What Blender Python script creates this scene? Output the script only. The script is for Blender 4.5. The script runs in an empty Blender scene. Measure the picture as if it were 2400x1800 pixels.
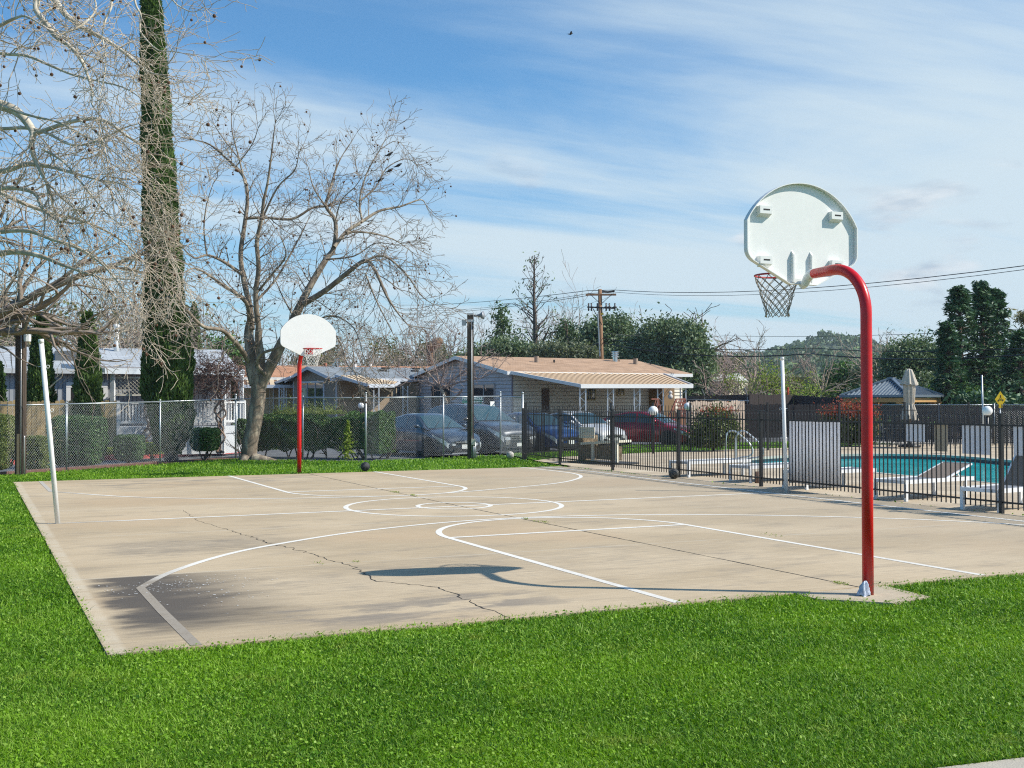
import bpy, math, random
import numpy as np
from mathutils import Vector, Matrix

# ------------------------------------------------------------------ camera
sc = bpy.context.scene
COL = sc.collection
CX, CY, CZ, YAW, PITCH, ROLL, FPX = -7.4831363, -18.3598030, 1.7726814, 0.4370102, 0.0151220, -0.0022385, 2718.839
IW, IH = 2400.0, 1800.0
C0 = np.array([CX, CY, CZ])
FW = np.array([math.sin(YAW)*math.cos(PITCH), math.cos(YAW)*math.cos(PITCH), math.sin(PITCH)])
_r = np.array([math.cos(YAW), -math.sin(YAW), 0.0]); _u = np.cross(_r, FW)
RT = _r*math.cos(ROLL) + _u*math.sin(ROLL)
UP = -_r*math.sin(ROLL) + _u*math.cos(ROLL)
cam = bpy.data.cameras.new('camera'); camo = bpy.data.objects.new('camera', cam); COL.objects.link(camo)
cam.sensor_fit = 'HORIZONTAL'; cam.sensor_width = 36.0; cam.lens = 36.0*FPX/IW
cam.clip_start = 0.1; cam.clip_end = 6000
camo.matrix_world = Matrix(((RT[0], UP[0], -FW[0], CX), (RT[1], UP[1], -FW[1], CY), (RT[2], UP[2], -FW[2], CZ), (0, 0, 0, 1)))
sc.camera = camo

# ------------------------------------------------------------------ light
SUNV = Vector((0.90, -0.60, 1.0)).normalized()          # towards the sun
SUN_EL = math.asin(SUNV.z); SUN_AZ = math.atan2(SUNV.x, SUNV.y)
sl = bpy.data.lights.new('sun', 'SUN'); sl.energy = 4.7; sl.angle = math.radians(0.5); sl.color = (1.0, 0.94, 0.83)
so = bpy.data.objects.new('sun', sl); COL.objects.link(so)
so.rotation_euler = (-SUNV).to_track_quat('-Z', 'Y').to_euler(); so.location = (0, 0, 60)

def node(nt, typ, ins=None, **props):
    n = nt.nodes.new(typ)
    for k, v in props.items(): setattr(n, k, v)
    if ins:
        for k, v in ins.items():
            s = n.inputs[k]
            if isinstance(v, bpy.types.NodeSocket): nt.links.new(v, s)
            else: s.default_value = v
    return n
def mth(nt, op, a, b=0.0, c=None, clamp=False):
    n = node(nt, 'ShaderNodeMath', {0: a, 1: b}, operation=op, use_clamp=clamp)
    if c is not None:
        if isinstance(c, bpy.types.NodeSocket): nt.links.new(c, n.inputs[2])
        else: n.inputs[2].default_value = c
    return n.outputs[0]
def rng_map(nt, v, a, b, c=0.0, d=1.0):
    return node(nt, 'ShaderNodeMapRange', {'Value': v, 'From Min': a, 'From Max': b, 'To Min': c, 'To Max': d}, interpolation_type='SMOOTHSTEP').outputs[0]
def noise(nt, vec, scale, detail=3.0, rough=0.55, dist=0.0):
    return node(nt, 'ShaderNodeTexNoise', {'Vector': vec, 'Scale': scale, 'Detail': detail, 'Roughness': rough, 'Distortion': dist}).outputs['Fac']
def mixc(nt, f, a, b, mode='MIX'):
    n = node(nt, 'ShaderNodeMix', data_type='RGBA', blend_type=mode)
    for s, v in ((n.inputs[0], f), (n.inputs[6], a), (n.inputs[7], b)):
        if isinstance(v, bpy.types.NodeSocket): nt.links.new(v, s)
        else: s.default_value = v if not isinstance(v, tuple) or len(v) == 4 else (*v, 1.0)
    return n.outputs[2]

W = bpy.data.worlds.new('World'); sc.world = W; W.use_nodes = True
wt = W.node_tree; wt.nodes.clear()
sky = node(wt, 'ShaderNodeTexSky', sky_type='NISHITA', sun_disc=False, sun_elevation=SUN_EL, sun_rotation=SUN_AZ)
sky.air_density = 1.0; sky.dust_density = 0.6; sky.ozone_density = 2.2; sky.altitude = 50
tc = node(wt, 'ShaderNodeTexCoord').outputs['Generated']
sep = node(wt, 'ShaderNodeSeparateXYZ', {0: tc})
zc = mth(wt, 'MAXIMUM', sep.outputs[2], 0.02)
den = mth(wt, 'ADD', zc, 0.10)
cu = mth(wt, 'DIVIDE', sep.outputs[0], den); cv = mth(wt, 'DIVIDE', sep.outputs[1], den)
# thin cirrus sheets: cloud-plane coordinates, stretched along one wind direction
pl = node(wt, 'ShaderNodeCombineXYZ', {0: cu, 1: cv, 2: 0.0}).outputs[0]
mp = node(wt, 'ShaderNodeMapping', {'Vector': pl, 'Location': (0.6, 1.7, 0.0), 'Rotation': (0, 0, math.radians(34)), 'Scale': (0.30, 1.0, 1.0)}).outputs[0]
n1 = noise(wt, mp, 0.75, 7.0, 0.56, 0.5)
mp2 = node(wt, 'ShaderNodeMapping', {'Vector': pl, 'Location': (4.3, 0.4, 0.0), 'Rotation': (0, 0, math.radians(40)), 'Scale': (0.22, 1.5, 1.0)}).outputs[0]
n2 = noise(wt, mp2, 2.0, 8.0, 0.62, 0.3)
# the cloud sheet is thicker towards the east (right of the view) and towards the horizon
side = mth(wt, 'MULTIPLY', mth(wt, 'SUBTRACT', sep.outputs[0], 0.18), 0.32)
low = mth(wt, 'MULTIPLY', mth(wt, 'SUBTRACT', 0.29, sep.outputs[2]), 1.20)
cl = mth(wt, 'ADD', mth(wt, 'ADD', mth(wt, 'MULTIPLY', mth(wt, 'SUBTRACT', n1, 0.17), 1.5), mth(wt, 'MULTIPLY', n2, 0.35)), mth(wt, 'ADD', side, low))
cmask = rng_map(wt, cl, 0.58, 1.06, 0.04, 0.95)
# small grey-white cumulus puffs low in the sky
pv = node(wt, 'ShaderNodeMapping', {'Vector': tc, 'Location': (0.31, 0.1, 0.07), 'Scale': (1.0, 1.0, 3.4)}).outputs[0]
n3 = noise(wt, pv, 6.5, 5.0, 0.5, 0.2)
pband = mth(wt, 'MULTIPLY', rng_map(wt, sep.outputs[2], 0.0, 0.06), rng_map(wt, sep.outputs[2], 0.24, 0.13))
puff = mth(wt, 'MULTIPLY', rng_map(wt, n3, 0.60, 0.70), pband)
skyc = mixc(wt, 1.0, sky.outputs[0], (0.50, 1.0, 1.28, 1.0), 'MULTIPLY')
ccol = (5.5, 6.55, 7.2, 1.0)
sk = mixc(wt, cmask, skyc, ccol)
n4 = noise(wt, pv, 19.0, 4.0, 0.5)
pcol = mixc(wt, rng_map(wt, n4, 0.35, 0.65), (3.4, 4.2, 5.2, 1.0), (6.8, 7.1, 7.4, 1.0))
sk = mixc(wt, mth(wt, 'MULTIPLY', puff, 0.75), sk, pcol)
bg = node(wt, 'ShaderNodeBackground', {'Color': sk, 'Strength': 0.10})
out = node(wt, 'ShaderNodeOutputWorld', {'Surface': bg.outputs[0]})
vs = sc.view_settings
vs.view_transform = 'Standard'; vs.look = 'None'; vs.exposure = 0.30; vs.gamma = 1.0; vs.use_curve_mapping = False
sc.render.engine = 'CYCLES'
cy = sc.cycles
cy.max_bounces = 6; cy.diffuse_bounces = 3; cy.glossy_bounces = 3; cy.transmission_bounces = 4; cy.transparent_max_bounces = 12
cy.use_denoising = False; cy.filter_width = 1.15; cy.use_adaptive_sampling = False; cy.sample_clamp_indirect = 4.0

# ------------------------------------------------------------------ picture <-> place
def ray(u, v):
    return FW + RT*(u - IW/2)/FPX - UP*(v - IH/2)/FPX
def at(u, v, D):
    return C0 + ray(u, v)*D
def G(u, v, z=0.0):
    d = ray(u, v); return C0 + d*((z - CZ)/d[2])
def colm(u, D, z=0.0):
    p = at(u, 941, D); return np.array([p[0], p[1], z])
def zat(p, v):
    a = p[:2] - C0[:2]; k = -(v - IH/2)/FPX
    # (a.U + dz*Uz) = k * (a.F + dz*Fz)
    au = a[0]*UP[0] + a[1]*UP[1]; af = a[0]*FW[0] + a[1]*FW[1]
    return CZ + (k*af - au)/(UP[2] - k*FW[2])
def along(A, d, u):
    k = (u - IW/2)/FPX
    a = A[:2] - C0[:2]
    ar = a[0]*RT[0] + a[1]*RT[1]; af = a[0]*FW[0] + a[1]*FW[1]
    dr = d[0]*RT[0] + d[1]*RT[1]; df = d[0]*FW[0] + d[1]*FW[1]
    return (k*af - ar)/(dr - k*df)
RH = np.array([math.cos(YAW), -math.sin(YAW), 0.0]); FH = np.array([math.sin(YAW), math.cos(YAW), 0.0])
def cdir(a):
    a = math.radians(a); return RH*math.cos(a) + FH*math.sin(a)

# ------------------------------------------------------------------ mesh building
def nrm(v):
    v = np.asarray(v, float); l = np.linalg.norm(v); return v/l if l > 1e-12 else v
def V3(*a): return np.array(a, float)

class MB:
    def __init__(s, fr=None): s.v = []; s.f = []; s.m = []; s.fr = fr
    def add(s, vs, fs, mi=0):
        b = len(s.v)
        if s.fr is not None:
            O, X, Y, Z = s.fr
            vs = [O + X*p[0] + Y*p[1] + Z*p[2] for p in vs]
        s.v.extend([tuple(map(float, p)) for p in vs]); s.f.extend([tuple(b + i for i in f) for f in fs]); s.m.extend([mi]*len(fs))
        return s
    def box(s, x0, x1, y0, y1, z0, z1, mi=0):
        v = [(x0,y0,z0),(x1,y0,z0),(x1,y1,z0),(x0,y1,z0),(x0,y0,z1),(x1,y0,z1),(x1,y1,z1),(x0,y1,z1)]
        return s.add(v, [(0,3,2,1),(4,5,6,7),(0,1,5,4),(1,2,6,5),(2,3,7,6),(3,0,4,7)], mi)
    def beam(s, p, q, w, h, up=(0,0,1), mi=0):
        p = V3(*p); q = V3(*q); d = nrm(q-p); sd = np.cross(d, up)
        if np.linalg.norm(sd) < 1e-6: sd = np.cross(d, (1,0,0))
        sd = nrm(sd)*w/2; u = nrm(np.cross(sd, d))*h/2
        v = [p-sd-u, p+sd-u, p+sd+u, p-sd+u, q-sd-u, q+sd-u, q+sd+u, q-sd+u]
        return s.add(v, [(0,1,2,3),(7,6,5,4),(0,4,5,1),(1,5,6,2),(2,6,7,3),(3,7,4,0)], mi)
    def prism(s, pts, vec, mi=0):
        n = len(pts); pts = [V3(*p) for p in pts]; vec = V3(*vec)
        fs = [tuple(range(n))[::-1], tuple(range(n, 2*n))] + [(i, (i+1) % n, n+(i+1) % n, n+i) for i in range(n)]
        return s.add(pts + [p+vec for p in pts], fs, mi)
    def face(s, pts, mi=0): return s.add(pts, [tuple(range(len(pts)))], mi)
    def tube(s, pts, r, n=8, mi=0, closed=False, cap=True):
        pts = [V3(*p) for p in pts]; k = len(pts); rs = r if hasattr(r, '__len__') else [r]*k
        ref = V3(0,0,1); vs = []; prev = None
        for i, p in enumerate(pts):
            if closed: t = nrm(pts[(i+1) % k]-pts[i-1])
            else: t = nrm(pts[min(i+1, k-1)]-pts[max(i-1, 0)])
            if prev is None:
                a = np.cross(t, ref)
                if np.linalg.norm(a) < 1e-3: a = np.cross(t, V3(1,0,0))
            else: a = prev - t*np.dot(prev, t)
            a = nrm(a); b = np.cross(t, a); prev = a
            for j in range(n):
                th = 2*math.pi*j/n; vs.append(p + (a*math.cos(th)+b*math.sin(th))*rs[i])
        fs = []
        for i in range(k if closed else k-1):
            i2 = (i+1) % k
            for j in range(n): fs.append((i*n+j, i*n+(j+1) % n, i2*n+(j+1) % n, i2*n+j))
        if cap and not closed: fs += [tuple(range(n))[::-1], tuple((k-1)*n+j for j in range(n))]
        return s.add(vs, fs, mi)
    def lathe(s, c, prof, n=20, mi=0, axis=None):
        vs = []; fs = []; c = V3(*c)
        if axis is None: A, B, Z = V3(1,0,0), V3(0,1,0), V3(0,0,1)
        else:
            Z = nrm(axis); A = nrm(np.cross(Z, V3(0,0,1) if abs(Z[2]) < .9 else V3(1,0,0))); B = np.cross(Z, A)
        for (r, z) in prof:
            for j in range(n):
                th = 2*math.pi*j/n; vs.append(c + A*r*math.cos(th)+B*r*math.sin(th)+Z*z)
        k = len(prof)
        for i in range(k-1):
            for j in range(n): fs.append((i*n+j, i*n+(j+1) % n, (i+1)*n+(j+1) % n, (i+1)*n+j))
        if prof[0][0] > 1e-4: fs.append(tuple(range(n))[::-1])
        if prof[-1][0] > 1e-4: fs.append(tuple((k-1)*n+j for j in range(n)))
        return s.add(vs, fs, mi)
    def ball(s, c, r, n=16, mi=0, sz=1.0):
        m = max(6, n//2)
        return s.lathe(c, [(max(1e-5, r*math.sin(math.pi*i/m)), -r*sz*math.cos(math.pi*i/m)) for i in range(m+1)], n, mi)

WP = {}   # parents whose children are modelled in world coordinates
def finish(o, parent):
    COL.objects.link(o)
    if parent is not None:
        o.parent = parent
        if parent.name in WP: o.location = tuple(-c for c in WP[parent.name])
def part(name, mb, mat, parent=None, smooth=False):
    me = bpy.data.meshes.new(name); me.from_pydata(mb.v, [], mb.f)
    mats = mat if isinstance(mat, (list, tuple)) else [mat]
    for m in mats: me.materials.append(m)
    if len(mats) > 1: me.polygons.foreach_set('material_index', mb.m)
    if smooth: me.polygons.foreach_set('use_smooth', [True]*len(me.polygons))
    me.validate(); me.update()
    o = bpy.data.objects.new(name, me); finish(o, parent); return o
def smooth_by_angle(o, ang=35):
    me = o.data; me.polygons.foreach_set('use_smooth', [True]*len(me.polygons))
    try: me.set_sharp_from_angle(angle=math.radians(ang))
    except Exception: pass
    return o
def npmesh(name, V, F, mat, parent=None, rnd=None, smooth=False):
    V = np.ascontiguousarray(V, dtype=np.float32); F = np.ascontiguousarray(F, dtype=np.int32)
    me = bpy.data.meshes.new(name); me.vertices.add(len(V)); me.vertices.foreach_set('co', V.ravel())
    k = F.shape[1]; me.loops.add(F.size); me.loops.foreach_set('vertex_index', F.ravel())
    me.polygons.add(len(F)); me.polygons.foreach_set('loop_start', np.arange(0, F.size, k, dtype=np.int32))
    try: me.polygons.foreach_set('loop_total', np.full(len(F), k, dtype=np.int32))
    except Exception: pass
    if smooth: me.polygons.foreach_set('use_smooth', np.ones(len(F), dtype=bool))
    if rnd is not None:
        a = me.attributes.new('rnd', 'FLOAT', 'POINT'); a.data.foreach_set('value', np.asarray(rnd, np.float32))
    me.update(calc_edges=True)
    me.materials.append(mat)
    o = bpy.data.objects.new(name, me); finish(o, parent); return o
def tag(o, label, cat, group=None):
    o['label'] = label; o['category'] = cat
    if group: o['group'] = group
    return o
def thing(name, label, cat, loc, group=None, rz=None):
    o = bpy.data.objects.new(name, None); o.empty_display_size = 0.2; COL.objects.link(o)
    o.location = tuple(float(c) for c in loc)
    if rz is None: WP[o.name] = tuple(float(c) for c in loc)
    else: o.rotation_euler = (0, 0, rz)
    return tag(o, label, cat, group)
def struct(o, kind='structure'):
    o['kind'] = kind; return o
def text_mb(mb, s, O, X, Y, h, thick=0.004, mi=0, align='CENTER', bold=0.0):
    cu = bpy.data.curves.new('lettering', 'FONT'); cu.body = s; cu.size = h*1.4; cu.align_x = align; cu.align_y = 'CENTER'; cu.offset = bold
    to = bpy.data.objects.new('lettering', cu); COL.objects.link(to)
    me = bpy.data.meshes.new_from_object(to.evaluated_get(bpy.context.evaluated_depsgraph_get()))
    vs = [O + X*v.co.x + Y*v.co.y for v in me.vertices]; fs = [tuple(p.vertices) for p in me.polygons]
    if fs: mb.add(vs, fs, mi)
    bpy.data.objects.remove(to); bpy.data.curves.remove(cu); bpy.data.meshes.remove(me)

# ------------------------------------------------------------------ materials
_mc = {}
def M(name, col, rough=0.6, metal=0.0, var=0.12, scale=4.0, bump=0.0, bscale=30.0, col2=None, stretch=(1,1,1), spec=0.5, c2lo=0.45, c2hi=0.65, trans=0.0):
    if name in _mc: return _mc[name]
    m = bpy.data.materials.new(name); m.use_nodes = True; nt = m.node_tree; nt.nodes.clear()
    oc = node(nt, 'ShaderNodeTexCoord').outputs['Object']
    oc = node(nt, 'ShaderNodeMapping', {'Vector': oc, 'Scale': stretch}).outputs[0]
    nz = noise(nt, oc, scale, 5.0, 0.6)
    c = (*col, 1.0)
    if col2 is not None: base = mixc(nt, rng_map(nt, nz, c2lo, c2hi), c, (*col2, 1.0))
    else: base = c
    nz2 = noise(nt, oc, scale*4.7, 3.0, 0.6)
    f = mth(nt, 'ADD', mth(nt, 'MULTIPLY', nz, 0.6), mth(nt, 'MULTIPLY', nz2, 0.4))
    g = node(nt, 'ShaderNodeMapRange', {'Value': f, 'From Min': 0.3, 'From Max': 0.7, 'To Min': 1-var, 'To Max': 1+var}).outputs[0]
    gc = node(nt, 'ShaderNodeCombineColor', {0: g, 1: g, 2: g}).outputs[0]
    base = mixc(nt, 1.0, base, gc, 'MULTIPLY')
    p = node(nt, 'ShaderNodeBsdfPrincipled', {'Base Color': base, 'Metallic': metal, 'Specular IOR Level': spec})
    rg = node(nt, 'ShaderNodeMapRange', {'Value': nz2, 'From Min': 0.3, 'From Max': 0.7, 'To Min': max(0.02, rough-0.06), 'To Max': min(1.0, rough+0.06)}).outputs[0]
    nt.links.new(rg, p.inputs['Roughness'])
    if bump > 0:
        bn = noise(nt, oc, bscale, 4.0, 0.6)
        b = node(nt, 'ShaderNodeBump', {'Height': bn, 'Strength': min(1.0, bump), 'Distance': 0.02})
        nt.links.new(b.outputs[0], p.inputs['Normal'])
    node(nt, 'ShaderNodeOutputMaterial', {'Surface': p.outputs[0]})
    _mc[name] = m; return m
def LEAF(name, c1, c2, c3=None, trans=0.3, rough=0.55, nscale=0.8):
    """foliage: colour per leaf from the attribute 'rnd' and from a slow noise over the crown"""
    if name in _mc: return _mc[name]
    m = bpy.data.materials.new(name); m.use_nodes = True; nt = m.node_tree; nt.nodes.clear()
    a = node(nt, 'ShaderNodeAttribute', attribute_name='rnd').outputs['Fac']
    oc = node(nt, 'ShaderNodeTexCoord').outputs['Object']
    nz = noise(nt, oc, nscale, 3.0, 0.6)
    f = mth(nt, 'ADD', mth(nt, 'MULTIPLY', a, 0.6), mth(nt, 'MULTIPLY', rng_map(nt, nz, 0.35, 0.65), 0.4))
    base = mixc(nt, f, (*c1, 1), (*c2, 1))
    if c3 is not None: base = mixc(nt, rng_map(nt, a, 0.90, 0.99), base, (*c3, 1))
    d = node(nt, 'ShaderNodeBsdfPrincipled', {'Base Color': base, 'Roughness': rough, 'Specular IOR Level': 0.35})
    t = node(nt, 'ShaderNodeBsdfTranslucent', {'Color': mixc(nt, 1.0, base, (1.1, 1.25, 0.6, 1), 'MULTIPLY')})
    mx = node(nt, 'ShaderNodeMixShader', {0: trans, 1: d.outputs[0], 2: t.outputs[0]})
    node(nt, 'ShaderNodeOutputMaterial', {'Surface': mx.outputs[0]})
    _mc[name] = m; return m
def GLASS(name, col=(0.02, 0.03, 0.035), rough=0.05):
    if name in _mc: return _mc[name]
    m = bpy.data.materials.new(name); m.use_nodes = True; nt = m.node_tree; nt.nodes.clear()
    p = node(nt, 'ShaderNodeBsdfPrincipled', {'Base Color': (*col, 1), 'Roughness': rough, 'Specular IOR Level': 0.9, 'IOR': 1.52})
    node(nt, 'ShaderNodeOutputMaterial', {'Surface': p.outputs[0]})
    _mc[name] = m; return m
def PAINT(name, col, metal=0.35, rough=0.32):
    if name in _mc: return _mc[name]
    m = bpy.data.materials.new(name); m.use_nodes = True; nt = m.node_tree; nt.nodes.clear()
    oc = node(nt, 'ShaderNodeTexCoord').outputs['Object']
    nz = noise(nt, oc, 900.0, 1.0, 0.5)
    c = mixc(nt, mth(nt, 'MULTIPLY', nz, 0.5), (*col, 1), tuple(min(1, x*1.5+0.01) for x in col) + (1,))
    p = node(nt, 'ShaderNodeBsdfPrincipled', {'Base Color': c, 'Metallic': metal, 'Roughness': rough, 'Coat Weight': 0.8, 'Coat Roughness': 0.06})
    node(nt, 'ShaderNodeOutputMaterial', {'Surface': p.outputs[0]})
    _mc[name] = m; return m

WHITE = M('white_paint', (0.78, 0.78, 0.76), 0.45, var=0.05)
CHROME = M('chrome', (0.6, 0.6, 0.62), 0.18, 1.0, var=0.03)
GALV = M('galvanised_steel', (0.42, 0.45, 0.47), 0.42, 0.7, var=0.15, scale=8)
BLACKM = M('black_metal', (0.012, 0.013, 0.016), 0.38, 0.0, var=0.2, scale=20, spec=0.5)
DARK = M('dark_void', (0.01, 0.01, 0.011), 0.7, var=0.1)
# ------------------------------------------------------------------ vegetation makers
UZ = (0.0, 0.0, 1.0)
def leafquads(P, S, rng, aspect=0.45, dirs=None, jitter=0.6, cup=0.0):
    n = len(P)
    if dirs is None: a = rng.normal(size=(n, 3))
    else: a = dirs + rng.normal(size=(n, 3))*jitter
    a /= np.linalg.norm(a, axis=1, keepdims=True)+1e-9
    b = np.cross(a, rng.normal(size=(n, 3))); b /= np.linalg.norm(b, axis=1, keepdims=True)+1e-9
    S = np.broadcast_to(np.asarray(S, float).reshape(-1, 1), (n, 1))*rng.uniform(0.7, 1.3, (n, 1))
    V = np.empty((n, 4, 3)); V[:, 0] = P - a*S*0.5; V[:, 1] = P + b*S*aspect*0.5 - a*S*0.05
    V[:, 2] = P + a*S*0.5; V[:, 3] = P - b*S*aspect*0.5 - a*S*0.05
    F = np.arange(n*4).reshape(n, 4)
    return V.reshape(-1, 3), F, np.repeat(rng.random(n), 4)
def foliage(name, P, S, rng, mat, parent, **k):
    V, F, r = leafquads(P, S, rng, **k)
    return npmesh(name, V, F, mat, parent, r)
def segmesh(name, segs, mat, parent, k=3):
    A = np.asarray(segs, float)          # p(3) q(3) ra rb
    P, Q, ra, rb = A[:, 0:3], A[:, 3:6], A[:, 6:7], A[:, 7:8]
    d = Q-P; d /= np.linalg.norm(d, axis=1, keepdims=True)+1e-9
    ref = np.where(np.abs(d[:, 2:3]) > 0.9, np.array([[1.0, 0, 0]]), np.array([[0, 0, 1.0]]))
    a = np.cross(d, ref); a /= np.linalg.norm(a, axis=1, keepdims=True)+1e-9; b = np.cross(d, a)
    n = len(A); V = np.empty((n, 2*k, 3))
    for j in range(k):
        th = 2*math.pi*j/k; o = a*math.cos(th)+b*math.sin(th)
        V[:, j] = P + o*ra; V[:, k+j] = Q + o*rb
    base = (np.arange(n)*2*k)[:, None]
    F = np.concatenate([base + np.array([[j, (j+1) % k, k+(j+1) % k, k+j]]) for j in range(k)], 0)
    return npmesh(name, V.reshape(-1, 3), F, mat, parent, smooth=True)
def grow(out, tips, R, p, d, L, r, lvl, cfg):
    """one branch as a wandering chain; children leave its sides"""
    n = max(3, int(L/cfg['step'][min(lvl, len(cfg['step'])-1)])); st = L/n
    wob = cfg['wob']; up = cfg['up'][min(lvl, len(cfg['up'])-1)]; rmin = cfg['rmin']
    g = R.gauss
    for i in range(n):
        dx = d[0]+g(0, wob); dy = d[1]+g(0, wob); dz = d[2]+g(0, wob)+up
        l = math.sqrt(dx*dx+dy*dy+dz*dz)+1e-9; d = (dx/l, dy/l, dz/l)
        q = (p[0]+d[0]*st, p[1]+d[1]*st, p[2]+d[2]*st)
        r0 = max(rmin, r*(1-0.8*i/n)); r1 = max(rmin, r*(1-0.8*(i+1)/n))
        out.append((*p, *q, r0, r1)); p = q
        if lvl < cfg['lv'] and i >= cfg.get('skip', 0):
            k = cfg['kids'][min(lvl, len(cfg['kids'])-1)]
            while k > 0:
                if R.random() < k:
                    a = cfg['ang']*(0.6+0.8*R.random()); th = R.random()*6.2832
                    ref = UZ if abs(d[2]) < 0.9 else (1.0, 0.0, 0.0)
                    ax = (d[1]*ref[2]-d[2]*ref[1], d[2]*ref[0]-d[0]*ref[2], d[0]*ref[1]-d[1]*ref[0])
                    al = math.sqrt(ax[0]**2+ax[1]**2+ax[2]**2)+1e-9; ax = (ax[0]/al, ax[1]/al, ax[2]/al)
                    bx = (d[1]*ax[2]-d[2]*ax[1], d[2]*ax[0]-d[0]*ax[2], d[0]*ax[1]-d[1]*ax[0])
                    c, s = math.cos(a), math.sin(a); ct, s2 = math.cos(th), math.sin(th)
                    nd = tuple(d[j]*c+(ax[j]*ct+bx[j]*s2)*s for j in range(3))
                    rl = cfg['ratio']*(0.55+0.7*R.random())*(1-0.45*i/n)
                    grow(out, tips, R, p, nd, L*rl, max(rmin, r1*0.62), lvl+1, cfg)
                k -= 1
    tips.append(p)
def limb(path, r0, r1, D0=None, D1=None):
    """a limb whose course was read off the photograph, given its own depth"""
    n = len(path); pts = []
    for i, (u, v) in enumerate(path):
        t = i/(n-1); pts.append(at(u, v, D0+(D1-D0)*t))
    # resample with a smooth curve
    out = []
    for i in range(n-1):
        p0 = pts[max(i-1, 0)]; p1 = pts[i]; p2 = pts[i+1]; p3 = pts[min(i+2, n-1)]
        for k in range(4):
            t = k/4; out.append(0.5*((2*p1)+(-p0+p2)*t+(2*p0-5*p1+4*p2-p3)*t*t+(-p0+3*p1-3*p2+p3)*t**3))
    out.append(pts[-1])
    m = len(out); return out, [r0+(r1-r0)*i/(m-1) for i in range(m)]
def bare_tree(name, label, base, H, cfg, mat, group=None, trunk_r=0.2, seed=1, trunkL=None, lean=(0, 0, 1), leaves=None, k=3, cat='tree'):
    R = random.Random(seed); t = thing(name, label, cat, base, group)
    segs, tips = [], []
    TL = trunkL or H*0.25
    p = tuple(base); d = tuple(nrm(lean)); r = trunk_r; n = 5; tr = []
    for i in range(n):
        d = tuple(nrm((d[0]+R.gauss(0, .06), d[1]+R.gauss(0, .06), d[2]))); q = tuple(p[j]+d[j]*TL/n for j in range(3))
        tr.append((*p, *q, r*(1.25 if i == 0 else 1)*(1-.08*i), r*(1-.08*(i+1)))); p = q
    segmesh('trunk', tr, mat, t, 7)
    nb = cfg.get('main', 5)
    for i in range(nb):
        th = 2*math.pi*(i+R.random()*0.6)/nb; s = cfg.get('spread', 0.7)*(0.5+0.8*R.random())
        if i == 0: s *= 0.25
        dd = nrm((d[0]+math.cos(th)*s, d[1]+math.sin(th)*s, d[2]))
        grow(segs, tips, R, p, tuple(dd), (H-TL)*(0.8+0.3*R.random())/max(.6, dd[2]+.25), trunk_r*0.55, 0, cfg)
    o = segmesh('branches', segs, mat, t, k)
    if leaves:
        rg = np.random.default_rng(seed); T = np.array(tips)
        if leaves.get('along'): A = np.array(segs); T = np.concatenate([T, A[:, 3:6][A[:, 7] < leaves['along']]])
        nper = leaves['n']; P = np.repeat(T, nper, 0)+rg.normal(0, leaves['sp'], (len(T)*nper, 3))
        foliage('leaves', P, leaves['s'], rg, leaves['mat'], t, aspect=leaves.get('asp', .5))
    return t
def clumps(rg, lobes, nc, per, cs, shell=0.35, flat=1.0):
    """points in clumps spread through a set of ellipsoid lobes ((c),(rx,ry,rz))"""
    vol = np.array([l[1][0]*l[1][1]*l[1][2] for l in lobes])**0.75; pk = rg.choice(len(lobes), nc, p=vol/vol.sum())
    d = rg.normal(size=(nc, 3)); d /= np.linalg.norm(d, axis=1, keepdims=True)
    rad = rg.random((nc, 1))**shell
    Cc = np.array([l[0] for l in lobes])[pk] + d*rad*np.array([l[1] for l in lobes])[pk]
    s = rg.uniform(0.6, 1.4, (nc, 1, 1))*cs
    P = Cc[:, None, :] + rg.normal(size=(nc, per, 3))*s*np.array([1, 1, flat])
    return P.reshape(-1, 3)
def bushy(name, label, base, lobes, mat, rng_seed, nc, per, cs, ls, cat='tree', group=None, trunk=None, bark=None, aspect=0.5, core=None, zmin=None, shell=.35):
    rg = np.random.default_rng(rng_seed); t = thing(name, label, cat, base, group)
    P = clumps(rg, lobes, nc, per, cs, shell)
    if zmin is not None: P = P[P[:, 2] > zmin]
    foliage('crown' if cat == 'tree' else 'leaves', P, ls, rg, mat, t, aspect=aspect)
    if trunk:
        segs = []; R = random.Random(rng_seed)
        for l in lobes[:6]:
            p0 = V3(*base); p1 = V3(*l[0]); mid = p0*.5+p1*.5+V3(R.gauss(0, .1), R.gauss(0, .1), trunk*1.0); mid[2] = min(mid[2], p1[2])
            a = base; 
            for i in range(5):
                tt = (i+1)/5; q = p0*(1-tt)**2+2*mid*tt*(1-tt)+p1*tt*tt
                segs.append((*a, *q, trunk*(1-.75*i/5), trunk*(1-.75*(i+1)/5))); a = q
        segmesh('trunk', segs, bark, t, 6)
    return t
BARK = M('bark_grey_brown', (0.30, 0.25, 0.20), 0.9, var=0.35, scale=6, bump=0.6, bscale=40, col2=(0.42, 0.38, 0.31))
BARK_D = M('bark_dark', (0.13, 0.10, 0.08), 0.95, var=0.3, scale=5, bump=0.5, bscale=30)
SYC = M('sycamore_bark', (0.20, 0.155, 0.115), 0.85, var=0.25, scale=5, bump=0.4, bscale=25, col2=(0.36, 0.30, 0.225), stretch=(1, 1, .4))
TWIG = M('twig', (0.33, 0.27, 0.22), 0.9, var=0.25, scale=3)
TWIG_P = M('twig_reddish', (0.30, 0.23, 0.20), 0.9, var=0.25, scale=3)
L_CYP = LEAF('cypress_leaf', (0.033, 0.075, 0.021), (0.150, 0.240, 0.060), None, 0.2, nscale=1.5)
L_BOX = LEAF('boxwood_leaf', (0.027, 0.074, 0.024), (0.115, 0.216, 0.068), (0.3, 0.38, 0.16), 0.2, nscale=3)
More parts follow.
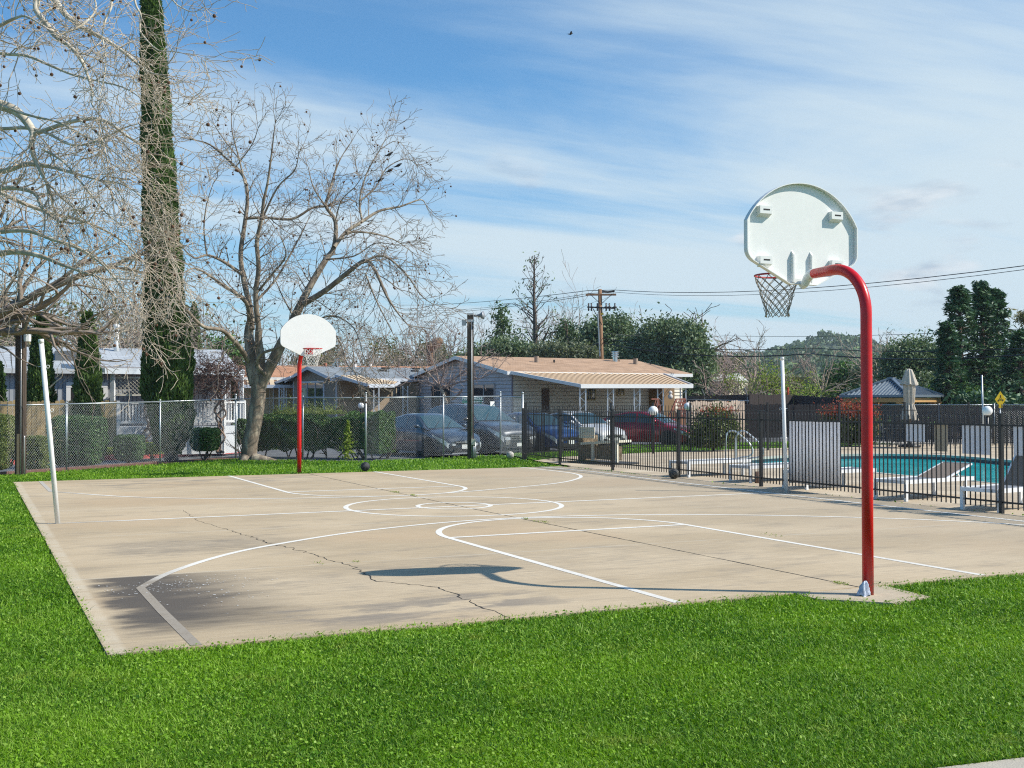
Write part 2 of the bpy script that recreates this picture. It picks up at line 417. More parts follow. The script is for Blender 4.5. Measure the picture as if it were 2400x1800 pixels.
L_YEL = LEAF('yellowish_leaf', (0.10, 0.14, 0.03), (0.26, 0.30, 0.08), None, 0.3, nscale=3)
L_HEDGE = LEAF('hedge_leaf', (0.024, 0.072, 0.022), (0.112, 0.224, 0.048), (0.20, 0.27, 0.06), 0.22, nscale=1.5)
L_OLIVE = LEAF('olive_leaf', (0.060, 0.102, 0.048), (0.238, 0.306, 0.170), (0.3, 0.34, 0.24), 0.2, nscale=0.5)
L_OAK = LEAF('oak_leaf', (0.032, 0.072, 0.025), (0.135, 0.207, 0.081), (0.17, 0.20, 0.12), 0.15, nscale=0.4)
L_CON = LEAF('conifer_needle', (0.017, 0.054, 0.031), (0.085, 0.178, 0.076), (0.12, 0.18, 0.06), 0.12, nscale=0.5)
L_SPR = LEAF('spring_leaf', (0.15, 0.21, 0.03), (0.36, 0.43, 0.09), None, 0.4, nscale=0.8)
L_MIX = LEAF('olive_brown_leaf', (0.09, 0.085, 0.03), (0.25, 0.21, 0.08), (0.1, 0.18, 0.05), 0.3, nscale=0.5)
L_GREY = LEAF('grey_green_leaf', (0.09, 0.11, 0.065), (0.24, 0.27, 0.17), None, 0.25, nscale=0.8)
L_PHO = LEAF('photinia_leaf', (0.03, 0.055, 0.02), (0.15, 0.19, 0.06), (0.34, 0.32, 0.14), 0.25, nscale=2)
L_RED = LEAF('photinia_red_tip', (0.30, 0.05, 0.035), (0.50, 0.13, 0.09), None, 0.3, nscale=2)
# ------------------------------------------------------------------ ground
def sheet(name, pts, z, mat, kind='structure'):
    me = bpy.data.meshes.new(name); me.from_pydata([(p[0], p[1], z) for p in pts], [], [tuple(range(len(pts)))])
    me.materials.append(mat); me.update()
    o = bpy.data.objects.new(name, me); COL.objects.link(o)
    if o.data.polygons[0].normal.z < 0: me.flip_normals()
    o['kind'] = kind; return o
SOIL = M('soil', (0.10, 0.12, 0.05), 0.95, var=0.25, scale=.8, col2=(0.15, 0.13, 0.08))
ASPH = M('asphalt', (0.105, 0.11, 0.118), 0.85, var=0.18, scale=1.3, bump=0.25, bscale=120, col2=(0.14, 0.145, 0.15))
TURF = M('turf', (0.05, 0.13, 0.016), 0.9, var=0.35, scale=1.2, bump=0.6, bscale=60, col2=(0.07, 0.16, 0.02))
DECKM = M('exposed_aggregate', (0.46, 0.37, 0.26), 0.85, var=0.16, scale=.9, bump=0.35, bscale=160, col2=(0.53, 0.44, 0.32))
CONC = M('concrete', (0.42, 0.38, 0.31), 0.85, var=0.14, scale=1.2, bump=0.3, bscale=90, col2=(0.48, 0.44, 0.37))
MULCH = M('bark_mulch', (0.12, 0.06, 0.04), 0.95, var=0.45, scale=9, bump=0.8, bscale=60, col2=(0.20, 0.12, 0.08))
RIVER = M('river_rock', (0.34, 0.31, 0.27), 0.9, var=0.45, scale=9, bump=1.0, bscale=24, col2=(0.5, 0.46, 0.4))

# court slab
SLAB = [(-6.60, -9.73), (7.16, -9.73), (7.16, 9.88), (-6.62, 9.86)]
def court_material():
    m = bpy.data.materials.new('court_concrete'); m.use_nodes = True; nt = m.node_tree; nt.nodes.clear()
    P = node(nt, 'ShaderNodeTexCoord').outputs['Object']; s = node(nt, 'ShaderNodeSeparateXYZ', {0: P}); x, y = s.outputs[0], s.outputs[1]
    def nz(sx, sy, sc_, det=5, ro=.6, off=0.0):
        v = node(nt, 'ShaderNodeMapping', {'Vector': P, 'Scale': (sx, sy, 1), 'Location': (off, off, 0)}).outputs[0]
        return noise(nt, v, sc_, det, ro)
    big = nz(.5, 1, .45); mid = nz(.6, 1.6, 1.6, 6, .65, 3.0); brush = nz(.8, 16, 2.6, 4, .7, 7.0); fine = nz(1, 1, 90, 2, .6); grit = nz(1, 1, 320, 1, .5)
    base = mixc(nt, rng_map(nt, big, .38, .62), (0.43, 0.335, 0.215, 1), (0.53, 0.42, 0.28, 1))
    base = mixc(nt, mth(nt, 'MULTIPLY', rng_map(nt, mid, .5, .72), .70), base, (0.28, 0.23, 0.17, 1))
    base = mixc(nt, mth(nt, 'MULTIPLY', rng_map(nt, brush, .5, .72), .60), base, (0.26, 0.22, 0.165, 1))
    base = mixc(nt, mth(nt, 'MULTIPLY', rng_map(nt, brush, .50, .30), .50), base, (0.64, 0.53, 0.375, 1))
    warm = nz(1, 1, .22, 3, .5, 11.0)
    base = mixc(nt, mth(nt, 'MULTIPLY', rng_map(nt, warm, .52, .66), .45), base, (0.50, 0.36, 0.22, 1))
    # the right-hand, eastern half is greyer
    base = mixc(nt, mth(nt, 'MULTIPLY', rng_map(nt, x, 0.5, 7.0), .35), base, (0.36, 0.31, 0.24, 1))
    # stains: edge-distorted boxes with soft sides
    wx = mth(nt, 'ADD', x, mth(nt, 'MULTIPLY', mth(nt, 'SUBTRACT', mid, .5), 1.5))
    wy = mth(nt, 'ADD', y, mth(nt, 'MULTIPLY', mth(nt, 'SUBTRACT', nz(.5, 2.5, 1.2, 5, .65, 5.0), .5), 1.6))
    def blob(x0, x1, y0, y1, fx0, fx1, fy0, fy1, X=wx, Y=wy):
        a = mth(nt, 'MULTIPLY', rng_map(nt, X, x0-fx0, x0+fx0), rng_map(nt, X, x1+fx1, x1-fx1))
        b = mth(nt, 'MULTIPLY', rng_map(nt, Y, y0-fy0, y0+fy0), rng_map(nt, Y, y1+fy1, y1-fy1))
        return mth(nt, 'MULTIPLY', a, b)
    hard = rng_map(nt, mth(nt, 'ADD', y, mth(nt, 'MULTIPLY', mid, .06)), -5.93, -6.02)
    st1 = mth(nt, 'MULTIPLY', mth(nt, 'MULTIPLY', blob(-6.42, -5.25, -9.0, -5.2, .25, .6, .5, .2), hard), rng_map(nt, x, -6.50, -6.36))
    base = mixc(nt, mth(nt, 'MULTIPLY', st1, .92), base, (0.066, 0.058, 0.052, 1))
    st2 = blob(-6.0, -3.9, -4.3, -2.9, .3, .5, .6, .5)
    base = mixc(nt, mth(nt, 'MULTIPLY', mth(nt, 'MULTIPLY', st2, rng_map(nt, brush, .36, .56)), .55), base, (0.15, 0.135, 0.12, 1))
    st3 = blob(-5.1, -2.6, -9.4, -8.5, .3, .6, .25, .3)
    base = mixc(nt, mth(nt, 'MULTIPLY', mth(nt, 'MULTIPLY', st3, rng_map(nt, mid, .44, .56)), .6), base, (0.15, 0.135, 0.125, 1))
    st4 = blob(-5.0, -.5, 7.0, 9.2, .6, 1.2, .8, .3)
    base = mixc(nt, mth(nt, 'MULTIPLY', mth(nt, 'MULTIPLY', st4, rng_map(nt, mid, .45, .6)), .55), base, (0.2, 0.18, 0.155, 1))
    st5 = blob(-5.4, 1.0, -7.9, -6.1, .6, 1.5, .8, .15)
    base = mixc(nt, mth(nt, 'MULTIPLY', mth(nt, 'MULTIPLY', st5, rng_map(nt, brush, .42, .62)), .30), base, (0.2, 0.18, 0.155, 1))
    # tooled joints every four metres, pale from filler
    for yj in (-5.98, -2.13, 2.0, 6.0):
        e = mth(nt, 'ABSOLUTE', mth(nt, 'SUBTRACT', y, yj))
        k = mth(nt, 'MULTIPLY', rng_map(nt, e, .035, .010), rng_map(nt, mid, .35, .6))
        base = mixc(nt, mth(nt, 'MULTIPLY', k, .55), base, (0.60, 0.54, 0.43, 1))
        k2 = rng_map(nt, mth(nt, 'ABSOLUTE', mth(nt, 'SUBTRACT', y, yj+.0)), .008, .002)
        base = mixc(nt, mth(nt, 'MULTIPLY', k2, .35), base, (0.12, 0.1, 0.08, 1))
    # worn whitish edge band along the west side
    e = mth(nt, 'MULTIPLY', rng_map(nt, x, -6.44, -6.49), rng_map(nt, x, -6.60, -6.57))
    base = mixc(nt, mth(nt, 'MULTIPLY', mth(nt, 'MULTIPLY', e, rng_map(nt, mid, .30, .6)), .5), base, (0.60, 0.53, 0.41, 1))
    sp = rng_map(nt, grit, .60, .75)
    base = mixc(nt, mth(nt, 'MULTIPLY', sp, .30), base, (0.62, 0.56, 0.46, 1))
    g_ = node(nt, 'ShaderNodeMapRange', {'Value': fine, 'From Min': .3, 'From Max': .7, 'To Min': .84, 'To Max': 1.14}).outputs[0]
    base = mixc(nt, 1.0, base, node(nt, 'ShaderNodeCombineColor', {0: g_, 1: g_, 2: g_}).outputs[0], 'MULTIPLY')
    h = mth(nt, 'ADD', mth(nt, 'MULTIPLY', brush, .6), mth(nt, 'MULTIPLY', fine, .4))
    b = node(nt, 'ShaderNodeBump', {'Height': h, 'Strength': .35, 'Distance': .01})
    p = node(nt, 'ShaderNodeBsdfPrincipled', {'Base Color': base, 'Roughness': .82, 'Specular IOR Level': .3, 'Normal': b.outputs[0]})
    node(nt, 'ShaderNodeOutputMaterial', {'Surface': p.outputs[0]}); return m
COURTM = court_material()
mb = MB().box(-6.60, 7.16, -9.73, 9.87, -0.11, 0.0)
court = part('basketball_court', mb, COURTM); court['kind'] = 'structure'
# painted lines
def line_material():
    m = bpy.data.materials.new('worn_line_paint'); m.use_nodes = True; nt = m.node_tree; nt.nodes.clear()
    P = node(nt, 'ShaderNodeTexCoord').outputs['Object']; s = node(nt, 'ShaderNodeSeparateXYZ', {0: P})
    n = noise(nt, P, 7.0, 6, .7); n_ = noise(nt, P, 70.0, 3, .7)
    f = rng_map(nt, mth(nt, 'ADD', mth(nt, 'MULTIPLY', n, .5), mth(nt, 'MULTIPLY', n_, .5)), .50, .64)
    # the paint is far more worn in the north-west and south-west corners
    w = mth(nt, 'MAXIMUM', mth(nt, 'MULTIPLY', rng_map(nt, s.outputs[0], -5.0, -5.9), .62), .12)
    w = mth(nt, 'MAXIMUM', w, mth(nt, 'MULTIPLY', rng_map(nt, s.outputs[1], -4.5, -8.5), .25))
    w = mth(nt, 'MAXIMUM', w, mth(nt, 'MULTIPLY', mth(nt, 'MULTIPLY', rng_map(nt, s.outputs[0], -5.45, -5.75), rng_map(nt, s.outputs[1], -5.9, -6.5)), .92))
    c = mixc(nt, mth(nt, 'ADD', mth(nt, 'MULTIPLY', f, .30), w, clamp=True), (0.84, 0.81, 0.74, 1), (0.27, 0.225, 0.17, 1))
    p = node(nt, 'ShaderNodeBsdfPrincipled', {'Base Color': c, 'Roughness': .7})
    node(nt, 'ShaderNodeOutputMaterial', {'Surface': p.outputs[0]}); return m
LINEM = line_material()
_lz = [0.0020]
def strip(name, pts, w, closed=False, z=None, mat=None, parent=court):
    pts = [np.array(p[:2], float) for p in pts]; n = len(pts); L, Rr = [], []
    for i, p in enumerate(pts):
        if closed: t = pts[(i+1) % n]-pts[i-1]
        else: t = pts[min(i+1, n-1)]-pts[max(i-1, 0)]
        t = t/(np.linalg.norm(t)+1e-9); nn = np.array([-t[1], t[0]])*w/2; L.append(p+nn); Rr.append(p-nn)
    if z is None: _lz[0] += 0.00012; z = _lz[0]
    vs = [(*p, z) for p in L]+[(*p, z) for p in Rr]
    fs = [(i, n+i, n+(i+1) % n, (i+1) % n) for i in range(n if closed else n-1)]
    m_ = MB(); m_.add(vs, fs); return part(name, m_, mat or LINEM, parent)
def arc(cx, cy, r, a0, a1, n=64): return [(cx+r*math.cos(math.radians(a0+(a1-a0)*i/n)), cy+r*math.sin(math.radians(a0+(a1-a0)*i/n))) for i in range(n+1)]
strip('centre_circle', arc(0, 0, 1.83, 0, 360, 96)[:-1], .085, True)
strip('inner_circle', arc(0, 0, .62, 0, 360, 64)[:-1], .08, True)
strip('halfway_line', [(-6.45, -.10), (6.45, -.14)], .095)
strip('free_throw_circle', [(-1.83, -9.7), (-1.83, -7.5), (-1.83, -4.29)] + arc(0, -4.29, 1.83, 180, 0, 48)[1:-1] + [(1.83, -4.29), (1.83, -7.5), (1.83, -9.7)], .085)
strip('free_throw_line', [(-1.8, -4.29), (1.8, -4.29)], .095)
strip('free_throw_circle', [(-1.83, 9.84), (-1.83, 7), (-1.83, 4.23)] + arc(0, 4.23, 1.83, 180, 360, 48)[1:-1] + [(1.83, 4.23), (1.83, 7), (1.83, 9.84)], .085)
strip('free_throw_line', [(-1.8, 4.23), (1.8, 4.23)], .095)
def smooth_pts(P, k=8):
    P = [np.array(p, float) for p in P]; n = len(P); out = []
    for i in range(n-1):
        p0, p1, p2, p3 = P[max(i-1, 0)], P[i], P[i+1], P[min(i+2, n-1)]
        for j in range(k):
            t = j/k; out.append(0.5*((2*p1)+(-p0+p2)*t+(2*p0-5*p1+4*p2-p3)*t*t+(-p0+3*p1-3*p2+p3)*t**3))
    out.append(P[-1]); return out
na = smooth_pts([(-6.0, -6.79), (-5.65, -6.0), (-5.14, -5.18), (-4.59, -4.5), (-4.02, -4.0), (-3.0, -3.27), (-2.0, -2.78), (-1.0, -2.46), (0, -2.35), (1.1, -2.50), (2.3, -2.9), (3.72, -3.73), (5.0, -4.85), (5.75, -5.8), (6.1, -6.44)])
strip('three_point_line', [(-5.98, -9.7), (-6.0, -8.2)] + na + [(6.1, -8.0), (6.05, -9.7)], .085)
fa = smooth_pts([(-6.02, 6.51), (-5.17, 5.02), (-4.56, 4.22), (-3.41, 3.30), (-2.3, 2.80), (-1.21, 2.53), (0, 2.42), (.9, 2.6), (2.05, 3.02), (3.92, 3.95), (5.0, 4.95), (5.67, 5.95), (5.98, 7.0), (6.02, 8.2)])
strip('three_point_line', [(-6.04, 9.84), (-6.03, 8.2)] + fa + [(5.95, 9.84)], .085)
strip('sideline', [(6.55, -9.7), (6.50, -5.0), (6.48, 0), (6.55, 4), (6.75, 7.3), (6.55, 9.84)], .095)
# joint and cracks
CRK = M('crack_shadow_dirt', (0.025, 0.022, 0.018), 0.95, var=.2)
R_ = random.Random(5)
def jag(pts, step, amp, seed):
    R = random.Random(seed); out = []
    for i in range(len(pts)-1):
        a, b = np.array(pts[i]), np.array(pts[i+1]); L = np.linalg.norm(b-a); k = max(1, int(L/step)); nn = np.array([-(b-a)[1], (b-a)[0]])/L
        for j in range(k): out.append(a+(b-a)*j/k+nn*R.gauss(0, amp))
    out.append(np.array(pts[-1])); return out
def crack(name, pts, w, seed):
    R = random.Random(seed); P = [np.array(p) for p in pts]; n = len(P); vs, fs = [], []
    for i, p in enumerate(P):
        t = P[min(i+1, n-1)]-P[max(i-1, 0)]; t = t/(np.linalg.norm(t)+1e-9); ww = w*(.45+1.1*R.random())/2
        vs += [(p[0]-t[1]*ww, p[1]+t[0]*ww, .0016), (p[0]+t[1]*ww, p[1]-t[0]*ww, .0016)]
    for i in range(n-1): fs.append((2*i, 2*i+1, 2*i+3, 2*i+2))
    m_ = MB(); m_.add(vs, fs); return part(name, m_, CRK, court)
crack('expansion_joint', jag([(0.19, -9.72), (0.12, -5), (0.05, 0), (0.10, 9.8)], .12, .004, 3), .018, 2)
crack('crack', jag([(-3.47, -9.7), (-3.47, -9.14), (-3.43, -8.0), (-3.62, -7.65), (-3.85, -7.39), (-3.78, -6.8), (-3.75, -6.22), (-3.92, -4.7), (-4.05, -3.94), (-4.23, -1.96)], .07, .022, 7), .013, 4)
crack('crack', jag([(-4.23, -1.96), (-4.4, -.6), (-4.3, 1.2)], .09, .015, 9), .006, 6)
# small weeds in the joints
# ------------------------------------------------------------------ lawn, road, deck
GP = lambda u, v: tuple(G(u, v)[:2])
fence_pts = [(-16.0, 4.6), (-6.3, 13.6), (-5.16, 14.57), (-2.44, 16.78), (0.25, 19.17), (1.89, 17.06), (3.47, 15.65), (6.39, 16.59), (8.78, 17.39), (8.06, 14.14)]
sheet('road', [(-60, -10), (-17, 3.6), (-6.4, 13.3), (0.3, 19.0), (1.9, 16.8), (3.5, 15.4), (6.4, 16.4), (9.0, 17.2), (8.1, 14.2), (40, 18), (95, 40), (95, 120), (-60, 120)], -0.09, ASPH)
bed = [(-17.3, 4.2), (-6.5, 13.55), (-2.5, 16.85), (0.2, 19.2), (1.9, 17.1), (1.2, 18.6), (0.0, 20.5), (-2.9, 18.3), (-7.2, 14.8), (-18, 5.5)]
sheet('planting_bed', bed, -0.055, MULCH)
LAWN = [(-60, -60), (70, -60), (70, -12.0), (7.9, -12.0), (7.3, -5.1), (7.3, 9.5), (8.1, 14.1), (8.75, 17.2), (6.4, 16.5), (3.47, 15.55), (1.9, 16.95), (0.25, 19.05), (-2.44, 16.66), (-6.3, 13.45), (-17, 3.9), (-60, -14)]
sheet('lawn', LAWN, -0.045, TURF)
PAD = [(-.55, -9.66), (.50, -9.70), (.42, -10.40), (-.12, -10.50), (-.58, -10.05)]
mb = MB().prism([(p[0], p[1], -.10) for p in PAD], (0, 0, .094)); padc = part('footing_pad', mb, M('pad_concrete', (0.46, 0.38, 0.27), .85, var=.2, scale=3, bump=.3, bscale=90)); padc['kind'] = 'structure'
a_ = G(2050, 1812); b_ = G(2500, 1758); dvec = nrm(b_-a_); nvec = V3(-dvec[1], dvec[0], 0)
PATH = [a_-dvec*6, b_+dvec*6, b_+dvec*6-nvec*1.6, a_-dvec*6-nvec*1.6]
mb = MB().prism([(p[0], p[1], -.10) for p in PATH], (0, 0, .09)); pth = part('footpath', mb, CONC); pth['kind'] = 'structure'
# pool deck with the pool cut out of it
PE = [(1725, 1080), (1742, 1076), (1790, 1071), (1846, 1068), (1905, 1066), (1970, 1064.5), (2050, 1063.5), (2120, 1064), (2200, 1066), (2270, 1070), (2330, 1075), (2400, 1082), (2470, 1094), (2520, 1110), (2530, 1130), (2490, 1144), (2420, 1146), (2360, 1136), (2290, 1127), (2200, 1120), (2130, 1114), (2060, 1107), (1990, 1101), (1930, 1096.5), (1880, 1092.5), (1830, 1089), (1780, 1086), (1742, 1083)]
pool = [G(u, v)[:2] for u, v in PE]
pool = [np.array(p) for p in pool]
ps = []; n_ = len(pool)
for i in range(n_):
    p0, p1, p2, p3 = pool[i-1], pool[i], pool[(i+1) % n_], pool[(i+2) % n_]
    for j in range(3):
        t = j/3; ps.append(0.5*((2*p1)+(-p0+p2)*t+(2*p0-5*p1+4*p2-p3)*t*t+(-p0+3*p1-3*p2+p3)*t**3))
cen = sum(ps)/len(ps)
deck_out = [(7.17, -11.9), (7.17, 9.5), (7.62, 10.1), (8.0, 13.2), (10.0, 14.9), (14.0, 16.3), (18.0, 17.0), (26.0, 17.8), (32, 16.5), (36, 10), (36, -11.9)]
def ray_hit(c, d, poly):
    best = None
    for i in range(len(poly)):
        a = np.array(poly[i]); b = np.array(poly[(i+1) % len(poly)]); e = b-a; den_ = d[0]*e[1]-d[1]*e[0]
        if abs(den_) < 1e-9: continue
        t = ((a-c)[0]*e[1]-(a-c)[1]*e[0])/den_; s_ = ((a-c)[0]*d[1]-(a-c)[1]*d[0])/den_
        if t > 0 and -1e-6 <= s_ <= 1+1e-6 and (best is None or t < best): best = t
    return c+d*best
import bmesh
def ring_sheet(name, inner, outer, z, mat):
    """flat sheet between two closed outlines, filled by triangulation"""
    bm = bmesh.new(); es = []
    for loop in (inner, outer):
        vs = [bm.verts.new((p[0], p[1], z)) for p in loop]
        for i in range(len(vs)): es.append(bm.edges.new((vs[i], vs[(i+1) % len(vs)])))
    bmesh.ops.triangle_fill(bm, use_beauty=True, edges=es, normal=(0, 0, 1))
    me = bpy.data.meshes.new(name); bm.to_mesh(me); bm.free(); me.materials.append(mat)
    o = bpy.data.objects.new(name, me); COL.objects.link(o); o['kind'] = 'structure'
    return o
def offset(poly, c, k): return [p + nrm(np.append(p-c, 0))[:2]*k for p in poly]
cop_out = offset(ps, cen, 0.32)
ring_sheet('pool_deck', cop_out, deck_out, -0.012, DECKM)
ring_sheet('ground', cop_out, [(-400, -300), (500, -300), (500, 700), (-400, 700)], -0.12, SOIL)
COPE = M('pool_coping', (0.50, 0.46, 0.39), 0.8, var=.12, scale=2, bump=.2, bscale=60)
mb = MB(); n_ = len(ps)
vs = [(*p, .0) for p in ps]+[(*p, .0) for p in cop_out]+[(*p, -.02) for p in cop_out]+[(*p, -.07) for p in ps]
mb.add(vs, [(i, n_+i, n_+(i+1) % n_, (i+1) % n_) for i in range(n_)]+[(n_+i, 2*n_+i, 2*n_+(i+1) % n_, n_+(i+1) % n_) for i in range(n_)]+[((i+1) % n_, 3*n_+(i+1) % n_, 3*n_+i, i) for i in range(n_)])
cop = part('pool_coping', mb, COPE); cop['kind'] = 'structure'
TILE = M('waterline_tile', (0.03, 0.06, 0.08), 0.35, var=.3, scale=12)
PLAST = M('pool_plaster', (0.10, 0.62, 0.66), 0.7, var=.06, scale=1.5)
mb = MB(); vs = [(*p, -.07) for p in ps]+[(*p, -.22) for p in ps]
mb.add(vs, [(i, (i+1) % n_, n_+(i+1) % n_, n_+i) for i in range(n_)])
po = part('pool_wall', mb, TILE); po['kind'] = 'structure'
mb = MB(); vs = [(*p, -.22) for p in ps]+[(*p, -1.3) for p in offset(ps, cen, -.15)]
mb.add(vs, [(i, (i+1) % n_, n_+(i+1) % n_, n_+i) for i in range(n_)]+[tuple(range(n_, 2*n_))]); part('pool_floor', mb, PLAST, po)
def water_mat():
    m = bpy.data.materials.new('pool_water'); m.use_nodes = True; nt = m.node_tree; nt.nodes.clear()
    P = node(nt, 'ShaderNodeTexCoord').outputs['Object']
    n = noise(nt, P, 3.2, 3, .55, .8); b = node(nt, 'ShaderNodeBump', {'Height': n, 'Strength': .22, 'Distance': .05})
    dcol = mixc(nt, rng_map(nt, noise(nt, P, .5, 3), .35, .65), (0.01, 0.42, 0.45, 1), (0.03, 0.56, 0.58, 1))
    d = node(nt, 'ShaderNodeBsdfPrincipled', {'Base Color': dcol, 'Roughness': .06, 'IOR': 1.33, 'Specular IOR Level': 0.22, 'Normal': b.outputs[0]})
    node(nt, 'ShaderNodeOutputMaterial', {'Surface': d.outputs[0]}); return m
mb = MB(); mb.face([(*p, -.16) for p in ps]); wtr = part('pool_water', mb, water_mat()); wtr['kind'] = 'structure'
# grass strip between pool deck and drive, and rock bed behind the pool
STRIP = [(8.3, 13.6), (10.0, 15.0), (14.0, 16.4), (18.0, 17.1), (24.0, 17.7), (27.5, 18.3), (27.5, 22), (22, 23.5), (17, 23.0), (12.5, 19.2), (9.2, 17.6)]
sheet('grass_verge', STRIP, -0.04, TURF)
sheet('rock_bed', [(25.0, 17.75), (32, 16.6), (36, 10), (44, 10), (44, 22), (27.5, 22.0)], -0.035, RIVER)
# red painted kerb
REDP = M('red_kerb_paint', (0.60, 0.075, 0.065), 0.6, var=.2, scale=4, col2=(0.5, 0.12, 0.1))
kp = [G(u, v)[:2] for u, v in [(-300, 1102), (-100, 1088), (0, 1083), (120, 1077), (250, 1072), (430, 1064), (553, 1056), (600, 1051)]]
mb = MB()
for i in range(len(kp)-1):
    a, b = kp[i], kp[i+1]; mb.beam((*a, -.02), (*b, -.02), .22, .16)
krb = part('kerb', mb, REDP); krb['kind'] = 'structure'
yard = [tuple(p) for p in kp]; sheet('garden_soil', yard + [(6.2, 33), (10, 45), (-60, 45), (-60, 10)], -0.03, MULCH)
# timber edging board at the foot of the bed
EDG = M('edging_board', (0.16, 0.085, 0.07), .9, var=.3, scale=6)
mb = MB()
for a, b in [((-12, 8.32), (-6.32, 13.62)), ((-6.32, 13.62), (-2.5, 16.85)), ]: mb.beam((*a, -.01), (*b, -.01), .05, .13)
eo = part('edging_board', mb, EDG); tag(eo, 'low dark brown timber edging board along the foot of the chain link fence', 'garden edging')

# ------------------------------------------------------------------ grass blades
def inpoly(X, Y, poly):
    ins = np.zeros(len(X), bool); n = len(poly)
    for i in range(n):
        x0, y0 = poly[i][:2]; x1, y1 = poly[(i+1) % n][:2]
        c = ((y0 > Y) != (y1 > Y)); 
        if abs(y1-y0) < 1e-12: continue
        ins ^= c & (X < (x1-x0)*(Y-y0)/(y1-y0)+x0)
    return ins
def grass_field(n, u0, u1, v0, v1, allow, deny, seed, hgt, nseg=2):
    rg = np.random.default_rng(seed); u = rg.uniform(u0, u1, n); v = rg.uniform(v0, v1, n)
    d = FW[None]+RT[None]*((u-IW/2)/FPX)[:, None]-UP[None]*((v-IH/2)/FPX)[:, None]
    z0 = -0.045; t = (z0-CZ)/d[:, 2]; P = C0+d*t[:, None]; ok = np.zeros(n, bool)
    for pl_ in allow: ok |= inpoly(P[:, 0], P[:, 1], pl_)
    for pl_ in deny: ok &= ~inpoly(P[:, 0], P[:, 1], pl_)
    P = P[ok]; D = t[ok]; return P, D, rg
def blades(name, n, u0, u1, v0, v1, allow, deny, seed, mat, hs=1.0):
    P, D, rg = grass_field(n, u0, u1, v0, v1, allow, deny, seed, 0)
    m = len(P); cl_ = 0.5+0.5*np.sin(P[:, 0]*3.1+np.sin(P[:, 1]*2.3)*2)*np.sin(P[:, 1]*2.7+np.cos(P[:, 0]*1.9)*1.7)
    h = (0.030+0.026*rg.random(m)+0.016*cl_)*hs; h *= np.where(rg.random(m) < .03, 1.5, 1.0)
    w = 0.0050*(np.maximum(D, 5)/6.0)**0.85*rg.uniform(.7, 1.4, m)
    th = rg.uniform(0, 2*np.pi, m); lean = np.abs(rg.normal(.55, .35, m))*h
    A = np.stack([np.cos(th), np.sin(th), 0*th], 1); ph = th+rg.uniform(.6, 2.4, m); B = np.stack([np.cos(ph), np.sin(ph), 0*th], 1)
    V = np.empty((m, 5, 3)); mid = P+B*(lean*.35)[:, None]+np.array([0, 0, 1.])*(h*.62)[:, None]
    tip = P+B*lean[:, None]+np.array([0, 0, 1.])*(h*rg.uniform(.75, 1.0, m))[:, None]
    V[:, 0] = P-A*w[:, None]/2; V[:, 1] = P+A*w[:, None]/2; V[:, 2] = mid+A*w[:, None]*.42; V[:, 3] = mid-A*w[:, None]*.42; V[:, 4] = tip
    b = (np.arange(m)*5)[:, None]
    F = np.concatenate([b+np.array([[0, 1, 2]]), b+np.array([[0, 2, 3]]), b+np.array([[3, 2, 4]])], 0)
    patch = 0.5+0.5*np.sin(P[:, 0]*.9+1.3*np.sin(P[:, 1]*.7))*np.sin(P[:, 1]*1.15+1.1*np.cos(P[:, 0]*.55+1))
    r = np.clip(rg.random(m)**1.3*.80+patch*.20, 0, 1)
    o = npmesh(name, V.reshape(-1, 3), F, mat, None, np.repeat(r, 5)); o['kind'] = 'stuff'; return o
def grass_mat():
    m = bpy.data.materials.new('grass_blade'); m.use_nodes = True; nt = m.node_tree; nt.nodes.clear()
    a = node(nt, 'ShaderNodeAttribute', attribute_name='rnd').outputs['Fac']; P = node(nt, 'ShaderNodeTexCoord').outputs['Object']
    n = noise(nt, P, .55, 4, .6); n2 = noise(nt, P, 3.0, 3, .6)
    base = mixc(nt, a, (0.04, 0.13, 0.004, 1), (0.25, 0.47, 0.03, 1))
    base = mixc(nt, mth(nt, 'MULTIPLY', rng_map(nt, n, .42, .66), .55), base, (0.25, 0.45, 0.02, 1))
    base = mixc(nt, mth(nt, 'MULTIPLY', rng_map(nt, n2, .55, .75), .4), base, (0.04, 0.15, 0.022, 1))
    base = mixc(nt, rng_map(nt, a, .70, .74), base, (0.30, 0.46, 0.07, 1))
    base = mixc(nt, mth(nt, 'MULTIPLY', rng_map(nt, noise(nt, P, 1.7, 5, .7), .56, .74), .6), base, (0.34, 0.40, 0.07, 1))
    d = node(nt, 'ShaderNodeBsdfPrincipled', {'Base Color': base, 'Roughness': .5, 'Specular IOR Level': .22})
    t = node(nt, 'ShaderNodeBsdfTranslucent', {'Color': mixc(nt, 1.0, base, (1.3, 1.3, .5, 1), 'MULTIPLY')})
    mx = node(nt, 'ShaderNodeMixShader', {0: .30, 1: d.outputs[0], 2: t.outputs[0]}); node(nt, 'ShaderNodeOutputMaterial', {'Surface': mx.outputs[0]}); return m
GRM = grass_mat()
slab_in = [(-6.56, -9.62), (7.2, -9.64), (7.2, 9.82), (-6.58, 9.82)]
pad_in = [(-.50, -9.6), (.40, -9.6), (.34, -10.30), (-.10, -10.42), (-.50, -10.02)]
deny = [slab_in, pad_in, [tuple(p[:2]) for p in PATH]]
blades('grass', 560000, -260, 2660, 1330, 1850, [LAWN], deny, 11, GRM)
blades('grass', 150000, -260, 600, 1110, 1400, [LAWN], deny, 12, GRM)
blades('grass', 110000, -120, 1500, 1040, 1150, [LAWN], deny, 13, GRM, 1.15)
blades('grass', 60000, 1180, 2300, 1025, 1100, [STRIP], deny+[[tuple(p) for p in deck_out]], 14, GRM, 1.3)
